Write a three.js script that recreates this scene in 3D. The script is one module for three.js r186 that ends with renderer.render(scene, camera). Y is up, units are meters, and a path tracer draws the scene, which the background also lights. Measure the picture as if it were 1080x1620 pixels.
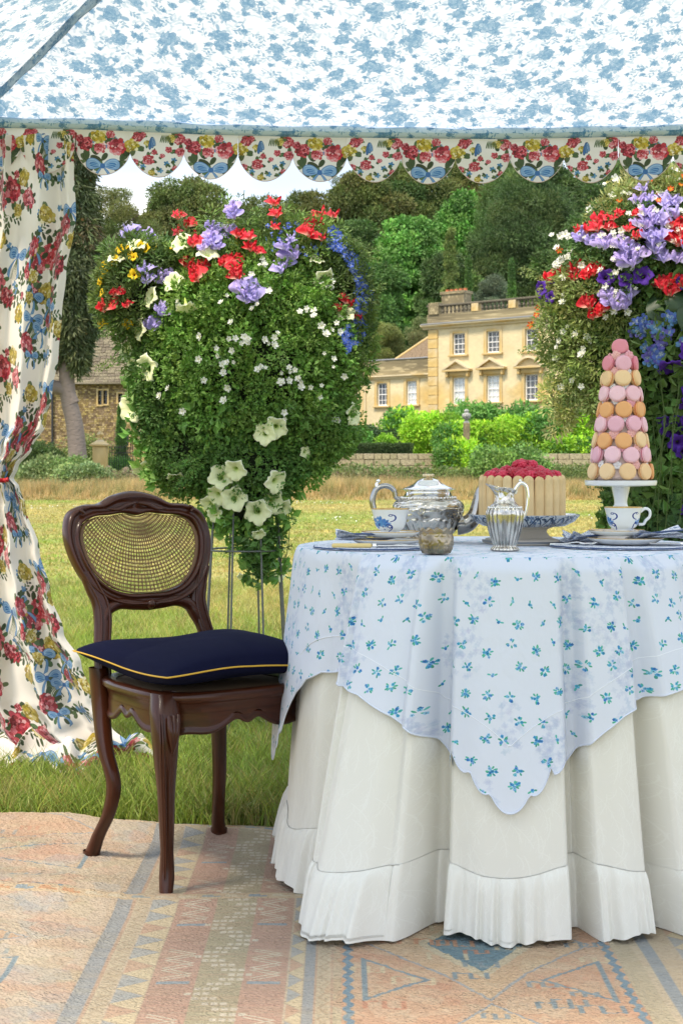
import * as THREE from 'three';
import { mergeGeometries, mergeVertices, toCreasedNormals } from 'three/addons/utils/BufferGeometryUtils.js';
import { RoundedBoxGeometry } from 'three/addons/geometries/RoundedBoxGeometry.js';

// ---------------------------------------------------------------- camera, sky, sun, exposure
const scene = new THREE.Scene();
const FL = 2330, HZ = 745, EYE = 0.938;                      // lens and eye height measured from the photograph (1080 x 1620)
const camera = new THREE.PerspectiveCamera(2 * Math.atan(810 / FL) * 180 / Math.PI, 1080 / 1620, 0.1, 3000);
camera.position.set(0, EYE, 0);
camera.setViewOffset(1080, 1620, 0, 810 - HZ, 1080, 1620);   // a shifted lens keeps verticals vertical
camera.focus = 3.3; camera.userData.fStop = 18;
scene.add(camera);

const renderer = new THREE.WebGLRenderer();
renderer.toneMapping = THREE.LinearToneMapping;
renderer.toneMappingExposure = 2.2;
renderer.shadowMap.enabled = true;

function rng(seed) { let s = seed >>> 0; return () => { s = (s + 0x6d2b79f5) >>> 0; let t = Math.imul(s ^ (s >>> 15), 1 | s); t = (t + Math.imul(t ^ (t >>> 7), 61 | t)) ^ t; return ((t ^ (t >>> 14)) >>> 0) / 4294967296; }; }
const hash3 = (x, y, z) => { let h = Math.imul(x, 374761393) + Math.imul(y, 668265263) + Math.imul(z, 2147483647 ^ 1274126177); h = Math.imul(h ^ (h >>> 13), 1274126177); return ((h ^ (h >>> 16)) >>> 0) / 4294967296; };
function noise3(x, y, z) {
  const X = Math.floor(x), Y = Math.floor(y), Z = Math.floor(z), f = (t) => t * t * (3 - 2 * t), u = f(x - X), v = f(y - Y), w = f(z - Z), L = (a, b, t) => a + (b - a) * t;
  const c = (i, j, k) => hash3(X + i, Y + j, Z + k);
  return L(L(L(c(0, 0, 0), c(1, 0, 0), u), L(c(0, 1, 0), c(1, 1, 0), u), v), L(L(c(0, 0, 1), c(1, 0, 1), u), L(c(0, 1, 1), c(1, 1, 1), u), v), w);
}
function fbm(x, y, z = 0, o = 4) { let s = 0, a = 0.5, n = 0; for (let i = 0; i < o; i++) { s += a * noise3(x, y, z); n += a; a *= 0.5; x = x * 2.03 + 7.1; y = y * 2.03 + 3.7; z = z * 2.03 + 1.3; } return s / n; }
const sst = (a, b, x) => { const t = Math.min(1, Math.max(0, (x - a) / (b - a))); return t * t * (3 - 2 * t); };
const mix = (a, b, t) => a + (b - a) * t;

{ // pale summer sky with broken white cloud, the same all round
  const w = 1024, h = 512, d = new Float32Array(w * h * 4);
  for (let r = 0; r < h; r++) for (let c = 0; c < w; c++) {
    const up = ((r + 0.5) / h - 0.5) * Math.PI, a = ((c + 0.5) / w - 0.5) * 2 * Math.PI;
    const x = Math.cos(a) * Math.cos(up), y = Math.sin(up), z = Math.sin(a) * Math.cos(up), e = Math.max(0, y);
    const t = Math.pow(1 - e, 3);
    const col = [mix(0.44, 0.40, t), mix(0.53, 0.485, t), mix(0.69, 0.60, t)];
    const k = 1 / (e + 0.2), n = fbm(x * k * 1.5 + 7, z * k * 1.5 + 1.2, y * 3 + 4.7, 6), m = sst(0.46, 0.72, n);
    for (let i = 0; i < 3; i++) d[(r * w + c) * 4 + i] = mix(col[i], [1.10, 1.09, 1.08][i], m * 0.92);
    d[(r * w + c) * 4 + 3] = 1;
  }
  const t = new THREE.DataTexture(d, w, h, THREE.RGBAFormat, THREE.FloatType);
  t.mapping = THREE.EquirectangularReflectionMapping; t.magFilter = THREE.LinearFilter; t.needsUpdate = true;
  scene.background = t; scene.environment = t;
  scene.backgroundIntensity = 1.0; scene.environmentIntensity = 1.0;
}
const sun = new THREE.DirectionalLight(0xffefd8, 2.4);
sun.position.set(-30, 72, 30); sun.target.position.set(0, 0, -4);
sun.castShadow = true; sun.shadow.radius = 22; sun.shadow.mapSize.set(2048, 2048);
Object.assign(sun.shadow.camera, { left: -60, right: 60, top: 60, bottom: -60, near: 1, far: 400 });
scene.add(sun, sun.target);

// ---------------------------------------------------------------- helpers
const V = (x, y, z) => new THREE.Vector3(x, y, z);
const at = (px, py, d) => V((px - 540) * d / FL, EYE + (HZ - py) * d / FL, -d);   // a point of the place from where it stands in the photograph and its distance
const used = new Map();
function numbered(n) { const k = used.get(n) ?? 0; used.set(n, k + 1); return k ? n + '_' + String(k).padStart(3, '0') : n; }
function fin(m) { m.castShadow = true; m.receiveShadow = true; return m; }
function mesh(name, geo, mat, parent) { const m = fin(new THREE.Mesh(geo, mat)); m.name = parent ? name : numbered(name); if (parent) m.name = partName(name, parent); (parent ?? scene).add(m); return m; }
const pcount = new Map();
function partName(n, p) { const k = p.uuid + n, c = pcount.get(k) ?? 0; pcount.set(k, c + 1); return c ? n + '_' + String(c).padStart(3, '0') : n; }
function thing(name, label, category, pos = [0, 0, 0], rot = 0, group) {
  const g = new THREE.Group(); g.name = numbered(name); g.position.set(...(pos.isVector3 ? pos.toArray() : pos)); g.rotation.y = rot; scene.add(g); return tag(g, label, category, group);
}
function tag(o, label, category, group) { o.userData.label = label; if (category) o.userData.category = category; if (group) o.userData.group = group; return o; }
function structure(o, label, category) { o.userData.kind = 'structure'; return tag(o, label, category); }
function stuff(o, label, category) { o.userData.kind = 'stuff'; if (label) tag(o, label, category); return o; }
const lin = (r, g, b) => new THREE.Color().setRGB(r, g, b);
function std(color, rough = 0.8, extra = {}) { return new THREE.MeshStandardMaterial({ color: Array.isArray(color) ? lin(...color) : color, roughness: rough, side: THREE.DoubleSide, ...extra }); }
function phys(color, rough = 0.8, extra = {}) { return new THREE.MeshPhysicalMaterial({ color: Array.isArray(color) ? lin(...color) : color, roughness: rough, side: THREE.DoubleSide, ...extra }); }
function canvas(w, h, draw, srgb = true) {
  const c = document.createElement('canvas'); c.width = w; c.height = h; draw(c.getContext('2d'), w, h);
  const t = new THREE.CanvasTexture(c); t.wrapS = t.wrapT = THREE.RepeatWrapping; if (srgb) t.colorSpace = THREE.SRGBColorSpace; return t;
}
function noiseTex(w, h, f, srgb = false) { // f(u, v) -> [r, g, b] 0..255 or a grey
  const d = new Uint8Array(w * h * 4);
  for (let y = 0; y < h; y++) for (let x = 0; x < w; x++) { const v = f(x / w, y / h), i = (y * w + x) * 4; const a = Array.isArray(v) ? v : [v, v, v]; d[i] = a[0]; d[i + 1] = a[1]; d[i + 2] = a[2]; d[i + 3] = 255; }
  const t = new THREE.DataTexture(d, w, h); t.wrapS = t.wrapT = THREE.RepeatWrapping; t.magFilter = THREE.LinearFilter; if (srgb) t.colorSpace = THREE.SRGBColorSpace; t.needsUpdate = true; return t;
}
const tileF = (u, v, n, z = 0, o = 4) => { // tiling fbm
  const a = u * Math.PI * 2, b = v * Math.PI * 2, R = n / 6.283; return mix(mix(fbm(u * n, v * n, z, o), fbm((u - 1) * n, v * n, z, o), u), mix(fbm(u * n, (v - 1) * n, z, o), fbm((u - 1) * n, (v - 1) * n, z, o), u), v);
};
function rep(t, x, y) { const c = t.clone(); c.repeat.set(x, y); c.needsUpdate = true; return c; }
function grid(nu, nv, f, uvf) { // a surface from f(u, v) -> Vector3, uvf(u, v) -> [U, V]
  const p = [], t = [], idx = [];
  for (let j = 0; j <= nv; j++) for (let i = 0; i <= nu; i++) { const q = f(i / nu, j / nv); p.push(q.x, q.y, q.z); const w = uvf ? uvf(i / nu, j / nv) : [i / nu, j / nv]; t.push(w[0], w[1]); }
  for (let j = 0; j < nv; j++) for (let i = 0; i < nu; i++) { const a = j * (nu + 1) + i, b = a + 1, c = a + nu + 1, d = c + 1; idx.push(a, c, b, b, c, d); }
  const g = new THREE.BufferGeometry(); g.setAttribute('position', new THREE.Float32BufferAttribute(p, 3)); g.setAttribute('uv', new THREE.Float32BufferAttribute(t, 2)); g.setIndex(idx); g.computeVertexNormals(); return g;
}
function bake(g, pos = [0, 0, 0], rot = [0, 0, 0], sc = [1, 1, 1]) { return g.applyMatrix4(new THREE.Matrix4().compose(V(...pos), new THREE.Quaternion().setFromEuler(new THREE.Euler(...rot)), V(...sc))); }
function box(w, h, d, x = 0, y = 0, z = 0) { const g = new THREE.BoxGeometry(w, h, d); g.translate(x, y, z); return g; }
function rbox(w, h, d, r, x = 0, y = 0, z = 0, s = 2) { const g = new RoundedBoxGeometry(w, h, d, s, r); g.translate(x, y, z); return g; }
function merge(list) { const l = list.map((g) => { const q = g.index ? g.toNonIndexed() : g; for (const k of Object.keys(q.attributes)) if (!['position', 'normal', 'uv'].includes(k)) q.deleteAttribute(k); return q; }); return mergeGeometries(l); }
function lathe(pts, seg = 40) { return new THREE.LatheGeometry(pts.map(([x, y]) => new THREE.Vector2(Math.max(x, 0.00001), y)), seg); }
function smoothPts(pts, n = 40) { const c = new THREE.CatmullRomCurve3(pts.map(([x, y]) => V(x, y, 0)), false, 'catmullrom', 0.5); return c.getPoints(n).map((p) => [p.x, p.y]); }
function sweep(points, radius, seg = 40, rs = 8, scaleY = 1) { // a tube with varying radius: radius(t)
  const c = new THREE.CatmullRomCurve3(points.map((p) => (p.isVector3 ? p : V(...p)))), fr = c.computeFrenetFrames(seg, false);
  return grid(rs, seg, (u, v) => {
    const i = Math.round(v * seg), p = c.getPointAt(v), a = u * Math.PI * 2, r = typeof radius === 'function' ? radius(v) : radius;
    return p.clone().addScaledVector(fr.normals[i], Math.cos(a) * r).addScaledVector(fr.binormals[i], Math.sin(a) * r * scaleY);
  }, (u, v) => [u, v * c.getLength()]);
}
function rod(a, b, r, r2 = r, seg = 6) { const d = b.clone().sub(a), g = new THREE.CylinderGeometry(r2, r, d.length(), seg, 1); g.applyQuaternion(new THREE.Quaternion().setFromUnitVectors(V(0, 1, 0), d.clone().normalize())); g.translate((a.x + b.x) / 2, (a.y + b.y) / 2, (a.z + b.z) / 2); return g; }
function extrude(pts, depth, bevel = 0, holes = []) {
  const s = new THREE.Shape(pts.map(([x, y]) => new THREE.Vector2(x, y))); for (const h of holes) s.holes.push(new THREE.Path(h.map(([x, y]) => new THREE.Vector2(x, y))));
  return new THREE.ExtrudeGeometry(s, { depth, bevelEnabled: bevel > 0, bevelSize: bevel, bevelThickness: bevel, bevelSegments: 2, curveSegments: 6 });
}
function spline(pts, n) { return new THREE.CatmullRomCurve3(pts.map(([x, y]) => V(x, y, 0)), true, 'centripetal').getPoints(n).slice(0, n).map((p) => [p.x, p.y]); }
function interp(tab, x) { // piecewise-linear lookup in [[x, y], ...]
  if (x <= tab[0][0]) return tab[0][1]; for (let i = 1; i < tab.length; i++) if (x <= tab[i][0]) { const [a, p] = tab[i - 1], [b, q] = tab[i]; return mix(p, q, (x - a) / (b - a)); } return tab.at(-1)[1];
}
function smooth(tab, x) { if (x <= tab[0][0]) return tab[0][1]; for (let i = 1; i < tab.length; i++) if (x <= tab[i][0]) { const [a, p] = tab[i - 1], [b, q] = tab[i]; const t = (x - a) / (b - a); return mix(p, q, t * t * (3 - 2 * t)); } return tab.at(-1)[1]; }

// foliage: a sprig of leaf faces, and a crown of many sprigs
function sprig(n, len, wid, rad, seed, droop = 0.2, flat = 1) {
  const R = rng(seed), p = [], uv = [];
  for (let i = 0; i < n; i++) {
    const d = V(R() - 0.5, (R() - 0.35) * flat, R() - 0.5).normalize(), o = d.clone().multiplyScalar(rad * Math.cbrt(R()) * 0.9), L = len * mix(0.7, 1.25, R()), w = wid * mix(0.75, 1.2, R());
    const dir = d.clone().add(V(R() - 0.5, R() - 0.5 - droop, R() - 0.5).multiplyScalar(1.1)).normalize(), side = V(R() - 0.5, R() * 0.4, R() - 0.5).cross(dir).normalize(), up = dir.clone().cross(side);
    const b = o, m = o.clone().addScaledVector(dir, L * 0.45), t = o.clone().addScaledVector(dir, L).addScaledVector(up, -L * 0.18), l = m.clone().addScaledVector(side, w).addScaledVector(up, w * 0.35), r = m.clone().addScaledVector(side, -w).addScaledVector(up, w * 0.35);
    for (const q of [b, r, t, b, t, l]) p.push(q.x, q.y, q.z); for (let k = 0; k < 6; k++) uv.push(0, 0);
  }
  const g = new THREE.BufferGeometry(); g.setAttribute('position', new THREE.Float32BufferAttribute(p, 3)); g.setAttribute('uv', new THREE.Float32BufferAttribute(uv, 2)); g.computeVertexNormals(); return g;
}
const M4 = new THREE.Matrix4(), Q4 = new THREE.Quaternion();
function instanced(name, geo, mat, list, parent) { // list of {p, q, s, c}
  const m = fin(new THREE.InstancedMesh(geo, mat, list.length)); m.name = parent ? partName(name, parent) : numbered(name);
  list.forEach((e, i) => { M4.compose(e.p, e.q, e.s.isVector3 ? e.s : V(e.s, e.s, e.s)); m.setMatrixAt(i, M4); if (e.c) m.setColorAt(i, e.c); });
  m.userData.kind = 'stuff'; (parent ?? scene).add(m); return m;
}
const rq = (R) => new THREE.Quaternion(R() - 0.5, R() - 0.5, R() - 0.5, R() - 0.5).normalize();
function tint(R, base, v = 0.25, h = 0.12) { const k = 1 + (R() - 0.5) * 2 * v; return lin(base[0] * k * (1 + (R() - 0.5) * h * 2.4), base[1] * k * (1 + (R() - 0.5) * h), base[2] * k * (1 + (R() - 0.5) * h * 2)); }
function lobePoints(R, lobes, size, cols, shell = 0.72, upBias = 0) { // lobes: [x, y, z, rx, ry, rz, n]
  const out = [];
  for (const [x, y, z, rx, ry, rz, n] of lobes) {
    const c0 = cols[Math.floor(R() * cols.length)], k0 = mix(0.8, 1.2, R()) * 1.85;
    for (let i = 0; i < n; i++) {
      const d = V(R() * 2 - 1, R() * 2 - 1 + upBias, R() * 2 - 1); if (d.lengthSq() > 1.6) { i--; continue; } d.normalize();
      const f = mix(shell, 1.03, Math.sqrt(R())) * (1 + 0.16 * (noise3(d.x * 3 + x, d.y * 3 + y, d.z * 3 + z) - 0.5));
      out.push({ p: V(x + d.x * rx * f, y + d.y * ry * f, z + d.z * rz * f), q: new THREE.Quaternion().setFromUnitVectors(V(0, 1, 0), d).multiply(new THREE.Quaternion().setFromAxisAngle(V(0, 1, 0), R() * 6.28)), s: size * mix(0.7, 1.35, R()), c: tint(R, c0.map((v) => v * k0)) });
    }
  }
  return out;
}
const leafMat = (extra = {}) => phys([1, 1, 1], 0.75, { transmission: 0.3, ...extra });
// ---------------------------------------------------------------- ground, hill
const hillY = (x, z) => { const d = -z; return 1.75 * sst(75.6, 76.4, d) * 1 + (d > 112 ? (d - 112) * 0.225 * sst(108, 150, d) + 2.2 * (fbm(x * 0.02, z * 0.02, 3) - 0.5) : 0); };
{ // the lawn and the land beyond: one sheet, finer near the tent, colour patches of dry and green turf
  const rows = []; for (let d = -40; d < 0; d += 4) rows.push(d); for (let d = 0; d < 3000; d = d * 1.035 + 0.12) rows.push(d); rows.push(3000);
  const nu = 90, p = [], c = [], uv = [], idx = [];
  rows.forEach((d, j) => { for (let i = 0; i <= nu; i++) {
    const s = (i / nu) * 2 - 1, x = Math.sign(s) * Math.pow(Math.abs(s), 1.8) * (30 + Math.max(0, d) * 0.9), z = -d;
    const g = fbm(x * 0.35 + 9, d * 0.16, 1, 4), k = sst(0.42, 0.62, g + 0.16 * Math.exp(-Math.pow((d - 11.5) / 3.2, 2)) - 0.06 * sst(14, 26, d)), q = mix(0.85, 1.15, fbm(x * 1.4, d * 0.8, 4, 3));
    const straw = [0.44, 0.38, 0.10], green = [0.29, 0.36, 0.055];
    p.push(x, 0.03 * (fbm(x * 0.3, d * 0.3, 7) - 0.5) * sst(6, 9, d), z); uv.push(x, -z); for (let m = 0; m < 3; m++) c.push(mix(straw[m], green[m], k) * q);
  } });
  for (let j = 0; j < rows.length - 1; j++) for (let i = 0; i < nu; i++) { const a = j * (nu + 1) + i; idx.push(a, a + 1, a + nu + 1, a + 1, a + nu + 2, a + nu + 1); }
  const g = new THREE.BufferGeometry(); g.setAttribute('position', new THREE.Float32BufferAttribute(p, 3)); g.setAttribute('color', new THREE.Float32BufferAttribute(c, 3)); g.setAttribute('uv', new THREE.Float32BufferAttribute(uv, 2)); g.setIndex(idx); g.computeVertexNormals();
  const nt = noiseTex(512, 512, (u, v) => { const a = tileF(u, v, 12, 2), b = tileF(u, v, 60, 5, 2); return [mix(150, 255, a * 0.5 + b * 0.5) + (b > 0.6 ? 20 : 0), mix(160, 255, a * 0.5 + b * 0.5), mix(120, 255, b)]; }, true);
  const bt = noiseTex(512, 512, (u, v) => 255 * tileF(u, v, 90, 5, 2));
  nt.repeat.set(1 / 2.3, 1 / 2.3); bt.repeat.set(1 / 1.7, 1 / 1.7);
  structure(mesh('ground', g, std([1, 1, 1], 0.95, { vertexColors: true, map: nt, bumpMap: bt, bumpScale: 0.02 })), 'flat lawn of patchy green and straw coloured turf', 'lawn');
}
{ // the wooded slope behind the house
  const g = grid(60, 40, (u, v) => { const d = 75.5 + v * v * 330, x = (u - 0.5) * (130 + d * 0.9); return V(x, hillY(x, -d) - (d < 75.6 ? 0.05 : 0), -d); }, (u, v) => [u * 60, v * 60]);
  structure(mesh('hill', g, std([0.085, 0.085, 0.03], 0.95, { bumpMap: noiseTex(256, 256, (u, v) => 255 * tileF(u, v, 20, 8, 3)), bumpScale: 0.2 })), 'rough green slope rising behind the house', 'hillside');
}

// ---------------------------------------------------------------- stone textures
const stoneWallTex = noiseTex(1024, 512, (u, v) => { const a = tileF(u, v, 6, 1), b = tileF(u, v, 40, 3, 3), s = tileF(u, v, 3, 9, 4), st = sst(0.5, 0.72, s), k = mix(0.86, 1.06, a) * mix(0.9, 1.06, b); return [255 * Math.min(1, k * mix(0.96, 0.92, st)), 255 * Math.min(1, k * mix(0.95, 0.84, st)), 255 * Math.min(1, k * mix(0.93, 0.66, st))]; }, true);
const lichenTex = noiseTex(512, 512, (u, v) => { const a = tileF(u, v, 7, 2), b = tileF(u, v, 34, 4, 3), s = sst(0.52, 0.68, b); return [255 * Math.min(1, mix(0.5, 0.95, a) + s * 0.25), 255 * Math.min(1, mix(0.5, 0.95, a) + s * 0.25), 255 * Math.min(1, mix(0.5, 0.9, a) + s * 0.25)]; }, true);
const stoneBump = noiseTex(256, 256, (u, v) => 255 * tileF(u, v, 30, 6, 4));
const MAT = {
  lime: std([0.80, 0.69, 0.44], 0.9, { map: rep(stoneWallTex, 0.11, 0.16), bumpMap: rep(stoneBump, 0.5, 0.5), bumpScale: 0.02 }),
  limePale: std([0.76, 0.66, 0.45], 0.9, { map: rep(stoneWallTex, 0.2, 0.2) }),
  limeOchre: std([0.72, 0.57, 0.30], 0.9, { map: rep(stoneWallTex, 0.3, 0.3) }),
  grime: std([0.46, 0.38, 0.23], 0.95, { map: rep(lichenTex, 0.35, 0.35), bumpMap: stoneBump, bumpScale: 0.02 }),
  grimeDark: std([0.24, 0.21, 0.16], 0.95, { map: rep(lichenTex, 0.5, 0.5) }),
  lead: std([0.28, 0.29, 0.31], 0.6),
  white: std([0.82, 0.82, 0.8], 0.5),
  blind: std([0.80, 0.82, 0.78], 0.7),
  drape: std([0.42, 0.42, 0.40], 0.9),
  dark: std([0.012, 0.012, 0.014], 0.9),
  glass: phys([0.42, 0.46, 0.5], 0.03, { transmission: 0.85, ior: 1.5 }),
  glassClear: phys([0.95, 0.96, 0.97], 0.03, { transmission: 0.92 }),
  pot: std([0.50, 0.15, 0.06], 0.8),
  iron: std([0.03, 0.03, 0.035], 0.5),
  bark: std([0.16, 0.12, 0.09], 0.95, { bumpMap: noiseTex(128, 256, (u, v) => 255 * tileF(u, v, 24, 3, 3)), bumpScale: 0.06 }),
  barkPale: std([0.22, 0.18, 0.15], 0.95, { bumpMap: noiseTex(128, 256, (u, v) => 255 * tileF(u, v, 20, 5, 3)), bumpScale: 0.05 }),
  stem: std([0.08, 0.12, 0.03], 0.8),
};
const stoneTone = (n, base, v, seed, rough = 0.92) => { const R = rng(seed); return Array.from({ length: n }, () => { const k = 1 + (R() - 0.5) * 2 * v; return std(base.map((b) => b * k * (1 + (R() - 0.5) * 0.06)), rough, { bumpMap: stoneBump, bumpScale: 0.015, map: rep(lichenTex, 0.7, 0.7) }); }); };

// ---------------------------------------------------------------- manor house
const FA = 40 * Math.PI / 180, HP = V(6.51, 0, -110);                              // facade direction, near corner of the main block
function fac(px, py, zoff = 0) { const k = (px - 540) / FL, x0 = HP.x - Math.sin(FA) * zoff, z0 = 110 - Math.cos(FA) * zoff; const s = (z0 * k - x0) / (Math.cos(FA) + Math.sin(FA) * k), d = z0 - Math.sin(FA) * s; return [s, EYE + (HZ - py) * d / FL]; }
const house = thing('manor_house', 'pale yellow limestone manor house with balustraded parapet and pedimented sash windows', 'house', HP, -FA);
{
  const X = (px, z = 0) => fac(px, 600, z)[0], Yat = (px, py) => fac(px, py)[1];
  const right = X(1010), mid = 778, y = (py) => Yat(mid, py + 0);                    // heights read on the middle bay
  const yCorn = Yat(725, 517), yCornT = Yat(725, 509.5), yPar = Yat(725, 495), yRail = Yat(725, 479.5), yRailB = Yat(725, 482.5);
  const wins = [[725.5, 527, 561, 0], [779.5, 523.5, 558, 0], [841, 520, 555, 0], [725.5, 597, 640, 1], [779.5, 594, 636, 1], [840, 592, 633.5, 2]].map(([px, a, b, k]) => ({ s: X(px), t: Yat(px, a), b: Yat(px, b), k, w: 1.12 }));
  // the wall with real openings
  const hole = ({ s, t, b, w }) => [[s - w / 2, b], [s + w / 2, b], [s + w / 2, t], [s - w / 2, t]];
  const wall = (pts, ws, z, parent) => { const g = extrude(pts, 0.45, 0, ws.map(hole)); g.translate(0, 0, z - 0.45); mesh('wall', g, MAT.lime, parent); };
  wall([[0, 1], [right, 1], [right, yCorn], [0, yCorn]], wins, 0, house);
  mesh('side_wall', merge([box(0.45, yCorn - 1, 13, right + 0.22, (yCorn + 1) / 2, -6.5 - 0.001), box(0.45, yCorn - 1, 12, 0.23, (yCorn + 1) / 2, -6.5), box(right - 0.5, yCorn - 1, 0.45, right / 2, (yCorn + 1) / 2, -12.8)]), MAT.lime, house);
  mesh('roof', box(right + 0.2, 0.2, 13, right / 2, yCornT - 0.15, -6.6), MAT.lead, house);
  // quoins: rusticated pilaster strip at the left corner, each stone a block
  const nq = 15, q0 = 1, qh = (yCorn - 0.1 - q0) / nq, qg = rbox(0.86, qh - 0.035, 0.12, 0.02, 0.43, 0, 0.06);
  for (let i = 0; i < nq; i++) { const m = mesh('quoin', qg, i % 3 ? MAT.lime : MAT.limePale, house); m.position.y = q0 + qh * (i + 0.5); }
  const corn = (x0, x1, yb, yt, out, parent, name = 'cornice') => { const h = yt - yb, pr = [[0, yb], [out * 0.35, yb], [out * 0.45, yb + h * 0.35], [out * 0.8, yb + h * 0.5], [out, yb + h * 0.7], [out, yt], [0, yt]]; const g = extrude(pr.map(([a, b]) => [a, b]), x1 - x0); g.rotateY(-Math.PI / 2); g.translate(x1, 0, 0.002); mesh(name, g, MAT.limePale, parent); };
  corn(-0.45, right + 0.3, yCorn - 0.05, yCornT - 0.07, 0.5, house);
  mesh('lead_flashing', box(right + 0.75, 0.07, 0.56, right / 2, yCornT - 0.035, 0.27), MAT.lead, house);
  mesh('parapet_wall', box(right + 0.1, yPar - yCornT, 0.4, right / 2, (yPar + yCornT) / 2, -0.05), MAT.grime, house);
  mesh('parapet_rail', rbox(right + 0.2, yRail - yRailB, 0.46, 0.04, right / 2, (yRail + yRailB) / 2, -0.05), MAT.grimeDark, house);
  const piers = [[X(680) , X(696)], [X(747), X(758)], [X(805.5), X(817)], [X(872), X(886)]];
  piers.forEach(([a, b], i) => mesh('parapet_pier', rbox(b - a, (i ? yRailB : yRail + 0.16) - yPar + (i ? -0.002 : 0), i ? 0.5 : 0.62, 0.03, (a + b) / 2, ((i ? yRailB : yRail + 0.16) + yPar) / 2, -0.05), i ? MAT.limePale : MAT.grime, house));
  const bh = yRailB - yPar, bal = lathe(smoothPts([[0.09, 0], [0.09, 0.1], [0.05, 0.14], [0.105, 0.36], [0.05, 0.68], [0.045, 0.8], [0.085, 0.88], [0.085, 1]].map(([r, t]) => [r * 1.15, t * bh]), 18), 10);
  for (const [a, b] of [[X(697), X(746.5)], [X(759), X(805)], [X(818), X(871)]]) { const n = Math.round((b - a) / 0.34); for (let i = 0; i < n; i++) { const m = mesh('baluster', bal, MAT.grimeDark, house); m.position.set(a + (b - a) * (i + 0.5) / n, yPar, -0.05); } }
  // windows
  const sash = (w, parent, z0 = 0, cols = 3, rows = 4) => {
    const h = w.t - w.b, z = z0 - 0.2, fr = mesh('window', merge([box(0.07, h, 0.09, w.s - w.w / 2 + 0.035, w.b + h / 2, z), box(0.07, h, 0.09, w.s + w.w / 2 - 0.035, w.b + h / 2, z), box(w.w - 0.14, 0.07, 0.09, w.s, w.t - 0.035, z), box(w.w - 0.14, 0.1, 0.09, w.s, w.b + 0.05, z)]), MAT.white, parent);
    const bars = [box(w.w - 0.14, 0.06, 0.07, w.s, w.b + h / 2, z + 0.005)];
    for (let i = 1; i < cols; i++) bars.push(box(0.035, h - 0.18, 0.04, w.s - w.w / 2 + w.w * i / cols, w.b + h / 2, z)); for (let i = 1; i < rows; i++) if (i * 2 !== rows) bars.push(box(w.w - 0.15, 0.035, 0.036, w.s, w.b + h * i / rows, z));
    mesh('glazing_bar', merge(bars), MAT.white, fr);
    mesh('glass', box(w.w - 0.14, h - 0.1, 0.008, w.s, w.b + h / 2, z - 0.01), w.k === 1 ? MAT.glassClear : MAT.glass, fr);
    mesh('interior', box(w.w + 0.3, h + 0.3, 0.05, w.s, w.b + h / 2, z0 - 0.9), MAT.dark, fr);
    if (w.k === 1) mesh('blind', box(w.w - 0.1, h - 0.1, 0.03, w.s, w.b + h / 2, z - 0.08), MAT.blind, fr);
    if (w.k >= 2) { mesh('curtain', grid(16, 2, (u, v) => V(w.s + (u - 0.5) * w.w, w.b + h * v, z - 0.12 + 0.04 * Math.sin(u * 40)), null), MAT.drape, fr); }
    if (w.k === 0) { mesh('curtain', grid(8, 2, (u, v) => V(w.s - w.w / 2 + u * 0.34, w.b + h * v, z - 0.15 + 0.04 * Math.sin(u * 20)), null), MAT.drape, fr); }
    const t = 0.24, o = 0.06; // stone architrave and sill
    mesh('window_surround', merge([box(t, h + t, o, w.s - w.w / 2 - t / 2, w.b + (h + t) / 2, z0 + o / 2 + 0.002), box(t, h + t, o, w.s + w.w / 2 + t / 2, w.b + (h + t) / 2, z0 + o / 2 + 0.002), box(w.w, t, o, w.s, w.t + t / 2, z0 + o / 2 + 0.002)]), w.k ? MAT.limeOchre : MAT.limePale, fr);
    mesh('sill', rbox(w.w + 2 * t + 0.14, 0.13, 0.24, 0.02, w.s, w.b - 0.067, z0 + 0.1), MAT.limePale, fr);
    return fr;
  };
  wins.forEach((w) => sash(w, house));
  for (const [w, seg] of [[wins[3], 0], [wins[4], 0], [wins[5], 1]]) { // pediments on brackets
    const yb = w.t + 0.42, hw = 1.22, rise = 0.72, c = [];
    const outer = [], inner = []; const N = 12;
    for (let i = 0; i <= N; i++) { const u = i / N * 2 - 1, r = seg ? 1 - u * u : 1 - Math.abs(u); outer.push([w.s + hw * u, yb + 0.16 + rise * r]); inner.push([w.s + (hw - 0.22) * u, yb + 0.16 + (rise - 0.17) * r]); }
    c.push(extrude([...outer, ...inner.slice().reverse()], 0.5));
    const p = mesh('pediment', c[0], MAT.limePale, house);
    mesh('pediment_field', extrude([...inner, [w.s + hw - 0.22, yb + 0.12], [w.s - hw + 0.22, yb + 0.12]], 0.16), MAT.lime, p);
    mesh('pediment_base', rbox(2 * hw, 0.16, 0.48, 0.02, w.s, yb + 0.08, 0.24), MAT.limePale, p);
    mesh('frieze', box(1.6, 0.3, 0.1, w.s, w.t + 0.26, 0.12), w.k === 2 ? MAT.limePale : MAT.limeOchre, p);
    for (const e of [-1, 1]) mesh('bracket', rbox(0.2, 0.42, 0.34, 0.06, w.s + e * 0.92, yb - 0.2, 0.17), MAT.limeOchre, p);
  }
  // chimney
  const cx = X(721.5, -4.2), cyT = fac(721.5, 466, -4.2)[1];
  const ch = mesh('chimney', merge([box(2.1, cyT - yCornT, 1.0, cx, (cyT + yCornT) / 2, -4.2), rbox(2.3, 0.22, 1.2, 0.03, cx, cyT + 0.11, -4.2)]), MAT.grime, house);
  for (let i = 0; i < 5; i++) { const m = mesh('chimney_pot', lathe([[0.13, 0], [0.17, 0.05], [0.14, 0.3], [0.17, 0.34], [0.13, 0.36]], 10), MAT.pot, ch); m.position.set(cx - 0.84 + i * 0.42, cyT + 0.21, -4.2); m.scale.set(1, 0.6, 1); }
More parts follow.
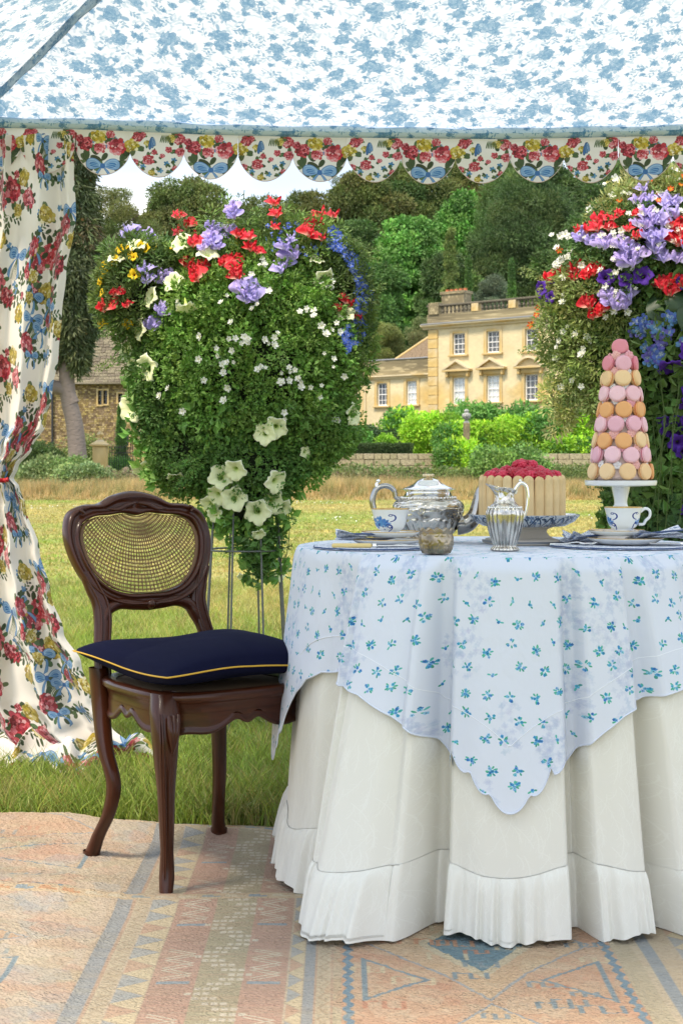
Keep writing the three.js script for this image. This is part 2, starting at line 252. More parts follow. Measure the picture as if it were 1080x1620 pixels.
  // lower wing to the left, standing back a little
  const Z = -0.5, XW = (px) => fac(px, 600, Z)[0], YW = (px, py) => fac(px, py, Z)[1];
  const l = XW(566), ww = [[604.5, 606, 642, 3], [651, 602.5, 640, 1]].map(([px, a, b, k]) => ({ s: XW(px), t: YW(px, a), b: YW(px, b), k, w: 1.0 }));
  const yW = YW(640, 598), yWT = YW(640, 592.5), yP = YW(640, 566.5);
  wall([[l, 1], [0, 1], [0, yW], [l, yW]], ww, Z, house);
  ww.forEach((w) => sash(w, house, Z));
  mesh('side_wall', box(0.45, yW - 1, 9, l + 0.225, (yW + 1) / 2, Z - 4.96), MAT.lime, house);
  const cg = extrude([[0, yW - 0.02], [0.12, yW - 0.02], [0.18, yW + 0.1], [0.34, yW + 0.16], [0.34, yWT], [0, yWT]], -l - 0.003 + 0.15); cg.rotateY(-Math.PI / 2); cg.translate(-0.003, 0, Z); mesh('cornice', cg, MAT.limePale, house);
  mesh('parapet_wall', box(-l - 0.004, yP - yWT - 0.09, 0.35, l / 2, (yP + yWT) / 2 - 0.045, Z - 0.1), MAT.grime, house);
  mesh('coping', rbox(-l - 0.004 + 0.06, 0.09, 0.5, 0.02, l / 2 - 0.03, yP - 0.045, Z - 0.1), MAT.lead, house);
  mesh('pilaster', box(0.8, yW - 1, 0.08, l + 0.45, (yW + 1) / 2, Z + 0.043), MAT.limePale, house);
  // stone-tiled hip roof of the range behind, against the main block
  const A = V(fac(620, 566, -2.6)[0], fac(620, 567, -2.6)[1] - 0.4, -2.6), B = V(-0.03, A.y, -2.6), Cc = V(-0.03, 12.9, -6), Dd = V(-1.5, 12.9, -6), R = rng(11), slab = [];
  const rf = new THREE.BufferGeometry(); rf.setAttribute('position', new THREE.Float32BufferAttribute([A, B, Cc, A, Cc, Dd].flatMap((p) => p.toArray()), 3)); rf.setAttribute('uv', new THREE.Float32BufferAttribute([0, 0, 8, 0, 8, 5, 0, 0, 8, 5, 7, 5], 2)); rf.computeVertexNormals();
  const roofB = mesh('roof', rf, MAT.grimeDark, house), an = Math.atan2(3.4, Cc.y - A.y), rows = 20;
  for (let i = 0; i < rows; i++) { const t = (i + 0.4) / rows, xa = mix(A.x, Dd.x, t); for (let x = xa; x < -0.1; ) { const w = Math.min(0.25 + R() * 0.25, -0.04 - x); slab.push(bake(box(w - 0.02, 0.36, 0.05), [x + w / 2, mix(A.y, Cc.y, t), mix(-2.6, -6, t) + 0.07 + R() * 0.03], [-an + 0.06, 0, (R() - 0.5) * 0.05])); x += w; } }
  const tl = mesh('roof_tile', merge(slab), std([0.36, 0.26, 0.17], 0.95, { map: rep(lichenTex, 1, 1) }), roofB); tl.userData.kind = 'stuff';
  mesh('verge', rod(A.clone().add(V(-0.05, 0.1, 0)), Dd.clone().add(V(-0.05, 0.1, 0)), 0.12), MAT.limePale, house);
  mesh('rear_wall', box(8, A.y - 1, 0.4, -4.1, (A.y + 1) / 2, -2.85), MAT.lime, house);
}

// ---------------------------------------------------------------- old stone barn on the left
const barn = thing('stone_barn', 'low old barn of rough golden stone with stone-tiled roof and mullioned windows behind the gate', 'barn', at(60, 745 + EYE * FL / 72, 72), -0.06);
{
  const P = (px, py) => [(px - 60) * 72 / FL, EYE + (HZ - py) * 72 / FL], S = 72 / FL, W0 = -6, W1 = (400 - 60) * S, ye = P(0, 601)[1] - 0.05;
  const rub = noiseTex(1024, 512, (u, v) => { // small uncoursed rubble, too small to pick apart from the lawn
    const row = Math.floor(v * 40), off = hash3(row, 7, 1), cx = u * 46 + off * 3, ci = Math.floor(cx), f = hash3(ci % 46, row, 3), ey = Math.min(v * 40 - row, 1 - (v * 40 - row)), ex = Math.min(cx - ci, 1 - cx + ci), e = Math.min(ey * 1.2, ex * 2), j = e < 0.1 ? 0.72 : 1, n = tileF(u, v, 50, 2, 3), b = tileF(u, v, 4, 6, 3), k = mix(0.62, 1.05, f) * j * mix(0.8, 1.1, n) * mix(0.8, 1.1, b);
    return [255 * Math.min(1, k), 255 * Math.min(1, k * mix(0.93, 1, f)), 255 * Math.min(1, k * mix(0.8, 1, hash3(ci % 46, row, 9)))]; }, true);
  const m = std([0.56, 0.44, 0.25], 0.95, { map: rep(rub, 0.16, 0.28), bumpMap: rep(rub, 0.16, 0.28), bumpScale: 0.06 });
  const rect = (a, b, c, d) => [[P(a, 0)[0], P(0, d)[1]], [P(b, 0)[0], P(0, d)[1]], [P(b, 0)[0], P(0, c)[1]], [P(a, 0)[0], P(0, c)[1]]];
  const lights = [[115.5, 122, 620, 641], [156.5, 162.5, 618, 640.5], [165, 171.5, 618, 639.5], [188.5, 196, 623, 637], [199.5, 206, 623, 636], [190.5, 196.5, 640, 657], [199.5, 206, 639, 656], [199.5, 206, 686, 705]];
  const g = extrude([[W0, 0], [W1, 0], [W1, ye], [W0, ye]], 0.5, 0, lights.map((r) => rect(...r))); g.translate(0, 0, -0.5); mesh('wall', g, m, barn);
  const gab = (x) => { const q = extrude([[0, 0], [7, 0], [7, ye], [3.5, ye + 3.3], [0, ye]], 0.5); q.rotateY(Math.PI / 2); q.translate(x, 0, -0.5); return q; };
  mesh('gable_wall', merge([gab(W0), gab(W1 - 0.5), box(W1 - W0 - 1, ye, 0.5, (W0 + W1) / 2, ye / 2, -7.25)]), m, barn);
  for (const r of lights) { // stone-framed lights with leaded glass
    const [x0, y0] = rect(...r)[0], [x1, y1] = rect(...r)[2], w = mesh('window', merge([box(0.07, y1 - y0 + 0.14, 0.16, x0 - 0.035, (y0 + y1) / 2, -0.03), box(0.07, y1 - y0 + 0.14, 0.16, x1 + 0.035, (y0 + y1) / 2, -0.03), box(x1 - x0, 0.07, 0.16, (x0 + x1) / 2, y0 - 0.035, -0.03), box(x1 - x0, 0.07, 0.16, (x0 + x1) / 2, y1 + 0.035, -0.03)]), MAT.limePale, barn);
    mesh('glass', box(x1 - x0, y1 - y0, 0.01, (x0 + x1) / 2, (y0 + y1) / 2, -0.2), MAT.glass, w); mesh('interior', box(x1 - x0 + 0.2, y1 - y0 + 0.2, 0.03, (x0 + x1) / 2, (y0 + y1) / 2, -0.53), MAT.dark, w);
    mesh('glazing_bar', merge([box(0.03, y1 - y0, 0.03, (x0 + x1) / 2, (y0 + y1) / 2, -0.18), box(x1 - x0, 0.03, 0.028, (x0 + x1) / 2, mix(y0, y1, 0.33), -0.18), box(x1 - x0, 0.03, 0.028, (x0 + x1) / 2, mix(y0, y1, 0.66), -0.18)]), MAT.lead, w);
  }
  mesh('drainpipe', merge([rod(V(P(84, 0)[0], 0, 0.08), V(P(84, 0)[0], ye, 0.08), 0.05, 0.05, 8), box(0.25, 0.2, 0.2, P(84, 0)[0], ye - 0.3, 0.1)]), MAT.iron, barn);
  // roof: sheathing under courses of stone slates, each slate a real slab
  const sl = Math.hypot(3.7, 3.6), an = Math.atan2(3.6, 3.7), roof = mesh('roof', merge([bake(box(W1 - W0 + 0.3, 0.08, sl + 0.3), [(W0 + W1) / 2, ye + 1.72, -1.62], [an, 0, 0]), bake(box(W1 - W0 + 0.3, 0.08, sl), [(W0 + W1) / 2, ye + 1.72, -5.36], [-an, 0, 0])]), MAT.grimeDark, barn);
  const R = rng(5), mats = stoneTone(3, [0.32, 0.27, 0.19], 0.35, 8), lists = [[], [], []];
  for (let i = 0; i < 24; i++) { const t = (i + 0.3) / 24, h = 0.36; for (let x = W0 - 0.1; x < W1; ) { const w = 0.2 + R() * 0.22; lists[Math.floor(R() * 3)].push(bake(box(w - 0.02, 0.045, h), [x + w / 2, ye - 0.12 + t * 3.72 + 0.07 + R() * 0.03, 0.22 - t * 3.66], [an - 0.08 + (R() - 0.5) * 0.05, 0, (R() - 0.5) * 0.05])); x += w; } }
  lists.forEach((l, i) => { const k = mesh('roof_tile', merge(l), mats[i], roof); k.userData.kind = 'stuff'; });
}

// ---------------------------------------------------------------- garden walls
const stoneMats = stoneTone(6, [0.62, 0.55, 0.385], 0.2, 21);
{ // ashlar wall below the house: every stone its own block
  const w = thing('garden_wall', 'low ashlar garden wall of weathered stone blocks below the green bushes', 'wall', at(560, 745 + EYE * FL / 75, 75)), R = rng(77), S = 75 / FL, x0 = (470 - 560) * S, x1 = (1010 - 560) * S, top = 27.5 * S + EYE;
  mesh('wall_core', box(x1 - x0 + 46, top, 0.4, (x0 + x1) / 2, top / 2 - 0.01, -0.27), MAT.grime, w);
  let y = top; const hs = [0.30, 0.31, 0.33, 0.32, 0.34];
  hs.forEach((h, k) => { for (let x = x0; x < x1; ) { const L = Math.min(0.35 + R() * 0.5, x1 - x + 0.05), m = mesh('stone', rbox(L - 0.02, h - 0.02, 0.2, 0.025, 0, 0, 0, 1), stoneMats[Math.floor(R() * 6)], w); m.position.set(x + L / 2, y - h / 2, -0.06 + R() * 0.035); x += L; } y -= h; });
}
{ // tumbled field wall nearer the lawn
  const w = thing('field_wall', 'ruinous dry-stone field wall half buried in tall grass and scrub', 'wall', at(560, 745 + EYE * FL / 60, 60)), R = rng(33), S = 60 / FL;
  const mats = stoneTone(5, [0.26, 0.20, 0.14], 0.4, 31), pale = std([0.6, 0.55, 0.46], 0.9, { map: lichenTex });
  const geos = [1, 2, 3].map((s) => { const q = rng(s), g = new THREE.IcosahedronGeometry(0.5, 1), p = g.attributes.position; for (let i = 0; i < p.count; i++) { const k = 0.8 + 0.4 * noise3(p.getX(i) * 3 + s, p.getY(i) * 3, p.getZ(i) * 3); p.setXYZ(i, p.getX(i) * k, p.getY(i) * k * 0.6, p.getZ(i) * k); } g.computeVertexNormals(); return g; });
  mesh('wall_core', box(32, 0.95, 0.45, -1, 0.475, -0.1), MAT.grime, w);
  for (let k = 0; k < 290; k++) { const px = 100 + R() * 900, m = mesh('stone', geos[k % 3], R() < 0.12 ? pale : mats[Math.floor(R() * 5)], w), s = 0.16 + R() * 0.2; m.scale.set(s * 1.5, s, s); m.position.set((px - 560) * S, 0.45 + R() * 0.6 * (px < 240 ? 1.15 : 1), 0.12 + R() * 0.15); m.rotation.set(R() * 0.4, R() * 6, R() * 0.4); }
}

// ---------------------------------------------------------------- gate on the left
function gatePier(name, label, px, d, wpx, topPy) {
  const S = d / FL, t = thing(name, label, 'gate pier', at(px, 745 + EYE / S, d)), w = wpx * S, top = EYE + (HZ - topPy) * S, cap = top - 0.62;
  mesh('shaft', rbox(w * 0.72, cap, w * 0.72, 0.03, 0, cap / 2, 0), MAT.lime, t);
  mesh('plinth', rbox(w * 0.86, 0.35, w * 0.86, 0.03, 0, 0.175, 0), MAT.limePale, t);
  mesh('cap', merge([rbox(w, 0.09, w, 0.02, 0, cap + 0.045, 0), bake(new THREE.CylinderGeometry(0.12, w * 0.62, 0.2, 4), [0, cap + 0.19, 0], [0, Math.PI / 4, 0])]), MAT.limePale, t);
  mesh('finial', bake(lathe(smoothPts([[0.1, 0], [0.12, 0.04], [0.06, 0.1], [0.15, 0.2], [0.14, 0.27], [0.06, 0.33], [0.08, 0.36], [0, 0.37]], 16), 12), [0, cap + 0.27, 0]), MAT.limePale, t);
  return t;
}
const p1 = gatePier('gate_pier', 'stone gate pier with urn finial and a small notice fixed to it', 159, 63, 30, 683);
{ const n = mesh('notice', rbox(0.24, 0.32, 0.03, 0.008, -0.12, 1.02, 0.305), MAT.iron, p1); mesh('notice_paper', box(0.19, 0.27, 0.006, -0.12, 1.02, 0.324), std([0.75, 0.78, 0.82], 0.7), n); }
gatePier('gate_pier', 'plain pale stone gate pier right of the iron railings, beside the flower basket', 225, 63, 30, 664);
{
  const S = 63.6 / FL, t = thing('iron_railings', 'dark wrought iron railings with spear tips between the two stone gate piers', 'railings', at(195, 745 + EYE / S, 63.6));
  const R = rng(3); for (let i = 0; i < 13; i++) { const x = (174 + i * 3.6 - 195) * S, h = EYE + (HZ - 704 + (i > 6 ? (i - 6) * 1.5 : 0)) * S; mesh('railing', merge([rod(V(x, 0.5, 0), V(x, h - 0.12, 0), 0.014), bake(new THREE.ConeGeometry(0.03, 0.14, 5), [x, h - 0.06, 0])]), MAT.iron, t); }
  mesh('rail_bar', merge([box(43 * S, 0.03, 0.03, 0, 0.7, 0), box(43 * S, 0.03, 0.03, 0, 1.72, 0)]), MAT.iron, t);
}
// ---------------------------------------------------------------- trees, bushes, grass
const LEAF = leafMat();
const G = {
  broad: sprig(18, 0.26, 0.10, 0.55, 1, 0.3), fine: sprig(22, 0.17, 0.06, 0.5, 2, 0.25), flat: sprig(20, 0.30, 0.11, 0.6, 3, 0.1, 0.35), needle: sprig(26, 0.30, 0.022, 0.42, 4, 0.1), droop: sprig(22, 0.38, 0.05, 0.4, 5, 0.9), wist: sprig(20, 0.26, 0.055, 0.45, 6, 0.7), small: sprig(20, 0.11, 0.045, 0.3, 7, 0.2),
};
function trunkGeo(h, r, lean = 0, limbs = 5, seed = 1, spread = 0.5) {
  const R = rng(seed), parts = [sweep([[0, -0.3, 0], [lean * 0.3, h * 0.35, 0], [lean * 0.7, h * 0.7, 0.1], [lean, h, 0]], (t) => r * mix(1.15, 0.35, t), 14, 9)];
  for (let i = 0; i < limbs; i++) { const t = 0.4 + 0.55 * i / limbs, y = h * t, a = R() * 6.28, L = h * spread * mix(0.5, 1, R()), x0 = lean * t; parts.push(sweep([[x0, y, 0], [x0 + Math.cos(a) * L * 0.5, y + L * 0.25, Math.sin(a) * L * 0.5], [x0 + Math.cos(a) * L, y + L * 0.55, Math.sin(a) * L]], (q) => r * mix(0.45, 0.1, q), 8, 6)); }
  return merge(parts);
}
// a crown of lobes that fills width x height, its lower edge at y0
function lobesFor(R, w, y0, y1, n, per, depth = 0.8) {
  n = Math.round(n * 1.6);
  const h = y1 - y0, out = [];
  for (let i = 0; i < n; i++) { const t = (i + 0.5) / n, a = i * 2.4 + R(), prof = Math.sqrt(Math.max(0.05, 1 - Math.pow(t * 1.75 - 0.75, 2))), rr = w * 0.5 * prof, r = w * mix(0.11, 0.24, R()); out.push([Math.cos(a) * (rr - r * 0.3) * mix(0.45, 1.12, R()), y0 + h * mix(0.10, 0.93, t) + (R() - 0.5) * r * 0.8, Math.sin(a) * rr * depth * 0.7, r * mix(1.0, 1.4, R()), r * mix(0.55, 0.85, R()), r, Math.round(per * 1.5 * mix(0.6, 1.2, R()))]); }
  return out;
}
function tree(name, label, cat, px, topPy, wpx, d, geo, cols, o = {}) {
  const X = (px - 540) * d / FL, by = hillY(X, -d), top = EYE + (HZ - topPy) * d / FL, w = wpx * d / FL, h = top - by, R = rng(Math.round(px * 13 + d * 7)), y0 = h * (o.y0 ?? 0.12);
  const t = thing(name, label, cat, [X, by, -d], 0, o.group);
  mesh('trunk', trunkGeo(h * (o.th ?? 0.72), Math.max(0.12, h * 0.022), 0, o.limbs ?? 5, Math.round(px), (o.spread ?? 0.35) * Math.min(1, w / h)), o.bark ?? MAT.bark, t);
  let pts;
  if (o.kind === 'tiers') { // layered boughs
    const lobes = []; const n = o.n ?? 14; for (let i = 0; i < n; i++) { const u = i / (n - 1), r = w * 0.5 * (o.prof ? o.prof(u) : mix(1, 0.12, u)); const k = o.arms ?? 4; for (let j = 0; j < k; j++) { const a = i * 1.3 + j * 6.283 / k + R() * 0.5; const jr = mix(0.75, 1.25, R()); lobes.push([Math.cos(a) * r * 0.56 * jr, mix(y0, h, u) - r * (o.sag ?? 0.1) + (R() - 0.5) * h / n * 1.1, Math.sin(a) * r * 0.52 * jr, r * 0.5 * mix(0.7, 1.2, R()), Math.max(0.25, h / n * (o.thick ?? 0.42) * mix(0.7, 1.2, R())), r * 0.5, Math.round((o.per ?? 60) * 1.5 * mix(1, 0.35, u))]); } } pts = lobePoints(R, lobes, (o.size ?? 1) * 0.8, cols, 0.25);
  } else if (o.kind === 'column') { const lobes = []; const n = 8; for (let i = 0; i < n; i++) { const u = i / (n - 1), r = w * 0.5 * Math.sin(Math.PI * mix(0.2, 0.97, u)); lobes.push([(R() - 0.5) * w * 0.12, mix(y0 + w * 0.3, h - w * 0.2, u), 0, r, h / n * 0.9, r, o.per ?? 130]); } pts = lobePoints(R, lobes, o.size ?? 0.6, cols, 0.7); }
  else pts = lobePoints(R, lobesFor(R, w, y0, h, o.n ?? 12, o.per ?? 170), (o.size ?? 1) * 0.72, cols, o.shell ?? 0.72, o.up ?? 0.1);
  instanced('crown', geo, LEAF, pts, t); return t;
}
const C = { dark: [[0.050, 0.098, 0.018], [0.062, 0.112, 0.02], [0.044, 0.085, 0.016]], olive: [[0.085, 0.11, 0.02], [0.07, 0.10, 0.018], [0.095, 0.105, 0.022]], mid: [[0.05, 0.115, 0.018], [0.06, 0.13, 0.02]], bright: [[0.075, 0.185, 0.024], [0.09, 0.21, 0.03], [0.065, 0.16, 0.022]], pine: [[0.055, 0.105, 0.024], [0.072, 0.112, 0.026], [0.045, 0.085, 0.02]], cedar: [[0.10, 0.15, 0.03], [0.12, 0.165, 0.035]], grey: [[0.07, 0.10, 0.055], [0.085, 0.115, 0.06]], lime: [[0.19, 0.33, 0.014], [0.23, 0.38, 0.018], [0.15, 0.28, 0.014]], bush: [[0.06, 0.16, 0.022], [0.075, 0.18, 0.026]], dry: [[0.14, 0.15, 0.05], [0.11, 0.14, 0.04]] };

// skyline, left to right
tree('airy_tree', 'thin open tree letting sky through, left end of the skyline beside the dark conifer', 'tree', 178, 300, 120, 190, G.fine, C.olive, { n: 9, per: 70, y0: 0.55, limbs: 9, spread: 0.5, th: 0.9, size: 1.5, shell: 0.3 });
tree('round_tree', 'olive green round-headed tree on the skyline above the yellow flowers', 'tree', 300, 292, 150, 215, G.broad, C.olive, { n: 15, per: 190, size: 1.6, y0: 0.25 });
tree('round_tree', 'lower olive tree on the skyline just behind the top of the flower basket', 'tree', 410, 322, 130, 225, G.broad, C.olive, { n: 12, per: 170, size: 1.6, y0: 0.25 });
tree('round_tree', 'olive brown tree on the skyline right of the basket red flowers', 'tree', 487, 313, 100, 230, G.broad, C.olive, { n: 12, per: 170, size: 1.5, y0: 0.2 });
tree('skeletal_tree', 'sparse twiggy tree against the white sky between basket and dark wood', 'tree', 540, 278, 60, 240, G.fine, C.olive, { n: 6, per: 40, y0: 0.5, limbs: 9, spread: 0.4, th: 0.95, size: 1.3, shell: 0.3 });
tree('broad_tree', 'large brownish olive tree, tallest at the left edge of the dark wood', 'tree', 576, 276, 130, 225, G.broad, C.olive, { n: 18, per: 210, size: 1.7, y0: 0.1 });
tree('broad_tree', 'tall dark green tree in the middle of the wooded skyline', 'tree', 652, 258, 130, 235, G.broad, [...C.dark, ...C.olive], { n: 18, per: 210, size: 1.7, y0: 0.15 });
tree('broad_tree', 'olive topped tree on the skyline under the middle valance scallops', 'tree', 740, 262, 140, 240, G.broad, [...C.olive, ...C.dark], { n: 16, per: 200, size: 1.7, y0: 0.2 });
tree('dark_tree', 'dark tree at the top right of the wood under the scallops', 'tree', 860, 262, 150, 230, G.broad, C.dark, { n: 16, per: 200, size: 1.7, y0: 0.2 });
tree('dark_tree', 'dark tree behind the upper flowers of the right-hand arrangement', 'tree', 985, 255, 170, 220, G.broad, C.dark, { n: 16, per: 200, size: 1.7, y0: 0.1 });
tree('dark_tree', 'dark tree at the far right edge behind the right-hand flowers', 'tree', 1100, 250, 150, 215, G.broad, C.dark, { n: 14, per: 190, size: 1.7, y0: 0.1 });
// second rank
tree('chestnut_tree', 'bright green layered tree above the wing of the manor house', 'tree', 650, 352, 150, 175, G.flat, C.bright, { kind: 'tiers', n: 13, per: 62, arms: 5, size: 1.5, thick: 0.45, sag: 0.05, prof: (u) => Math.sqrt(Math.max(0.04, 1 - Math.pow(u * 1.5 - 0.55, 2))), y0: 0.1 });
tree('chestnut_tree', 'vivid green spreading tree high in the wood above the manor roof', 'tree', 735, 318, 105, 195, G.flat, C.bright, { kind: 'tiers', n: 11, per: 70, arms: 5, size: 1.6, thick: 0.6, sag: 0.05, prof: (u) => Math.sqrt(Math.max(0.04, 1 - Math.pow(u * 1.5 - 0.55, 2))), y0: 0.3 });
tree('pine_tree', 'dull green tall pine with open brownish boughs at right of the wood', 'pine tree', 835, 290, 180, 172, G.needle, C.pine, { kind: 'tiers', n: 12, per: 95, arms: 6, size: 2.0, thick: 0.7, sag: 0.03, prof: (u) => Math.sqrt(Math.max(0.05, 1 - Math.pow(u * 1.35 - 0.4, 2))), y0: 0.15, limbs: 12, spread: 0.5, bark: MAT.barkPale });
tree('pine_tree', 'bright topped pine crown in front of the wood, left of the dull pine', 'pine tree', 800, 290, 90, 182, G.needle, [[0.06, 0.11, 0.02], [0.07, 0.125, 0.025]], { kind: 'tiers', n: 7, per: 95, arms: 5, size: 1.9, thick: 0.7, prof: (u) => Math.sqrt(Math.max(0.05, 1 - Math.pow(u * 1.5 - 0.6, 2))), y0: 0.55 });
tree('dark_tree', 'very dark tree filling the wood left of the layered green one', 'tree', 560, 352, 110, 185, G.broad, C.dark, { n: 14, per: 180, size: 1.5, y0: 0 });
tree('dark_tree', 'very dark undergrowth tree directly above the manor chimney', 'tree', 705, 400, 90, 168, G.broad, C.dark, { n: 12, per: 150, size: 1.4, y0: 0 });
tree('dark_tree', 'shadowy tree low in the wood behind the right-hand arrangement', 'tree', 940, 350, 190, 165, G.broad, C.dark, { n: 16, per: 190, size: 1.6, y0: 0 });
tree('dark_tree', 'shadowy tree filling the wood between layered tree and pine', 'tree', 770, 372, 110, 186, G.broad, [...C.dark, ...C.mid], { n: 14, per: 180, size: 1.5, y0: 0 });
tree('round_tree', 'mid green tree low on the slope above the wing roof, left', 'tree', 600, 420, 90, 158, G.broad, C.mid, { n: 12, per: 160, size: 1.3, y0: 0 });
tree('round_tree', 'broad dark olive tree in the hollow behind the flower basket', 'tree', 440, 380, 190, 190, G.broad, [...C.olive, ...C.dark], { n: 16, per: 180, size: 1.6, y0: 0 });
tree('round_tree', 'dark olive tree in the hollow behind the basket yellow flowers', 'tree', 250, 400, 210, 150, G.broad, [...C.olive, ...C.dark], { n: 16, per: 190, size: 1.5, y0: 0 });
tree('conifer_tree', 'pale yellow-green tiered conifer standing above the manor chimney', 'conifer', 712, 374, 66, 142, G.droop, C.cedar, { kind: 'tiers', n: 17, per: 34, arms: 5, size: 0.85, thick: 0.22, sag: 0.38, y0: 0.05 });
tree('cypress_tree', 'slim dark cypress just right of the manor chimney', 'cypress', 741, 434, 9, 135, G.small, C.mid, { kind: 'column', per: 170, size: 0.9 });
tree('cypress_tree', 'slim cypress above the balustrade, between the grey bush and pine', 'cypress', 809, 436, 13, 132, G.small, C.mid, { kind: 'column', per: 170, size: 0.9 });
tree('grey_bush', 'rounded grey-green tree behind the balustrade of the house', 'tree', 782, 424, 62, 138, G.fine, C.grey, { n: 10, per: 130, size: 0.9, y0: 0.2 });
tree('orchard_tree', 'small olive tree on the grassy slope behind the wing', 'tree', 613, 503, 62, 124, G.fine, [[0.10, 0.125, 0.02], [0.12, 0.14, 0.03]], { n: 11, per: 150, size: 0.75, y0: 0.2 });
tree('orchard_tree', 'yellowish loose tree leaning against the corner of the manor', 'tree', 662, 490, 56, 127, G.fine, C.dry, { n: 9, per: 110, size: 0.8, y0: 0.05, shell: 0.4 });
tree('orchard_tree', 'low olive shrub tree on the slope right of the balustrade', 'tree', 850, 455, 60, 136, G.fine, C.olive, { n: 9, per: 120, size: 0.8, y0: 0 });
tree('dark_bush', 'dark bush beside the left end of the wing, behind the basket', 'bush', 570, 560, 60, 122, G.small, C.dark, { n: 9, per: 160, size: 1.2, y0: 0 });

{ // the big dark conifer with the bent limb beside the barn
  const d = 61, S = d / FL, t = thing('yew_tree', 'big shaggy dark conifer with bare forked trunk beside the curtain', 'tree', [(128 - 540) * S, 0, -d]);
  const P = (px, py) => V((px - 128) * S, EYE + (HZ - py) * S, 0);
  mesh('trunk', merge([sweep([P(128, 782), P(124, 730), P(118, 670), P(109, 632), P(106, 600), P(106, 540), P(104, 450), P(108, 350), P(112, 260)], (q) => mix(0.42, 0.12, q) * (q < 0.06 ? 1.25 : 1), 40, 12), sweep([P(114, 640), P(104, 618), P(84, 612), P(60, 616), P(30, 598), P(4, 560)], (q) => mix(0.34, 0.16, q), 20, 10)]), MAT.barkPale, t);
  const R = rng(91), lobes = [];
  const prof = [[225, 40, 112], [260, 52, 118], [320, 62, 118], [380, 70, 118], [430, 84, 116], [470, 84, 116], [508, 66, 112], [530, 36, 118]];
  for (const [py, wpx, cx] of prof) for (let k = 0; k < 7; k++) { const a = k * 0.9 + R(), c = P(cx, py); lobes.push([c.x + Math.cos(a) * wpx * 0.32 * S, c.y + (R() - 0.5) * 1.2, Math.sin(a) * wpx * 0.3 * S, wpx * 0.22 * S, 0.75 + R() * 0.5, wpx * 0.22 * S, 78]); }
  for (let k = 0; k < 16; k++) { const c = P(20 + R() * 75, 250 + R() * 330); lobes.push([c.x, c.y, (R() - 0.5) * 2, 0.8, 0.8, 0.8, 70]); }
  const pts = lobePoints(R, lobes, 0.75, [[0.052, 0.072, 0.02], [0.06, 0.08, 0.022], [0.04, 0.06, 0.018], [0.085, 0.07, 0.028]], 0.35);
  pts.forEach((p) => { p.q.setFromEuler(new THREE.Euler((R() - 0.5) * 0.7, R() * 6.28, (R() - 0.5) * 0.7)); });
  instanced('crown', G.droop, LEAF, pts, t);
  const cones = lobePoints(R, lobes.map((l) => [...l.slice(0, 6), 5]), 0.16, [[0.22, 0.12, 0.05]], 0.95); instanced('cone', new THREE.IcosahedronGeometry(0.5, 0), std([1, 1, 1], 0.8), cones, t);
}
tree('cypress_tree', 'small slim cypress in front of the barn, between the gate piers', 'cypress', 192, 653, 13, 66.5, G.small, C.mid, { kind: 'column', per: 170, size: 0.42, y0: 0.02 });

function bush(name, label, px, topPy, wpx, d, geo, cols, o = {}) {
  const S = d / FL, X = (px - 540) * S, by = o.by ?? 0, h = EYE + (HZ - topPy) * S - by - (o.size ?? 0.5) * 0.35, w = wpx * S, R = rng(Math.round(px * 3 + d * 11 + topPy)), t = thing(name, label, o.cat ?? 'bush', [X, by, -d], 0, o.group), lobes = [], n = o.n ?? 8;
  for (let i = 0; i < n; i++) { const u = (i + 0.5) / n, r = h * mix(0.26, 0.42, R()); lobes.push([(u - 0.5) * w * 0.9, h - r * mix(0.8, 1.9, R()) * (1 + 0.6 * Math.abs(u - 0.5)), (R() - 0.5) * w * 0.25, Math.max(r, w / n), r * 0.8, r, o.per ?? 110]); if (h > 1.2) lobes.push([(u - 0.5) * w * 0.9, h * 0.35, (R() - 0.3) * w * 0.2, Math.max(r, w / n), h * 0.4, r, o.per ?? 110]); }
  const stems = []; for (let i = 0; i < 5; i++) { const x = (i / 4 - 0.5) * w * 0.6; stems.push(sweep([[x * 0.6, 0, 0], [x, h * 0.4, 0.05], [x * 1.2, h * 0.75, 0]], (q) => mix(0.05, 0.012, q) * Math.max(0.6, h / 2.5), 6, 5)); }
  mesh('stem', merge(stems), MAT.bark, t);
  instanced('foliage', geo, LEAF, lobePoints(R, lobes, o.size ?? 0.5, cols, o.shell ?? 0.6, 0.15), t); return t;
}
const T = 1.75;
// clipped and wild green below the house
bush('dark_shrub', 'dark ivy-green shrub at the left end of the terrace below the wing', 545, 664, 60, 88, G.small, C.bush, { by: T, size: 1.1 });
bush('dark_shrub', 'dark green shrub below the left window of the wing', 590, 668, 70, 89, G.small, [[0.03, 0.075, 0.018], [0.04, 0.085, 0.02]], { by: T, size: 1.1 });
bush('small_acacia', 'small pale lime bush on the terrace in front of the dark shrubs', 608, 683, 18, 80, G.small, C.lime, { by: T, size: 0.8, n: 4, per: 70 });
bush('wisteria_bush', 'bright wisteria mound below the corner of the wing', 652, 640, 66, 90, G.wist, [...C.lime, ...C.bush], { by: T, size: 1.0, per: 150 });
bush('wisteria_bush', 'bright wisteria mound spilling left of the pale stone finial', 690, 648, 76, 84, G.wist, [...C.lime, ...C.lime, C.bush[0]], { by: T, size: 0.72, per: 330, n: 6 });
bush('wisteria_bush', 'deep green bush against the house under the leftmost pedimented window', 757, 625, 64, 94, G.wist, C.bush, { by: T, size: 1.0, per: 150 });
bush('wisteria_bush', 'deep green bush against the house under the rounded pediment window', 826, 630, 62, 93, G.wist, C.bush, { by: T, size: 1.0, per: 150 });
bush('wisteria_bush', 'brightest lime wisteria mound right of the pale finial', 748, 652, 100, 82, G.wist, [...C.lime, ...C.lime, C.bush[0]], { by: T, size: 0.72, per: 330, n: 6 });
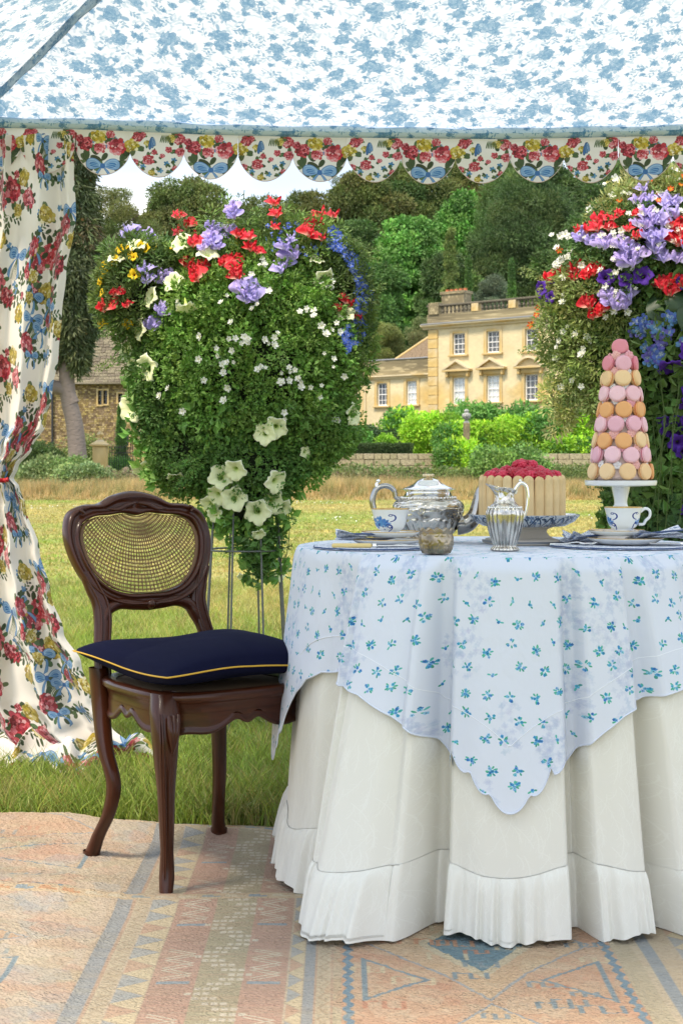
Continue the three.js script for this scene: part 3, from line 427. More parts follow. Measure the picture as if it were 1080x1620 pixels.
bush('wisteria_bush', 'lime wisteria mound in front of the house, behind the raspberries', 842, 645, 96, 83, G.wist, [...C.lime, ...C.lime, C.bush[0]], { by: T, size: 0.72, per: 330, n: 6 });
bush('wisteria_bush', 'green wisteria mound behind the lower part of the macaron tower', 935, 634, 100, 84, G.wist, [...C.lime, ...C.bush], { by: T, size: 0.72, per: 330, n: 6 });
bush('wisteria_bush', 'green bush by the house to the left of the macaron tower', 905, 628, 70, 92, G.wist, C.bush, { by: T, size: 1.0, per: 140 });
bush('wisteria_bush', 'low green bush on the terrace left of the macaron stand', 905, 690, 70, 78, G.wist, [...C.lime, ...C.bush], { by: T, size: 0.8, per: 120 });
bush('hanging_creeper', 'green creeper tumbling over the garden wall above the teapot spout', 722, 690, 34, 74.3, G.wist, [...C.bush, ...C.lime], { by: 0.9, size: 0.7, n: 4, per: 110, cat: 'creeper' });
{ // clipped hedge along the wall
  const S = 77 / FL, t = thing('clipped_hedge', 'low clipped hedge running along the top of the garden wall', 'hedge', [(575 - 540) * S, T, -77]), R = rng(4), pts = [];
  for (let i = 0; i < 2600; i++) { const x = (R() - 0.5) * 150 * S, a = R(), y = (0.42 + 0.12 * fbm(x * 2, 3)) * (a < 0.5 ? R() : 1), z = a < 0.5 ? 0.35 : (R() - 0.5) * 0.7; pts.push({ p: V(x, y, z), q: rq(R), s: 0.5 * mix(0.7, 1.3, R()), c: tint(R, [0.06, 0.12, 0.02], 0.3) }); }
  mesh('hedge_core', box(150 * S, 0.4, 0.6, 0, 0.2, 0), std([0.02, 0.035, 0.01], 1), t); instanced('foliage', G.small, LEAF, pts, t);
}
bush('gate_hedge', 'small dark hedge behind the iron railings', 195, 713, 44, 65, G.small, C.bush, { size: 0.55, n: 6, per: 90 });
{ // stone finial among the bushes
  const S = 79 / FL, t = thing('stone_finial', 'pale stone urn finial rising out of the wisteria below the house', 'finial', [(737.5 - 540) * S, T, -79]), top = EYE + (HZ - 647) * S - T;
  mesh('pillar', rbox(0.34, top - 0.75, 0.34, 0.03, 0, (top - 0.75) / 2, 0), MAT.grime, t); mesh('urn', bake(lathe(smoothPts([[0.16, 0], [0.16, 0.06], [0.08, 0.12], [0.24, 0.32], [0.22, 0.48], [0.1, 0.55], [0.14, 0.62], [0.09, 0.72], [0, 0.75]], 24), 16), [0, top - 0.75, 0]), std([0.55, 0.56, 0.56], 0.9, { map: lichenTex }), t);
}
// scrub between lawn and walls
bush('leafy_shrub', 'leafy green shrub in front of the garden wall, behind the raspberry cake', 808, 696, 90, 57, G.fine, [[0.13, 0.22, 0.04], [0.10, 0.19, 0.04]], { size: 0.75, n: 9, per: 100, shell: 0.3 });
bush('leafy_shrub', 'scrubby green bramble by the barn next to the curtain', 92, 712, 90, 55, G.fine, [[0.12, 0.18, 0.05], [0.15, 0.20, 0.07]], { size: 0.7, n: 10, per: 120, shell: 0.3 });
bush('leafy_shrub', 'green bramble in front of the left gate pier', 128, 735, 70, 53, G.fine, [[0.13, 0.19, 0.06], [0.15, 0.20, 0.08]], { size: 0.65, n: 8, per: 110, shell: 0.3 });
bush('dark_shrub', 'dark rounded shrub at the foot of the barn wall by the drainpipe', 62, 680, 40, 66, G.small, C.dark, { size: 0.7, n: 6, per: 120 });
bush('leafy_shrub', 'pale green sapling against the barn wall right of the bare trunk', 136, 664, 36, 68, G.fine, [[0.14, 0.18, 0.04], [0.12, 0.16, 0.04]], { size: 0.6, n: 5, per: 45, shell: 0.2 });
bush('low_scrub', 'low mossy yellow-green shrub left of the raspberry cake at the field wall', 690, 735, 80, 58.5, G.small, [[0.16, 0.19, 0.03], [0.12, 0.15, 0.03]], { size: 0.7, n: 8, per: 80 });
bush('low_scrub', 'brown-green scrub on the field wall right of the raspberry cake', 905, 737, 80, 58.5, G.small, [[0.12, 0.11, 0.04], [0.09, 0.1, 0.03]], { size: 0.7, n: 8, per: 90 });
bush('low_scrub', 'low weedy scrub at the field wall between basket and teapot', 545, 742, 110, 57, G.fine, [[0.10, 0.13, 0.03], [0.13, 0.14, 0.05]], { size: 0.55, n: 10, per: 70, shell: 0.2 });

{ // rough undergrowth hiding the foot of the field wall
  const R = rng(808), pts = []; for (let i = 0; i < 7500; i++) { const d = 56.2 + R() * 3.4, x = (R() - 0.5) * (d * 0.5 + 2), g = fbm(x * 0.22, d * 0.3, 6), y = R() * mix(0.4, 1.0, sst(0.35, 0.65, g)); pts.push({ p: V(x, y, -d), q: rq(R), s: mix(0.35, 0.75, R()), c: tint(R, g > 0.52 ? [0.16, 0.23, 0.05] : R() < 0.4 ? [0.24, 0.18, 0.09] : [0.20, 0.22, 0.08], 0.3) }); }
  stuff(instanced('undergrowth', G.fine, LEAF, pts), 'rough green and brown undergrowth along the foot of the field wall', 'undergrowth');
}
function bladeGeo(n, h, w, spread, seed, lean = 0.5) {
  const R = rng(seed), p = [];
  for (let i = 0; i < n; i++) {
    const a = R() * 6.28, r = Math.sqrt(R()) * spread, x = Math.cos(a) * r, z = Math.sin(a) * r, H = h * mix(0.45, 1.1, R()), b = R() * 6.28, L = lean * H * mix(0.2, 1, R()), dx = Math.cos(b) * L, dz = Math.sin(b) * L, f = R() * 6.28, wx = Math.cos(f) * w, wz = Math.sin(f) * w;
    const q = [[x - wx, 0, z - wz], [x + wx, 0, z + wz], [x + dx * 0.35 - wx * 0.8, H * 0.6, z + dz * 0.35 - wz * 0.8], [x + dx * 0.35 + wx * 0.8, H * 0.6, z + dz * 0.35 + wz * 0.8], [x + dx, H, z + dz]];
    for (const k of [0, 1, 3, 0, 3, 2, 2, 3, 4]) p.push(...q[k]);
  }
  const g = new THREE.BufferGeometry(); g.setAttribute('position', new THREE.Float32BufferAttribute(p, 3)); g.computeVertexNormals(); return g;
}
{ // lawn grass: dense near the tent, coarser further off
  const R = rng(123), near = [], far = [], tall = [], daisy = [], upq = (r) => new THREE.Quaternion().setFromEuler(new THREE.Euler((r() - 0.5) * 0.3, r() * 6.28, (r() - 0.5) * 0.3));
  const col = (x, d) => { const g = fbm(x * 0.35 + 9, d * 0.16, 1, 4) + (R() - 0.5) * 0.3, k = sst(0.42, 0.62, g - 0.03 + 0.2 * Math.exp(-Math.pow((d - 11.5) / 3.2, 2)) + 0.05 * Math.exp(-Math.pow((d - 5) / 1.5, 2)) - 0.07 * sst(14, 26, d)); const n = 1 - 0.10 * sst(9, 5, d), dry = R() < mix(0.12, 0.42, sst(0.45, 0.65, fbm(x * 2.2, d * 2.2, 9))) ? 0.7 : 0; return tint(R, [mix(mix(0.50, 0.28, k), 0.48, dry) * n, mix(mix(0.45, 0.38, k), 0.39, dry) * n, mix(mix(0.14, 0.045, k), 0.13, dry) * n], 0.35, 0.12); };
  for (let i = 0; i < 17000; i++) { const d = 3.9 + Math.pow(R(), 1.5) * 8.4, x = (R() - 0.5) * (d * 0.5 + 0.5); near.push({ p: V(x, -0.004, -d), q: upq(R), s: V(1, mix(0.5, 1.25, R()) * mix(0.7, 1.3, fbm(x * 1.7, d * 1.7, 8)), 1), c: col(x, d) }); }
  for (let i = 0; i < 24000; i++) { const d = 11 + Math.pow(R(), 1.25) * 38, x = (R() - 0.5) * (d * 0.5 + 1); far.push({ p: V(x, -0.02, -d), q: upq(R), s: V(mix(1, 2.2, d / 48), mix(0.5, 1.1, R()), mix(1, 2.2, d / 48)), c: col(x, d) }); }
  for (let i = 0; i < 9000; i++) { const d = 46.5 + R() * 11, x = (R() - 0.5) * (d * 0.5 + 2), h = 0.45 + 0.75 * fbm(x * 0.5, d * 0.5, 3), g = R() < 0.22; tall.push({ p: V(x, -0.02, -d), q: upq(R), s: V(1, h * mix(0.7, 1.2, R()) * sst(45.8, 48.5, d), 1), c: tint(R, g ? [0.20, 0.23, 0.06] : [0.56, 0.42, 0.17], 0.25, 0.1) }); }
  const gm = leafMat({ roughness: 0.6 });
  stuff(instanced('lawn_grass', bladeGeo(18, 0.085, 0.0019, 0.055, 1, 1.1), gm, near), 'short patchy lawn grass just beyond the rugs', 'grass');
  stuff(instanced('meadow_grass', bladeGeo(26, 0.05, 0.004, 0.13, 2, 0.7), gm, far), 'mown meadow grass stretching back to the straw coloured strip', 'grass');
  stuff(instanced('tall_grass', bladeGeo(26, 0.75, 0.006, 0.22, 3, 0.35), gm, tall), 'tall straw coloured grass along the far edge of the lawn', 'grass');
  for (const [px, py, n, sp] of [[130, 806, 34, 1.6], [555, 826, 13, 0.5], [500, 798, 14, 0.8], [900, 822, 20, 0.8]]) { const d = EYE * FL / (py - HZ); for (let i = 0; i < n; i++) daisy.push({ p: V((px - 540) * d / FL + (R() - 0.5) * sp * 2, 0.06, -d + (R() - 0.5) * 3), q: upq(R), s: mix(0.7, 1.3, R()), c: lin(0.85, 0.85, 0.78) }); }
  stuff(instanced('clover_blossom', new THREE.IcosahedronGeometry(0.013, 0), std([1, 1, 1], 0.8), daisy), 'scattered white clover heads in the meadow grass', 'flowers');
}
// ---------------------------------------------------------------- printed fabrics
const hsl = (h, s, l, a = 1) => `hsla(${h},${s}%,${l}%,${a})`;
function petalShape(c, x, y, len, wid, ang, fill, stroke) {
  c.save(); c.translate(x, y); c.rotate(ang); c.beginPath(); c.moveTo(0, 0);
  c.bezierCurveTo(len * 0.3, -wid * 1.1, len * 0.95, -wid * 0.9, len, -wid * 0.12); c.lineTo(len * 0.93, 0); c.lineTo(len, wid * 0.16); c.bezierCurveTo(len * 0.9, wid, len * 0.3, wid * 1.1, 0, 0);
  c.fillStyle = fill; c.fill(); if (stroke) { c.strokeStyle = stroke; c.lineWidth = Math.max(0.7, len * 0.035); c.stroke(); c.beginPath(); for (const k of [-0.35, 0, 0.35]) { c.moveTo(len * 0.25, wid * k * 0.5); c.lineTo(len * 0.85, wid * k); } c.lineWidth = Math.max(0.5, len * 0.018); c.stroke(); } c.restore();
}
function peony(c, x, y, r, R, h, s, tone = 0) { // a many-petalled printed bloom
  for (let ring = 0; ring < 5; ring++) { const n = [11, 10, 8, 6, 4][ring], rr = r * [1, 0.8, 0.6, 0.42, 0.25][ring], o = R() * 6;
    for (let i = 0; i < n; i++) { const a = o + i * 6.283 / n + (R() - 0.5) * 0.3, l = 35 + tone + Math.pow(R(), 1.6) * 44 + (ring % 2 ? -5 : 5); petalShape(c, x + Math.cos(a) * r * 0.05, y + Math.sin(a) * r * 0.05, rr * (0.85 + R() * 0.25), rr * 0.36, a, hsl(h + R() * 8 - 4, s - R() * 20, l), hsl(h, s, l - 20, 0.75)); } }
  c.fillStyle = hsl(h, s, 24, 0.8); c.beginPath(); c.arc(x, y, r * 0.09, 0, 7); c.fill();
}
function leafShape(c, x, y, len, ang, R, h = 95, s = 22, l = 33) { const w = len * (0.24 + R() * 0.1), ll = l + (R() - 0.5) * 18; petalShape(c, x, y, len, w, ang, hsl(h + R() * 30 - 15, s, ll), hsl(h, s, ll - 14, 0.7)); }
function sprigPrint(c, x, y, len, ang, R, fn) { c.save(); c.strokeStyle = hsl(90, 20, 32, 0.9); c.lineWidth = Math.max(1, len * 0.02); c.beginPath(); c.moveTo(x, y); c.lineTo(x + Math.cos(ang) * len, y + Math.sin(ang) * len); c.stroke(); c.restore(); for (let i = 1; i <= 5; i++) { const t = i / 5, a = ang + (i % 2 ? 0.8 : -0.8); fn(x + Math.cos(ang) * len * t, y + Math.sin(ang) * len * t, len * 0.28, a); } }
function bow(c, x, y, s, R, rot = 0) {
  c.save(); c.translate(x, y); c.rotate(rot);
  const shade = (path, l) => { c.beginPath(); path(); c.fillStyle = hsl(211, 46, l); c.fill(); c.strokeStyle = hsl(216, 50, 40, 0.75); c.lineWidth = s * 0.02; c.stroke(); };
  for (const m of [-1, 1]) {
    shade(() => { c.moveTo(0, 0); c.bezierCurveTo(m * s * 0.1, s * 0.3, m * s * 0.42, s * 0.5, m * s * 0.3, s * 1.15); c.lineTo(m * s * 0.5, s * 1.0); c.bezierCurveTo(m * s * 0.55, s * 0.6, m * s * 0.25, s * 0.2, 0, 0); }, 62);
    shade(() => { c.moveTo(0, 0); c.bezierCurveTo(m * s * 0.25, -s * 0.55, m * s * 0.8, -s * 0.5, m * s * 0.78, -s * 0.1); c.bezierCurveTo(m * s * 0.76, s * 0.3, m * s * 0.3, s * 0.2, 0, 0); }, 66);
    shade(() => { c.moveTo(m * s * 0.1, -s * 0.02); c.bezierCurveTo(m * s * 0.3, -s * 0.26, m * s * 0.62, -s * 0.28, m * s * 0.6, -s * 0.05); c.bezierCurveTo(m * s * 0.5, s * 0.1, m * s * 0.3, s * 0.1, m * s * 0.1, -s * 0.02); }, 49);
    c.strokeStyle = hsl(206, 60, 82, 0.8); c.lineWidth = s * 0.025; for (let k = 0; k < 4; k++) { c.beginPath(); c.moveTo(m * s * 0.1, 0); c.quadraticCurveTo(m * s * (0.3 + k * 0.06), -s * (0.42 - k * 0.13), m * s * (0.68 - k * 0.03), -s * (0.3 - k * 0.13)); c.stroke(); }
  }
  c.fillStyle = hsl(213, 46, 46); c.beginPath(); c.ellipse(0, 0, s * 0.12, s * 0.14, 0, 0, 7); c.fill(); c.restore();
}
function wrapped(w, h, x, y, r, f) { for (const dx of [-w, 0, w]) for (const dy of [-h, 0, h]) if (x + dx > -r && x + dx < w + r && y + dy > -r && y + dy < h + r) f(x + dx, y + dy); }
const curtainTex = canvas(1024, 1024, (c, w, h) => { // repeat of 0.52 m
  c.fillStyle = '#f4efe9'; c.fillRect(0, 0, w, h); let sd = 1; const P = (x, y, r, f) => { const s0 = sd++ * 77; wrapped(w, h, x, y, r, (X, Y) => f(X, Y, rng(s0))); };
  for (const [x, y, n] of [[120, 330, 4], [620, 120, 4], [880, 560, 4], [340, 760, 4], [90, 900, 3], [700, 900, 4], [480, 430, 3], [960, 260, 3]]) P(x, y, 180, (X, Y, R) => { for (let i = 0; i < n; i++) sprigPrint(c, X, Y, 60 + R() * 60, R() * 6.28, R, (a, b, l, q) => leafShape(c, a, b, l * 1.4, q, R)); });
  for (let k = 0; k < 26; k++) { const R0 = rng(k + 500), x = R0() * w, y = R0() * h; P(x, y, 60, (X, Y, R) => { for (let i = 0; i < 5; i++) petalShape(c, X, Y, 24, 10, i * 1.256 + R(), hsl(208, 40, 45 + R() * 24), hsl(214, 45, 30, 0.6)); leafShape(c, X + 10, Y + 10, 34, R() * 6, R); }); }
  for (let k = 0; k < 12; k++) { const R0 = rng(k + 900); P(R0() * w, R0() * h, 60, (X, Y, R) => { peony(c, X, Y, 24, R, 354, 58, 6); leafShape(c, X + 16, Y + 12, 36, R() * 6, R); leafShape(c, X - 16, Y + 4, 30, 3 + R(), R); }); }
  for (const [x, y, s, r] of [[250, 560, 118, 0.2], [760, 300, 118, -0.15], [500, 930, 104, 0.1], [900, 800, 92, -0.4]]) P(x, y, 200, (X, Y, R) => { c.strokeStyle = hsl(95, 25, 28); c.lineWidth = 4; for (let i = 0; i < 9; i++) { c.beginPath(); c.moveTo(X, Y); c.lineTo(X - 50 + i * 13, Y + 120 + R() * 30); c.stroke(); } bow(c, X, Y, s, R, r); });
  for (const [x, y, r, hh, ss, t] of [[160, 180, 74, 354, 62, 0], [330, 250, 56, 352, 60, 4], [590, 560, 78, 356, 60, 8], [730, 620, 56, 352, 64, -4], [880, 130, 70, 354, 62, -3], [80, 700, 72, 355, 62, 6], [200, 800, 52, 352, 64, -5], [640, 790, 66, 354, 60, 2], [960, 960, 60, 354, 60, 0], [470, 60, 50, 354, 60, 6], [410, 660, 50, 354, 62, 6]]) P(x, y, r * 1.6, (X, Y, R) => { for (let i = 0; i < 5; i++) leafShape(c, X + Math.cos(i * 1.4) * r * 0.7, Y + Math.sin(i * 1.4) * r * 0.7, r * 0.85, i * 1.4 + R() - 0.5, R); peony(c, X, Y, r, R, hh, ss, t); });
  for (let k = 0; k < 30; k++) { const R0 = rng(k + 1300), r = 34 + R0() * 30; P(R0() * w, R0() * h, 110, (X, Y, R) => { for (let i = 0; i < 5; i++) leafShape(c, X + Math.cos(i * 1.3) * r * 0.7, Y + Math.sin(i * 1.3) * r * 0.7, r * 0.95, i * 1.3 + R() - 0.5, R); if (k % 4 === 3) bow(c, X, Y, r * 1.7, R, R() - 0.5); else peony(c, X, Y, r, R, k % 4 === 2 ? 49 : 354, 58, k % 4 === 2 ? 8 : 3); }); }
  for (const [x, y, r] of [[260, 110, 54], [520, 330, 58], [820, 470, 56], [60, 480, 52], [340, 900, 56], [780, 980, 50], [980, 650, 48]]) P(x, y, r * 1.5, (X, Y, R) => { for (let i = 0; i < 3; i++) leafShape(c, X, Y, r * 1.3, i * 2 + R(), R); peony(c, X, Y, r, R, 49, 62, 6); });
});
const valanceTex = canvas(1024, 512, (c, w, h) => { // two scallops: 0.342 m x 0.16 m
  c.fillStyle = '#e9e5e0'; c.fillRect(0, 0, w, h); let sd = 300; const P = (x, y, r, f) => { const s0 = sd++ * 91; for (const dx of [-w, 0, w]) f(x + dx, y, rng(s0)); };
  for (const [x, y] of [[150, 150], [380, 120], [100, 330], [420, 320], [250, 330], [560, 180]]) P(x, y, 150, (X, Y, R) => { for (let i = 0; i < 5; i++) leafShape(c, X, Y, 90 + R() * 40, R() * 6.28, R); });
  for (let i = 0; i < 14; i++) { const R0 = rng(i + 60), x = 130 + R0() * 320, y = 60 + R0() * 160; P(x, y, 40, (X, Y, R) => { for (let k = 0; k < 5; k++) petalShape(c, X, Y, 26, 11, k * 1.256, hsl(208, 42, 48 + R() * 20), hsl(214, 45, 32, 0.6)); }); }
  P(256, 385, 240, (X, Y, R) => { bow(c, X, Y, 205, R, 0); });
  for (const [x, y, r, hh, t] of [[96, 150, 74, 354, -4], [232, 185, 62, 354, 10], [390, 170, 92, 354, 4], [40, 90, 40, 352, 0]]) P(x, y, r, (X, Y, R) => peony(c, X, Y, r, R, hh, 62, t));
  for (const [x, y, r] of [[215, 70, 76], [530, 150, 72]]) P(x, y, r, (X, Y, R) => peony(c, X, Y, r, R, 50, 64, 6));
  for (const [x, y, r] of [[690, 300, 56], [745, 215, 28], [330, 40, 44], [640, 30, 30]]) P(x, y, r, (X, Y, R) => { for (let i = 0; i < 3; i++) leafShape(c, X, Y, r * 1.5, i * 2 + R(), R); peony(c, X, Y, r, R, 354, 60, 8); });
  for (const [x, y] of [[860, 330], [930, 290], [800, 410], [900, 420], [640, 380], [960, 380]]) P(x, y, 60, (X, Y, R) => { for (let i = 0; i < 5; i++) petalShape(c, X, Y, 30, 12, i * 1.256, hsl(205, 45, 42 + R() * 20), hsl(214, 45, 30, 0.6)); leafShape(c, X, Y, 50, R() * 6, R); leafShape(c, X, Y, 44, R() * 6, R); });
  for (const [x, y, r, hh] of [[590, 60, 56, 354], [980, 60, 60, 354], [900, 60, 44, 50], [990, 200, 50, 354], [560, 330, 36, 354], [940, 380, 30, 354], [680, 120, 34, 50], [610, 440, 40, 354], [880, 180, 34, 354], [720, 440, 34, 50], [820, 250, 26, 354]]) P(x, y, r, (X, Y, R) => { leafShape(c, X, Y, r * 1.7, R() * 6, R); leafShape(c, X, Y, r * 1.7, R() * 6, R); peony(c, X, Y, r, R, hh, 60, 6); });
  P(760, 130, 90, (X, Y, R) => { for (let i = 0; i < 3; i++) petalShape(c, X - 40 + i * 6, Y - 80, 140 - i * 20, 18, 1.7 - i * 0.15, hsl(212, 46, 52 + i * 8), hsl(214, 45, 32)); for (let i = 0; i < 7; i++) petalShape(c, X + 60 + i * 10, Y - 110, 90, 7, 1.8 - i * 0.08, hsl(100, 25, 30)); });
});
function toileDraw(bg, pal, n, seedBase) { return (c, w, h) => { // engraved single-colour sprays and roses on a jittered lattice
  c.fillStyle = bg; c.fillRect(0, 0, w, h); let sd = seedBase; const P = (x, y, r, f) => { const s0 = sd++ * 53; wrapped(w, h, x, y, r, (X, Y) => f(X, Y, rng(s0))); };
  const R0 = rng(seedBase), [hue, sat, ink] = pal, T = (l, a = 1) => hsl(hue, sat, l, a), cell = w / n, lat = (m, k, f) => { for (let j = 0; j < m; j++) for (let i = 0; i < m; i++) f((i + 0.5 * (j % 2) + 0.5 + (R0() - 0.5) * k) * w / m, (j + 0.5 + (R0() - 0.5) * k) * h / m); };
  const lf = (R, l, x, y, a) => petalShape(c, x, y, l, l * 0.24, a, T(ink + 12 + R() * 10, 0.75), T(ink - 2, 0.8));
  lat(Math.round(n * 1.7), 0.9, (x, y) => P(x, y, cell, (X, Y, R) => { for (let k = 0; k < 6; k++) petalShape(c, X + (R() - 0.5) * cell * 0.5, Y + (R() - 0.5) * cell * 0.5, cell * (0.14 + R() * 0.16), cell * 0.05, R() * 6.28, T(ink + 22, 0.4)); }));
  lat(Math.round(n * 1.5), 0.8, (x, y) => P(x, y, cell, (X, Y, R) => { const a = R() * 6.28, L = cell * (0.3 + R() * 0.35); c.strokeStyle = T(ink, 0.8); c.lineWidth = cell * 0.012; c.beginPath(); c.moveTo(X, Y); c.quadraticCurveTo(X + Math.cos(a) * L * 0.6 + 10, Y + Math.sin(a) * L * 0.6, X + Math.cos(a + 0.3) * L, Y + Math.sin(a + 0.3) * L); c.stroke(); for (let k = 1; k < 6; k++) lf(R, cell * (0.09 + R() * 0.1), X + Math.cos(a) * L * k / 6, Y + Math.sin(a) * L * k / 6, a + (k % 2 ? 0.9 : -0.9)); }));
  const rose = (x, y, r) => P(x, y, r * 2, (X, Y, R) => { for (let i = 0; i < 5; i++) { const b = R() * 6.28; lf(R, r * (0.5 + R() * 0.5), X + Math.cos(b) * r * 0.8, Y + Math.sin(b) * r * 0.8, b + (R() - 0.5)); } for (let ring = 0; ring < 4; ring++) { const m = [12, 9, 7, 4][ring], rr = r * [1, 0.78, 0.54, 0.3][ring]; for (let i = 0; i < m; i++) petalShape(c, X, Y, rr * (0.8 + R() * 0.3), rr * 0.36, i * 6.283 / m + R() * 0.5, T(ink + 6 + R() * 22, 0.9), T(ink - 8, 0.75)); } });
  lat(n, 0.95, (x, y) => rose(x, y, cell * (0.13 + R0() * 0.17))); lat(Math.round(n * 0.5), 0.7, (x, y) => rose(x, y, cell * (0.26 + R0() * 0.12))); lat(Math.round(n * 1.25), 0.9, (x, y) => rose(x, y, cell * (0.08 + R0() * 0.07)));
}; }
const toileTex = canvas(2048, 2048, (c, w, h) => { c.save(); toileDraw('#f7f9fb', [205, 37, 58], 14, 41)(c, w, h); c.restore(); });
const toileDark = canvas(512, 512, toileDraw('#bcd0e0', [208, 42, 46], 4, 77));

// ---------------------------------------------------------------- the tent
const EAVE = 4.65, EY = (px) => EYE + (HZ - interp([[-400, 176], [0, 187], [150, 190], [330, 198], [500, 202], [800, 205], [1080, 199], [1500, 188]], px)) * EAVE / FL, pxOf = (x) => 540 + x * FL / EAVE;
const CX = -1.17, CXR = 1.83, APEX = V(0.33, 2.82, -3.15);
const tent = thing('garden_tent', 'fabric garden tent lined in pale blue toile with a scalloped floral valance', 'tent');
{
  const roofMat = phys([0.82, 0.83, 0.84], 0.95, { map: rep(toileTex, 1 / 1.25, 1 / 1.25), transmission: 0.58 });
  const panel = (a, b, s0) => grid(50, 40, (u, v) => { // eave a-b up to the apex, sagging between the ribs
    const ea = a.clone().lerp(b, u); if (a.z === b.z) ea.y = EY(pxOf(ea.x)); const p = ea.lerp(APEX, Math.min(v, 0.999)); p.y -= 0.05 * Math.sin(Math.PI * u) * Math.sin(Math.PI * Math.min(1, v * 1.2)) + 0.004 * (fbm(u * 9, v * 6, s0) - 0.5) * 4 * (1 - v); return p; },
    (u, v) => [(u - 0.5) * 3 * (1 - v) + s0, v * 1.72 + s0 * 0.3]);
  const BL = V(CX, EY(pxOf(CX)), -EAVE), BR = V(CXR, EY(pxOf(CXR)), -EAVE), FLc = V(CX, 2.05, -1.65), FRc = V(CXR, 2.05, -1.65);
  mesh('roof_panel', panel(BL, BR, 0), roofMat, tent); mesh('roof_panel', panel(FLc, BL, 1.3), roofMat, tent); mesh('roof_panel', panel(BR, FRc, 2.1), roofMat, tent); mesh('roof_panel', panel(FRc, FLc.clone().setZ(-1.6501), 0.7), roofMat, tent);
  const wrap = std([0.9, 0.9, 0.9], 0.85, { map: rep(toileDark, 1, 1) });
  const wrinkle = (t, a) => 0.021 + 0.002 * Math.sin(t * 90 + a) + 0.002 * Math.sin(t * 41);
  for (const k of [BL, BR]) { const a = k.clone(), b = APEX.clone(); a.y -= 0.012; b.y -= 0.02; mesh('rib_pole', grid(10, 90, (u, v) => { const p = a.clone().lerp(b, v), r = wrinkle(v, u * 6.28), q = u * 6.283; return p.add(V(Math.cos(q) * r * 0.7, Math.sin(q) * r, Math.cos(q) * r * 0.7)); }, (u, v) => [u * 0.4, v * 6.5]), wrap, tent); }
  for (const [k, x] of [[BL, CX], [BR, CXR]]) mesh('side_rail', rod(V(x, k.y - 0.02, -EAVE), V(x, 2.03, -1.65), 0.022, 0.022, 10), wrap, tent);
  mesh('eave_rail', grid(12, 160, (u, v) => { const x = mix(CX - 0.02, CXR + 0.02, v), q = u * 6.283, r = 0.021 * (1 + 0.1 * Math.sin(v * 70) + 0.06 * Math.sin(v * 31 + 2)); return V(x, EY(pxOf(x)) - 0.017 + Math.sin(q) * r, -EAVE + Math.cos(q) * r); }, (u, v) => [u * 0.4, v * 10]), wrap, tent);
  for (const x of [CX, CXR]) mesh('post', rod(V(x, -0.1, -EAVE - 0.03), V(x, EY(pxOf(x)), -EAVE - 0.03), 0.022, 0.022, 10), std([0.5, 0.5, 0.48], 0.6), tent);
  // scalloped valance, each scallop its own flap of cloth
  const vm = phys([0.92, 0.92, 0.92], 0.9, { map: valanceTex, transmission: 0.3 }), W = 0.1703, hem = std([0.6, 0.12, 0.08], 0.8);
  const X0 = (207 - 540) * EAVE / FL;
  for (let k = -5; k < 14; k++) {
    const xa = X0 + W * k; if (xa + W < CX || xa > CXR) continue;
    const zf = (u, v) => 0.024 + 0.006 * Math.sin(u * 6.283 * 1 + k * 1.7) * v + 0.012 * v * Math.sin(k * 2.1) + 0.01 * v * (fbm(u * 3 + k, v * 2, 4) - 0.5), top = (x) => EY(pxOf(x)) - 0.036, len = (u) => 0.062 + 0.078 * Math.pow(Math.sin(Math.PI * Math.min(0.999, Math.max(0.001, u))), 0.62) + 0.006 * (u < 0.5 ? 0 : 0);
    const odd = ((k % 2) + 2) % 2;
    const fl = mesh('scallop', grid(22, 10, (u, v) => { const x = xa + W * u; return V(x, top(x) - len(u) * v, -EAVE + zf(u, v)); }, (u, v) => [(odd ? 0 : 0.5) + u * 0.5, 1 - v * len(u) / 0.148]), vm, tent);
    mesh('binding', grid(5, 22, (q, u) => { const x = xa + W * u, a = q * 6.283; return V(x, top(x) - len(u) + Math.sin(a) * 0.0016, -EAVE + zf(u, 1) + Math.cos(a) * 0.0016); }, null), std([0.62, 0.5, 0.45], 0.8), fl);
  }
  // the outer sheet of the roof above the lining rolls over the rail
}

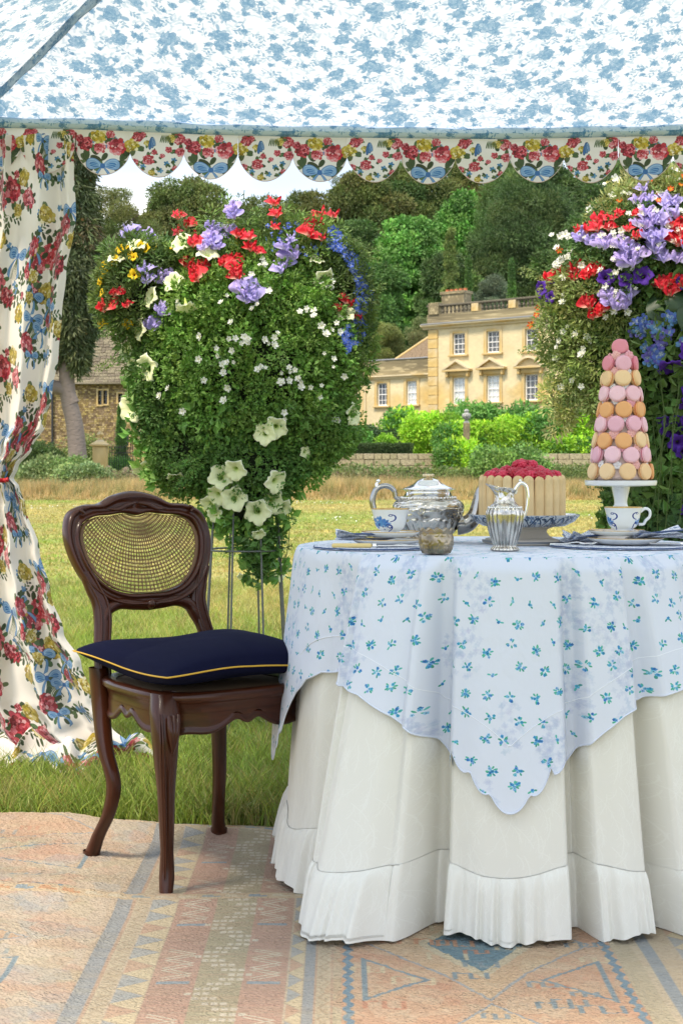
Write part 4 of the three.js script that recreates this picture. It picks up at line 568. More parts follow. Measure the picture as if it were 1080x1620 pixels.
// ---------------------------------------------------------------- left curtain
const curtain = thing('tent_curtain', 'long floral tent curtain with red peonies and blue bows, tied back at the left', 'curtain');
{
  const m = phys([0.93, 0.92, 0.90], 0.9, { map: rep(curtainTex, 1 / 0.56, 1 / 0.56), transmission: 0.25, bumpMap: rep(noiseTex(128, 128, (u, v) => 255 * noise3(u * 128, v * 128, 1)), 12, 12), bumpScale: 0.0004 });
  const D = (py) => (py - 250) * 4.62 / FL;
  // right and left edges by height, in pixels at the curtain's distance
  const RE = [[232, 116], [262, 117], [350, 119], [365, 117], [430, 104], [500, 97], [560, 92], [620, 82], [670, 72], [710, 50], [740, 28], [757, 21], [770, 30], [800, 40], [870, 62], [940, 80], [1000, 100], [1050, 128], [1110, 150], [1150, 176], [1180, 205]];
  const LE = [[232, -150], [500, -160], [690, -110], [757, -62], [790, -75], [900, -130], [1180, -230]];
  const AMP = [[232, 0.03], [330, 0.042], [600, 0.05], [740, 0.042], [757, 0.034], [800, 0.042], [1000, 0.068], [1180, 0.07]];
  const folds = (s, t) => Math.sin(s * 6.283 * 5.2 + 0.9 + 0.5 * Math.sin(t * 3)) * 0.62 + Math.sin(s * 6.283 * 8.3 + 2 + t * 1.2) * 0.3 * (0.5 + 0.5 * Math.cos(t * 5)) + Math.sin(s * 6.283 * 2.1 + 4) * 0.5;
  const CW = 1.0;
  const sheet = (y0, y1, n) => grid(220, n, (u, v) => {
    const py = mix(y0, y1, v), r = smooth(RE, py), l = smooth(LE, py), t = (py - 232) / 950, s = u, px = mix(l, r, s + 0.018 * Math.sin(s * 6.283 * 5.2 + 2.4) * (1 - Math.abs(s * 2 - 1))), A = smooth(AMP, py);
    let z = A * folds(s, t); const near = Math.exp(-Math.pow((py - 757) / 26, 2)); z = z * (1 - 0.35 * near) + 0.012 * (fbm(s * 14, t * 7, 3, 3) - 0.5) + 0.02 * near * Math.sin(s * 60);
    const drape = 0.012 * Math.sin((py - 300) * 0.05 - s * 9) * Math.exp(-Math.pow((py - 350) / 70, 2)); // pulled fold under the rail
    const d = 4.62 - z - drape, k = sst(1130, 1185, py);
    const q = at(px, py, 4.62); q.z = -d; q.x *= 1; q.y = Math.max(0.012 + 0.03 * Math.abs(folds(s, t)) * k, q.y); return q;
  }, (u, v) => [u * CW, -D(mix(y0, y1, v)) * 1.0]);
  mesh('upper_drop', sheet(214, 757, 150), m, curtain); mesh('lower_drop', sheet(757, 1178, 120), m, curtain);
  // the hem trails on the grass
  mesh('trailing_hem', grid(220, 40, (u, v) => {
    const r0 = smooth(RE, 1178), l0 = smooth(LE, 1178), a = mix(l0, r0, u + 0.018 * Math.sin(u * 6.283 * 5.2 + 2.4) * (1 - Math.abs(u * 2 - 1))), f = folds(u, (1178 - 232) / 950), p = at(a, 1178, 4.62); p.z = -(4.62 - 0.055 * f); p.y = Math.max(0.012 + 0.03 * Math.abs(f) * sst(1130, 1185, 1178), p.y);
    const out = v * (0.1 + 0.05 * Math.sin(u * 17)), flare = sst(0.72, 1, u);
    p.x += v * (0.16 * flare + 0.02 * f) ; p.z += out * (1 - flare * 1.5) + 0.03 * f * v; const h = 0.045 * Math.abs(Math.sin(u * 26 + v * 2.5)) * Math.sin(Math.PI * mix(0.45, 1, v)) + 0.012 * Math.sin(v * 9 + u * 31); p.y = mix(p.y, 0.014, Math.pow(v, 0.7)) + Math.max(0, h) ; return p;
  }, (u, v) => [u * CW, -D(1178) - v * 0.22]), m, curtain);
  const tb = mesh('tieback', grid(8, 60, (q, u) => { const px = mix(-70, 23, u), a = q * 6.283, p = at(px, 757 + 3 * Math.sin(u * 9), 4.62); p.z = -(4.575 - 0.02 * Math.sin(u * 6.283 * 5.2 + 0.9)) + Math.cos(a) * 0.007 + 0.02; p.y += Math.sin(a) * 0.007; return p; }, null), std([0.42, 0.012, 0.02], 0.6), curtain);
}
// ---------------------------------------------------------------- rugs
const pileBump = noiseTex(512, 512, (u, v) => 255 * (0.6 * tileF(u, v, 150, 3, 2) + 0.4 * tileF(u, v, 50, 1, 3)));
const weaveBump = noiseTex(256, 256, (u, v) => 128 + 60 * Math.sin(v * 6.283 * 64) + 60 * tileF(u, v, 90, 2, 2));
function rugDraw(seed, x0, x1, z0, z1) { // metres -> a faded kilim with pile fields; z is depth away from the front edge
  return (c, w, h) => {
    const R = rng(seed), X = (x) => (x - x0) / (x1 - x0) * w, Y = (z) => h - (z - z0) / (z1 - z0) * h, sx = w / (x1 - x0), sy = h / (z1 - z0);
    c.fillStyle = '#cdb89a'; c.fillRect(0, 0, w, h);
    const strip = (a, b, col) => { c.fillStyle = col; c.fillRect(X(a), 0, X(b) - X(a) + 1, h); };
    const blob = (x, y, r, col) => { c.fillStyle = col; c.beginPath(); const n = 9; for (let i = 0; i <= n; i++) { const a = i / n * 6.283, q = r * (0.6 + R() * 0.7); c.lineTo(X(x) + Math.cos(a) * q * sx, Y(y) + Math.sin(a) * q * sy); } c.fill(); };
    const poly = (pts, col, stroke, lw = 0.008) => { c.beginPath(); pts.forEach(([x, y]) => c.lineTo(X(x), Y(y))); c.closePath(); if (col) { c.fillStyle = col; c.fill(); } if (stroke) { c.strokeStyle = stroke; c.lineWidth = lw * sx; c.stroke(); } };
    const pileField = (a, b, rich) => { // abrashed pile with medallions
      strip(a, b, rich ? '#d3a27c' : '#d2c0a4');
      for (let i = 0; i < (rich ? 300 : 800); i++) blob(a + R() * (b - a), z0 + R() * (z1 - z0), 0.015 + R() * 0.05, rich ? ['rgba(214,152,112,.32)', 'rgba(222,200,164,.4)', 'rgba(206,184,150,.35)', 'rgba(216,160,120,.3)'][Math.floor(R() * 4)] : ['rgba(208,150,120,.30)', 'rgba(222,208,184,.4)', 'rgba(200,190,160,.35)', 'rgba(150,168,184,.30)', 'rgba(214,160,132,.34)', 'rgba(190,180,140,.3)'][Math.floor(R() * 6)]);
      const m = (a + b) / 2, W = (b - a);
      for (let z = z0 - 0.31; z < z1; z += 0.62) {
        const hy = 0.30;
        poly([[m - W * 0.42, z + hy], [m - W * 0.15, z + hy * 0.45], [m, z], [m + W * 0.15, z + hy * 0.45], [m + W * 0.42, z + hy], [m, z + hy * 2]], rich ? 'rgba(226,196,150,.6)' : 'rgba(214,160,120,.5)', '#9aa6ad', 0.007);
        poly([[m - W * 0.2, z + hy], [m, z + hy * 0.42], [m + W * 0.2, z + hy], [m, z + hy * 1.55]], rich ? '#4c7f99' : 'rgba(140,165,180,.6)', '#d9cda8', 0.02);
        for (let k = 0; k < 26; k++) { const x = a + (0.08 + 0.84 * R()) * W, y = z + R() * 0.6, s = 0.018 + R() * 0.02, col = ['#5c86a0', '#6f90a3', '#d88a5a', '#e0d2a8', '#c97f5c'][Math.floor(R() * 5)]; c.strokeStyle = col; c.globalAlpha = rich ? 0.85 : 0.55; c.lineWidth = 0.009 * sx; c.beginPath(); c.moveTo(X(x - s), Y(y)); c.lineTo(X(x - s), Y(y + s)); c.lineTo(X(x), Y(y + s)); c.lineTo(X(x), Y(y)); c.lineTo(X(x + s), Y(y)); c.lineTo(X(x + s), Y(y + s)); c.stroke(); c.globalAlpha = 1; }
        for (const e of [-1, 1]) poly([[m + e * W * 0.42, z], [m + e * W * 0.2, z + 0.1], [m + e * W * 0.42, z + 0.2]], null, '#6d8ea2', 0.01);
      }
    };
    const zig = (a, b, col, per, lw) => { c.strokeStyle = col; c.lineWidth = lw * sx; c.beginPath(); for (let z = z0, k = 0; z < z1 + per; z += per / 2, k++) c.lineTo(X(k % 2 ? a : b), Y(z)); c.stroke(); };
    const tri = (a, b, per = 0.075) => { strip(a, b, '#d9c7a8'); for (let z = z0, k = 0; z < z1; z += per, k++) { poly([[a + 0.004, z], [b - 0.004, z + per * 0.5], [a + 0.004, z + per]], k % 3 ? '#aab3b4' : '#d3ab8a'); poly([[b, z + per * 0.5], [a, z + per], [b, z + per * 1.5]], '#e6d3a6', '#b9a98a', 0.003); } };
    const kilim = (a, b) => { const w3 = (b - a) / 3; strip(a, b, '#c89c84'); strip(a + w3, b - w3, '#b5ad86');
      for (let i = 0; i < 500; i++) { c.fillStyle = ['rgba(200,130,100,.12)', 'rgba(230,200,170,.14)', 'rgba(150,150,110,.1)'][Math.floor(R() * 3)]; c.fillRect(X(a), Y(z0 + R() * (z1 - z0)), X(b) - X(a), 2); }
      c.strokeStyle = '#e6dcc0'; for (const cx of [a + w3 * 0.5, b - w3 * 0.5]) for (let z = z0 + 0.08; z < z1; z += 0.33) { c.lineWidth = 0.0065 * sx; for (let o = 0; o < 2; o++) { c.beginPath(); for (let k = 0; k <= 6; k++) c.lineTo(X(cx + (k % 2 ? 0.026 : -0.026)), Y(z + o * 0.012 + k * 0.026)); c.stroke(); } c.fillStyle = '#8ea4b2'; c.fillRect(X(cx - 0.03), Y(z - 0.004), 0.06 * sx, 0.014 * sy); }
      c.fillStyle = '#e8dfc6'; for (let z = z0, k = 0; z < z1; z += 0.024, k++) { const o = [0, 0.02, 0.035, 0.02, 0, -0.02, -0.035, -0.02][k % 8]; for (let q = 0; q < 3; q++) c.fillRect(X((a + b) / 2 + o - 0.02 + q * 0.016), Y(z + 0.014), 0.012 * sx, 0.013 * sy); }
    };
    const guard = (a, b, flip) => { const L = b - a, s = flip ? (t) => b - t * L : (t) => a + t * L, st = (p, q, col) => strip(Math.min(s(p), s(q)), Math.max(s(p), s(q)), col); st(0, 0.28, '#97a2a7'); st(0.28, 0.34, '#c7a486'); st(0.34, 0.72, '#d3c3a0'); zig(s(0.40), s(0.66), '#b6a27e', 0.05, 0.005); zig(s(0.66), s(0.40), '#c2b08c', 0.05, 0.004); st(0.72, 0.78, '#b99c80'); st(0.78, 1, '#c3b692'); };
    pileField(-2.0, -0.49, false); guard(-0.475, -0.36); tri(-0.405, -0.345); kilim(-0.345, -0.10); tri(-0.10, -0.068); guard(-0.068, 0.0); pileField(0.0, 0.52, true);
    c.strokeStyle = '#5a86a4'; c.lineWidth = 0.013 * sx; for (const x of [0.012, 0.508]) { c.beginPath(); for (let z = z0; z < z1; z += 0.01) c.lineTo(X(x + 0.005 * Math.sin(z * 160)), Y(z)); c.stroke(); }
    guard(0.64, 0.52, false); strip(0.52, 0.56, '#c3b692'); strip(0.56, 0.575, '#d3c3a0'); strip(0.575, 0.60, '#8b9ba6'); strip(0.60, 0.64, '#d0bd98'); tri(0.64, 0.68); kilim(0.68, 0.95); pileField(0.98, 2.0, false);
    // woven end borders
    for (const [za, zb] of [[z1 - 0.07, z1 - 0.012], [z0 + 0.012, z0 + 0.07]]) { c.fillStyle = '#dfc69c'; c.fillRect(0, Y(zb), w, Y(za) - Y(zb)); for (let x = x0; x < x1; x += 0.05) { c.fillStyle = ['#8ba7b8', '#d99b66', '#e8dcba', '#9fb2b4'][Math.floor(R() * 4)]; c.fillRect(X(x), Y(mix(za, zb, 0.75)), 0.024 * sx, (Y(za) - Y(zb)) * 0.5); c.fillRect(X(x + 0.01), Y(mix(za, zb, 0.45)), 0.03 * sx, (Y(za) - Y(zb)) * 0.22); } }
    c.fillStyle = 'rgba(224,217,206,.34)'; c.fillRect(0, 0, w, h);
    // fading and wear of the wool itself
    for (let i = 0; i < 900; i++) { const x = R() * w, y = R() * h, r = (0.01 + R() * 0.06) * sx; c.fillStyle = R() < 0.6 ? 'rgba(236,218,188,.09)' : 'rgba(170,120,90,.05)'; c.beginPath(); c.ellipse(x, y, r, r * 0.6, 0, 0, 7); c.fill(); }
    for (let i = 0; i < 26000; i++) { c.fillStyle = R() < 0.5 ? 'rgba(250,238,214,.16)' : 'rgba(110,84,62,.10)'; c.fillRect(R() * w, R() * h, 2 + R() * 3, 1 + R() * 2); }
  };
}
const bumpy = (x, d, seed) => { const left = sst(-0.40, -0.85, x); const rip = Math.pow(0.5 + 0.5 * Math.sin(d * 17 + 2.4 * fbm(x * 1.3, d * 1.5, seed) * 3 + x * 1.2), 2); return left * (0.030 * rip * fbm(x * 2 + 3, d * 2, seed) + 0.03 * fbm(x * 1.8 + seed, d * 3.4, seed, 3)) + 0.008 * fbm(x * 3, d * 5, seed + 4, 3); };
const pile = (x, d) => ((x > -0.47 && x < -0.02) || (x > 0.53 && x < 0.97) ? 0.0006 : 0.0032) * (noise3(x * 260, d * 260, 1) + 0.7 * noise3(x * 90, d * 90, 4));
function rug(name, label, x0, x1, d0, d1, seed, lift, turn) {
  const t = canvas(2048, 1024, rugDraw(seed, -2.0, 2.0, 0, d1 - d0)), m = std([0.56, 0.53, 0.50], 0.97, { map: t, bumpMap: rep(pileBump, 7, 3), bumpScale: 0.012 });
  const edge = (x) => 0.11 * (fbm(x * 1.7, seed, 1, 5) - 0.5), top = (u, v) => { const x = mix(x0, x1, u), d = mix(d0, d1, v) + edge(x) * v, y = bumpy(x, d, seed) + pile(x, d) + lift + (seed === 2 ? 0.055 * Math.exp(-Math.pow((v - 0.9) / 0.09, 2)) * Math.pow(fbm(x * 2.6, 5, 2, 3), 1.5) : 0.018 * Math.exp(-Math.pow((v - 0.93) / 0.06, 2)) * fbm(x * 3, 2)); return V(x, y, -(d + turn * x)); };
  const r = mesh(name, grid(640, 240, top, (u, v) => [(mix(x0, x1, u) + 2) / 4, v]), m); tag(r, label, 'rug', null);
  mesh('rug_edge', grid(260, 3, (u, v) => { const p = top(u, 1); p.y -= v * 0.012; p.z -= 0.002; return p; }, (u, v) => [(mix(x0, x1, u) + 2) / 4, 0.99]), m, r); // thickness of the far edge
  return r;
}
rug('patterned_rug', 'faded orange and blue rug at the back, its ragged edge meeting the grass', -1.7, 1.9, 3.12, 3.87, 2, -0.002, 0.0);
rug('patterned_rug', 'faded front rug with striped kilim panel and a blue diamond below the tablecloth', -1.7, 1.9, 2.25, 3.2, 6, 0.010, 0.0);

// ---------------------------------------------------------------- table
const creaseTex = noiseTex(512, 512, (u, v) => { const a = tileF(u, v, 9, 3, 4), b = tileF(u, v, 22, 7, 3); return 255 * (0.7 * (1 - Math.abs(a * 2 - 1)) + 0.3 * b); });
const TX = 0.393, TZ = -3.52, TH = 0.757, TR = 0.495;
{
  const t = thing('round_table', 'round wooden table hidden beneath its cloths', 'table', [TX, 0, TZ]), wm = std([0.25, 0.15, 0.08], 0.6);
  mesh('tabletop', bake(new THREE.CylinderGeometry(TR - 0.006, TR - 0.006, 0.028, 64), [0, TH - 0.02, 0]), wm, t);
  for (let i = 0; i < 4; i++) { const a = i * 1.571 + 0.78; mesh('leg', rod(V(Math.cos(a) * 0.3, 0.034, Math.sin(a) * 0.3), V(Math.cos(a) * 0.28, TH - 0.03, Math.sin(a) * 0.28), 0.022, 0.03, 10), wm, t); }
}
// angle t is measured from the front (towards the camera), positive to the right
const pol = (t, r, y) => V(TX + Math.sin(t) * r, y, TZ + Math.cos(t) * r);
{
  // hem radius of the white skirt by angle: bulges and tucked-in valleys as they hang
  const D2 = Math.PI / 180, tab = [[-180, 0.60], [-150, 0.66], [-130, 0.55], [-110, 0.56], [-92, 0.53], [-80, 0.535], [-66, 0.565], [-57, 0.575], [-50, 0.515], [-45.5, 0.55], [-41.5, 0.71], [-37, 0.765], [-30, 0.765], [-24.5, 0.71], [-21, 0.545], [-19, 0.53], [-17, 0.625], [-10, 0.655], [-2, 0.66], [4.5, 0.64], [7, 0.545], [8.4, 0.535], [10.5, 0.635], [16, 0.655], [20, 0.645], [22, 0.55], [23.4, 0.56], [26, 0.68], [32, 0.70], [40, 0.60], [55, 0.68], [75, 0.58], [95, 0.67], [115, 0.58], [135, 0.66], [155, 0.58], [180, 0.60]];
  const hemR = (t) => smooth(tab, ((t / D2 + 540) % 360) - 180);
  const damaskC = (bg, fg, soft) => canvas(1024, 1024, (c, w, h) => { // woven seed-head and twig figure
    c.fillStyle = bg; c.fillRect(0, 0, w, h); const R0 = rng(44); c.strokeStyle = fg; c.lineCap = 'round';
    for (let i = 0; i < 260; i++) { const x = R0() * w, y = R0() * h, a0 = -1.57 + (R0() - 0.5) * 1.6, L = 70 + R0() * 80; wrapped(w, h, x, y, 240, (X, Y) => { const R = rng(i + 9); c.lineWidth = 3 + R() * 2; c.beginPath(); c.moveTo(X, Y); c.quadraticCurveTo(X + Math.cos(a0) * L * 0.5 + 20, Y + Math.sin(a0) * L * 0.5, X + Math.cos(a0) * L, Y + Math.sin(a0) * L); c.stroke(); for (let k = 1; k < 7; k++) { const t = k / 7, bx = X + Math.cos(a0) * L * t, by = Y + Math.sin(a0) * L * t, b = a0 + (k % 2 ? 0.7 : -0.7), l = L * 0.34 * (1 - t * 0.5); c.lineWidth = 2; c.beginPath(); c.moveTo(bx, by); c.lineTo(bx + Math.cos(b) * l, by + Math.sin(b) * l); c.stroke(); } }); }
  }, soft);
  const m = phys([0.86, 0.84, 0.79], 0.82, { bumpMap: rep(creaseTex, 2.5, 1.1), bumpScale: 0.004, map: rep(damaskC('#f6f5f0', '#fbfbf7', true), 2.6, 2.6), transmission: 0.12 });
  const prof = (k) => Math.pow(k, 1.25), YS = 0.148;                                 // ruffle seam height
  const rad = (t, y) => { const k = Math.max(0, (TH - y) / TH), b = hemR(t), base = TR + 0.010; const mean = 0.615, dev = b - mean, q = dev > 0 ? Math.pow(k, 0.6) * mix(0.85, 1, k) : Math.pow(k, 0.42); return Math.max(TR + 0.002, base + (mean - base) * Math.pow(k, 0.9) + dev * mix(q, k * k, dev > 0.1 ? 0.4 : 0.05) + (0.004 * Math.sin(t * 9 + y * 8) + 0.006 * (Math.pow(fbm(t * 7 + 20, y * 0.9, 3, 3), 1.3) - 0.4)) * Math.sqrt(k)); };
  const skirt = mesh('white_tablecloth', grid(720, 60, (u, v) => { const t = (u - 0.5) * 2 * Math.PI, y = mix(TH - 0.002, YS + 0.012 * Math.sin(t * 12), v), r = v === 0 ? TR : rad(t, y); return pol(t, r, y); }, (u, v) => [u * 3.4, v * 0.6]), m);
  tag(skirt, 'floor-length ivory white damask tablecloth with gathered frill hem on the round table', 'tablecloth');
  mesh('cloth_top', grid(96, 6, (u, v) => pol((u - 0.5) * 2 * Math.PI, Math.max(0.0005, TR * (1 - v)), TH - 0.002), (u, v) => [u, v]), m, skirt);
  const gather = (t) => t * 140 + 70 * fbm(t * 4 + 30, 1, 2, 3), flute = (t, v) => { const g = gather(t), s = Math.sin(g), s2 = Math.sin(g * 0.53 + 1.3), top = 0.0036 * Math.abs(Math.sin(g * 0.5)) * (0.3 + 1.4 * noise3(t * 40, 3, 1)); return top * (1 - 0.7 * v) + Math.sqrt(v) * (0.0085 * s2 * (0.2 + 1.3 * noise3(t * 14, 7, 2)) + 0.003 * s) + 0.005 * v * Math.sin(t * 29 + 2 * Math.sin(t * 5)); };
  const hemY = (t) => 0.024 + 0.006 * Math.sin(t * 23 + 1), seamY = (t) => YS + 0.012 * Math.sin(t * 12), hemAt = (t) => hemR(t) + 0.012;
  const fr = mesh('frill', grid(2800, 24, (u, v) => { const t = (u - 0.5) * 2 * Math.PI, ys = seamY(t) + 0.002, y = mix(ys, hemY(t), v), r = mix(rad(t, ys) + 0.0012, hemAt(t), Math.pow(v, 0.85)) + 0.003 * sst(0, 0.2, v) + flute(t, v) * sst(0, 0.09, v); return pol(t, r, y); }, (u, v) => [u * 6.5, v * 0.18]), m, skirt);
  mesh('hem', grid(2800, 2, (u, v) => { const t = (u - 0.5) * 2 * Math.PI, r = hemAt(t) + flute(t, 1) + [0.0004, 0.0014, 0.0004][Math.round(v * 2)], y = hemY(t); return pol(t, r, y - 0.001 + v * 0.011); }, null), m, fr);
  mesh('gathering_seam', grid(6, 720, (q, u) => { const t = (u - 0.5) * 2 * Math.PI, y = seamY(t) + 0.0015, a = q * 6.283; return pol(t, rad(t, y) + 0.0012 + Math.cos(a) * 0.0011, y + Math.sin(a) * 0.0011); }, null), m, skirt);

  // floral overlay: a square with scalloped corners, one corner towards us
  const sprigTex = canvas(2048, 2048, (c, w, h) => { // 0.62 m
    c.fillStyle = '#e3e8f2'; c.fillRect(0, 0, w, h); const R0 = rng(8); let sd = 1; const P = (x, y, r, f) => { const s0 = sd++ * 31; wrapped(w, h, x, y, r, (X, Y) => f(X, Y, rng(s0))); };
    for (let i = 0; i < 26; i++) { const gx = R0() * w, gy = R0() * h; P(gx, gy, 260, (X, Y, R) => { for (let k = 0; k < 46; k++) { const a = R() * 6.28, d = Math.sqrt(R()) * 190, x = X + Math.cos(a) * d * 0.55, y = Y + Math.sin(a) * d; c.fillStyle = `rgba(${168 + R() * 14},${184 + R() * 10},${216},${0.10 + R() * 0.12})`; for (let q = 0; q < 4; q++) { c.beginPath(); c.ellipse(x + Math.cos(q * 1.6) * 12, y + Math.sin(q * 1.6) * 12, 14, 8, q * 1.6 + R(), 0, 7); c.fill(); } } }); }
    for (let j = 0; j < 12; j++) for (let i = 0; i < 12; i++) { const x = (i + 0.5 * (j % 2) + 0.25 + (R0() - 0.5) * 0.5) * w / 12, y = (j + 0.5 + (R0() - 0.5) * 0.5) * h / 12, big = R0() < 0.8; P(x, y, 80, (X, Y, R) => {
      const n = big ? 4 + Math.floor(R() * 5) : 2, a0 = R() * 6.28;
      for (let k = 0; k < n; k++) { const a = a0 + k * 2.4, d = big ? 12 + R() * 26 : 8 + R() * 14; petalShape(c, X + Math.cos(a) * d * 0.5, Y + Math.sin(a) * d * 0.5, 24 + R() * 10, 8, a + R() - 0.5, hsl(158 + R() * 18, 42, 42 + R() * 14)); }
      for (let k = 0; k < n; k++) { const a = a0 + 1 + k * 2.1, d = big ? 6 + R() * 30 : R() * 10, fx = X + Math.cos(a) * d, fy = Y + Math.sin(a) * d, hh = 192 + R() * 20, ll = 40 + R() * 30; for (let q = 0; q < 5; q++) petalShape(c, fx, fy, 12, 6, q * 1.256 + a, hsl(hh, 62, ll + q * 2)); c.fillStyle = hsl(210, 60, 28); c.beginPath(); c.arc(fx, fy, 3, 0, 7); c.fill(); } }); }
  });
  const om = phys([0.90, 0.90, 0.92], 0.82, { map: rep(sprigTex, 1 / 0.56, 1 / 0.56), transmission: 0.14, bumpMap: rep(creaseTex, 2.2, 1.6), bumpScale: 0.004 });
  const HS = 0.755, SC = 0.085;                                                         // half side of the square, scallop size
  const turn = (t) => -0.10 + 0.24 * sst(-0.75, -1.4, t) * sst(-2.6, -1.9, t);
  // radius of the square cloth's edge at cloth angle a (0 = the front corner); rounded scallops step down to each corner
  const edgeR = (a) => {
    let q = ((a + Math.PI * 4) % (Math.PI / 2)); if (q > Math.PI / 4) q = Math.PI / 2 - q;  // angle from the nearest corner
    const straight = HS / Math.cos(Math.PI / 4 - q), s = Math.tan(q) * 1.0;
    if (q < 0.062) return 1.000 - 0.038 * Math.pow(q / 0.062, 2.2);
    if (q < 0.135) { const e = (q - 0.062) / 0.073; return 0.966 - 0.012 * Math.pow(Math.abs(e * 2 - 0.6), 2) - 0.030 * e * e; }
    if (q < 0.20) { const e = (q - 0.135) / 0.065; return 0.927 - 0.010 * Math.pow(Math.abs(e * 2 - 0.6), 2) - 0.024 * e * e; }
    return straight + 0.012 * (1 - sst(0.2, 0.34, q)) + 0.004 * Math.abs(Math.sin(q * 24));
  };
  // overlay folds: same tucks as the skirt near the top, sharper
  const otab = [[-180, 0.06], [-160, 0.02], [-140, 0.07], [-120, 0.02], [-100, 0.06], [-86, 0.075], [-72, 0.07], [-60, 0.06], [-50, 0.03], [-45.5, 0.02], [-43, 0.10], [-38, 0.115], [-32, 0.085], [-26, 0.035], [-21, 0.02], [-15, 0.055], [-11, 0.05], [-8, 0.025], [-5, 0.05], [-1, 0.075], [3, 0.055], [5.5, 0.028], [8.5, 0.05], [12, 0.055], [15, 0.03], [20, 0.075], [27, 0.10], [34, 0.08], [44, 0.03], [60, 0.09], [80, 0.04], [100, 0.10], [120, 0.03], [140, 0.09], [160, 0.03], [180, 0.06]];
  const drop = (t, s) => { const k = Math.min(1, s / 0.42), f = smooth(otab, ((t / D2 + 540) % 360) - 180); const w = rad(t, Math.max(0.2, TH - s * 0.985)) + 0.007 + 0.012 * k; return { r: mix(TR + 0.006, Math.max(w, w * 0.5 + 0.5 * (TR + 0.006 + f * 1.1 * Math.pow(k, 0.85))), sst(0, 0.03, s)), c: 1 }; };
  const N = 720, M = 64, ov = mesh('floral_overcloth', grid(N, M, (u, v) => {
    const t = (u - 0.5) * 2 * Math.PI, a = t - turn(t), e = edgeR(a), rho = TR - 0.012 + v * (e - TR + 0.012), s = Math.max(0, rho - TR);
    if (rho <= TR) return pol(t, rho, TH + 0.003);
    const q = drop(t, s), y = TH + 0.003 - s * 0.985 + 0.002, arc = Math.min(1, s / 0.012); return pol(t, mix(TR, q.r, arc) + 0.004 * (fbm(t * 6, s * 9, 2) - 0.5) * arc, mix(TH + 0.003, y, arc * 0.6 + 0.4 * sst(0, 1, arc)));
  }, (u, v) => { const t = (u - 0.5) * 2 * Math.PI, a = t - turn(t), e = edgeR(a), rho = TR - 0.012 + v * (e - TR + 0.012); return [t * 0.56, rho]; }), om);
  tag(ov, 'pale blue overcloth sprigged with small blue flowers, its scalloped corner hanging in front', 'tablecloth');
  mesh('cloth_top', grid(96, 10, (u, v) => pol((u - 0.5) * 2 * Math.PI, Math.max(0.0005, (TR - 0.012) * (1 - v)), TH + 0.003), (u, v) => { const t = (u - 0.5) * 2 * Math.PI, r = TR * (1 - v); return [Math.sin(t) * r, Math.cos(t) * r]; }), om, ov);
  mesh('hem', grid(6, N, (q, u) => { const t = (u - 0.5) * 2 * Math.PI, e = edgeR(t - turn(t)), s = e - TR, d = drop(t, s), b = q * 6.283; return pol(t, d.r + Math.cos(b) * 0.0018, TH + 0.005 - s * 0.985 + Math.sin(b) * 0.0022); }, null), std([0.62, 0.66, 0.76], 0.8), ov);
  // stitched border line a hand's breadth above the hem
  mesh('border_seam', grid(5, N, (q, u) => { const t = (u - 0.5) * 2 * Math.PI; let p = ((t - turn(t) + Math.PI * 4) % (Math.PI / 2)); p = Math.min(p, Math.PI / 2 - p); const e = (HS - 0.075) / Math.cos(Math.PI / 4 - Math.max(p, 0.0)), s = Math.max(0.02, e - TR - 0.09 * Math.max(0, 1 - p / 0.25)), d = drop(t, s), b = q * 6.283; return pol(t, d.r + 0.0004 + Math.cos(b) * 0.0007, TH + 0.005 - s * 0.985 + Math.sin(b) * 0.0009); }, null), std([0.80, 0.82, 0.87], 0.8), ov);
}
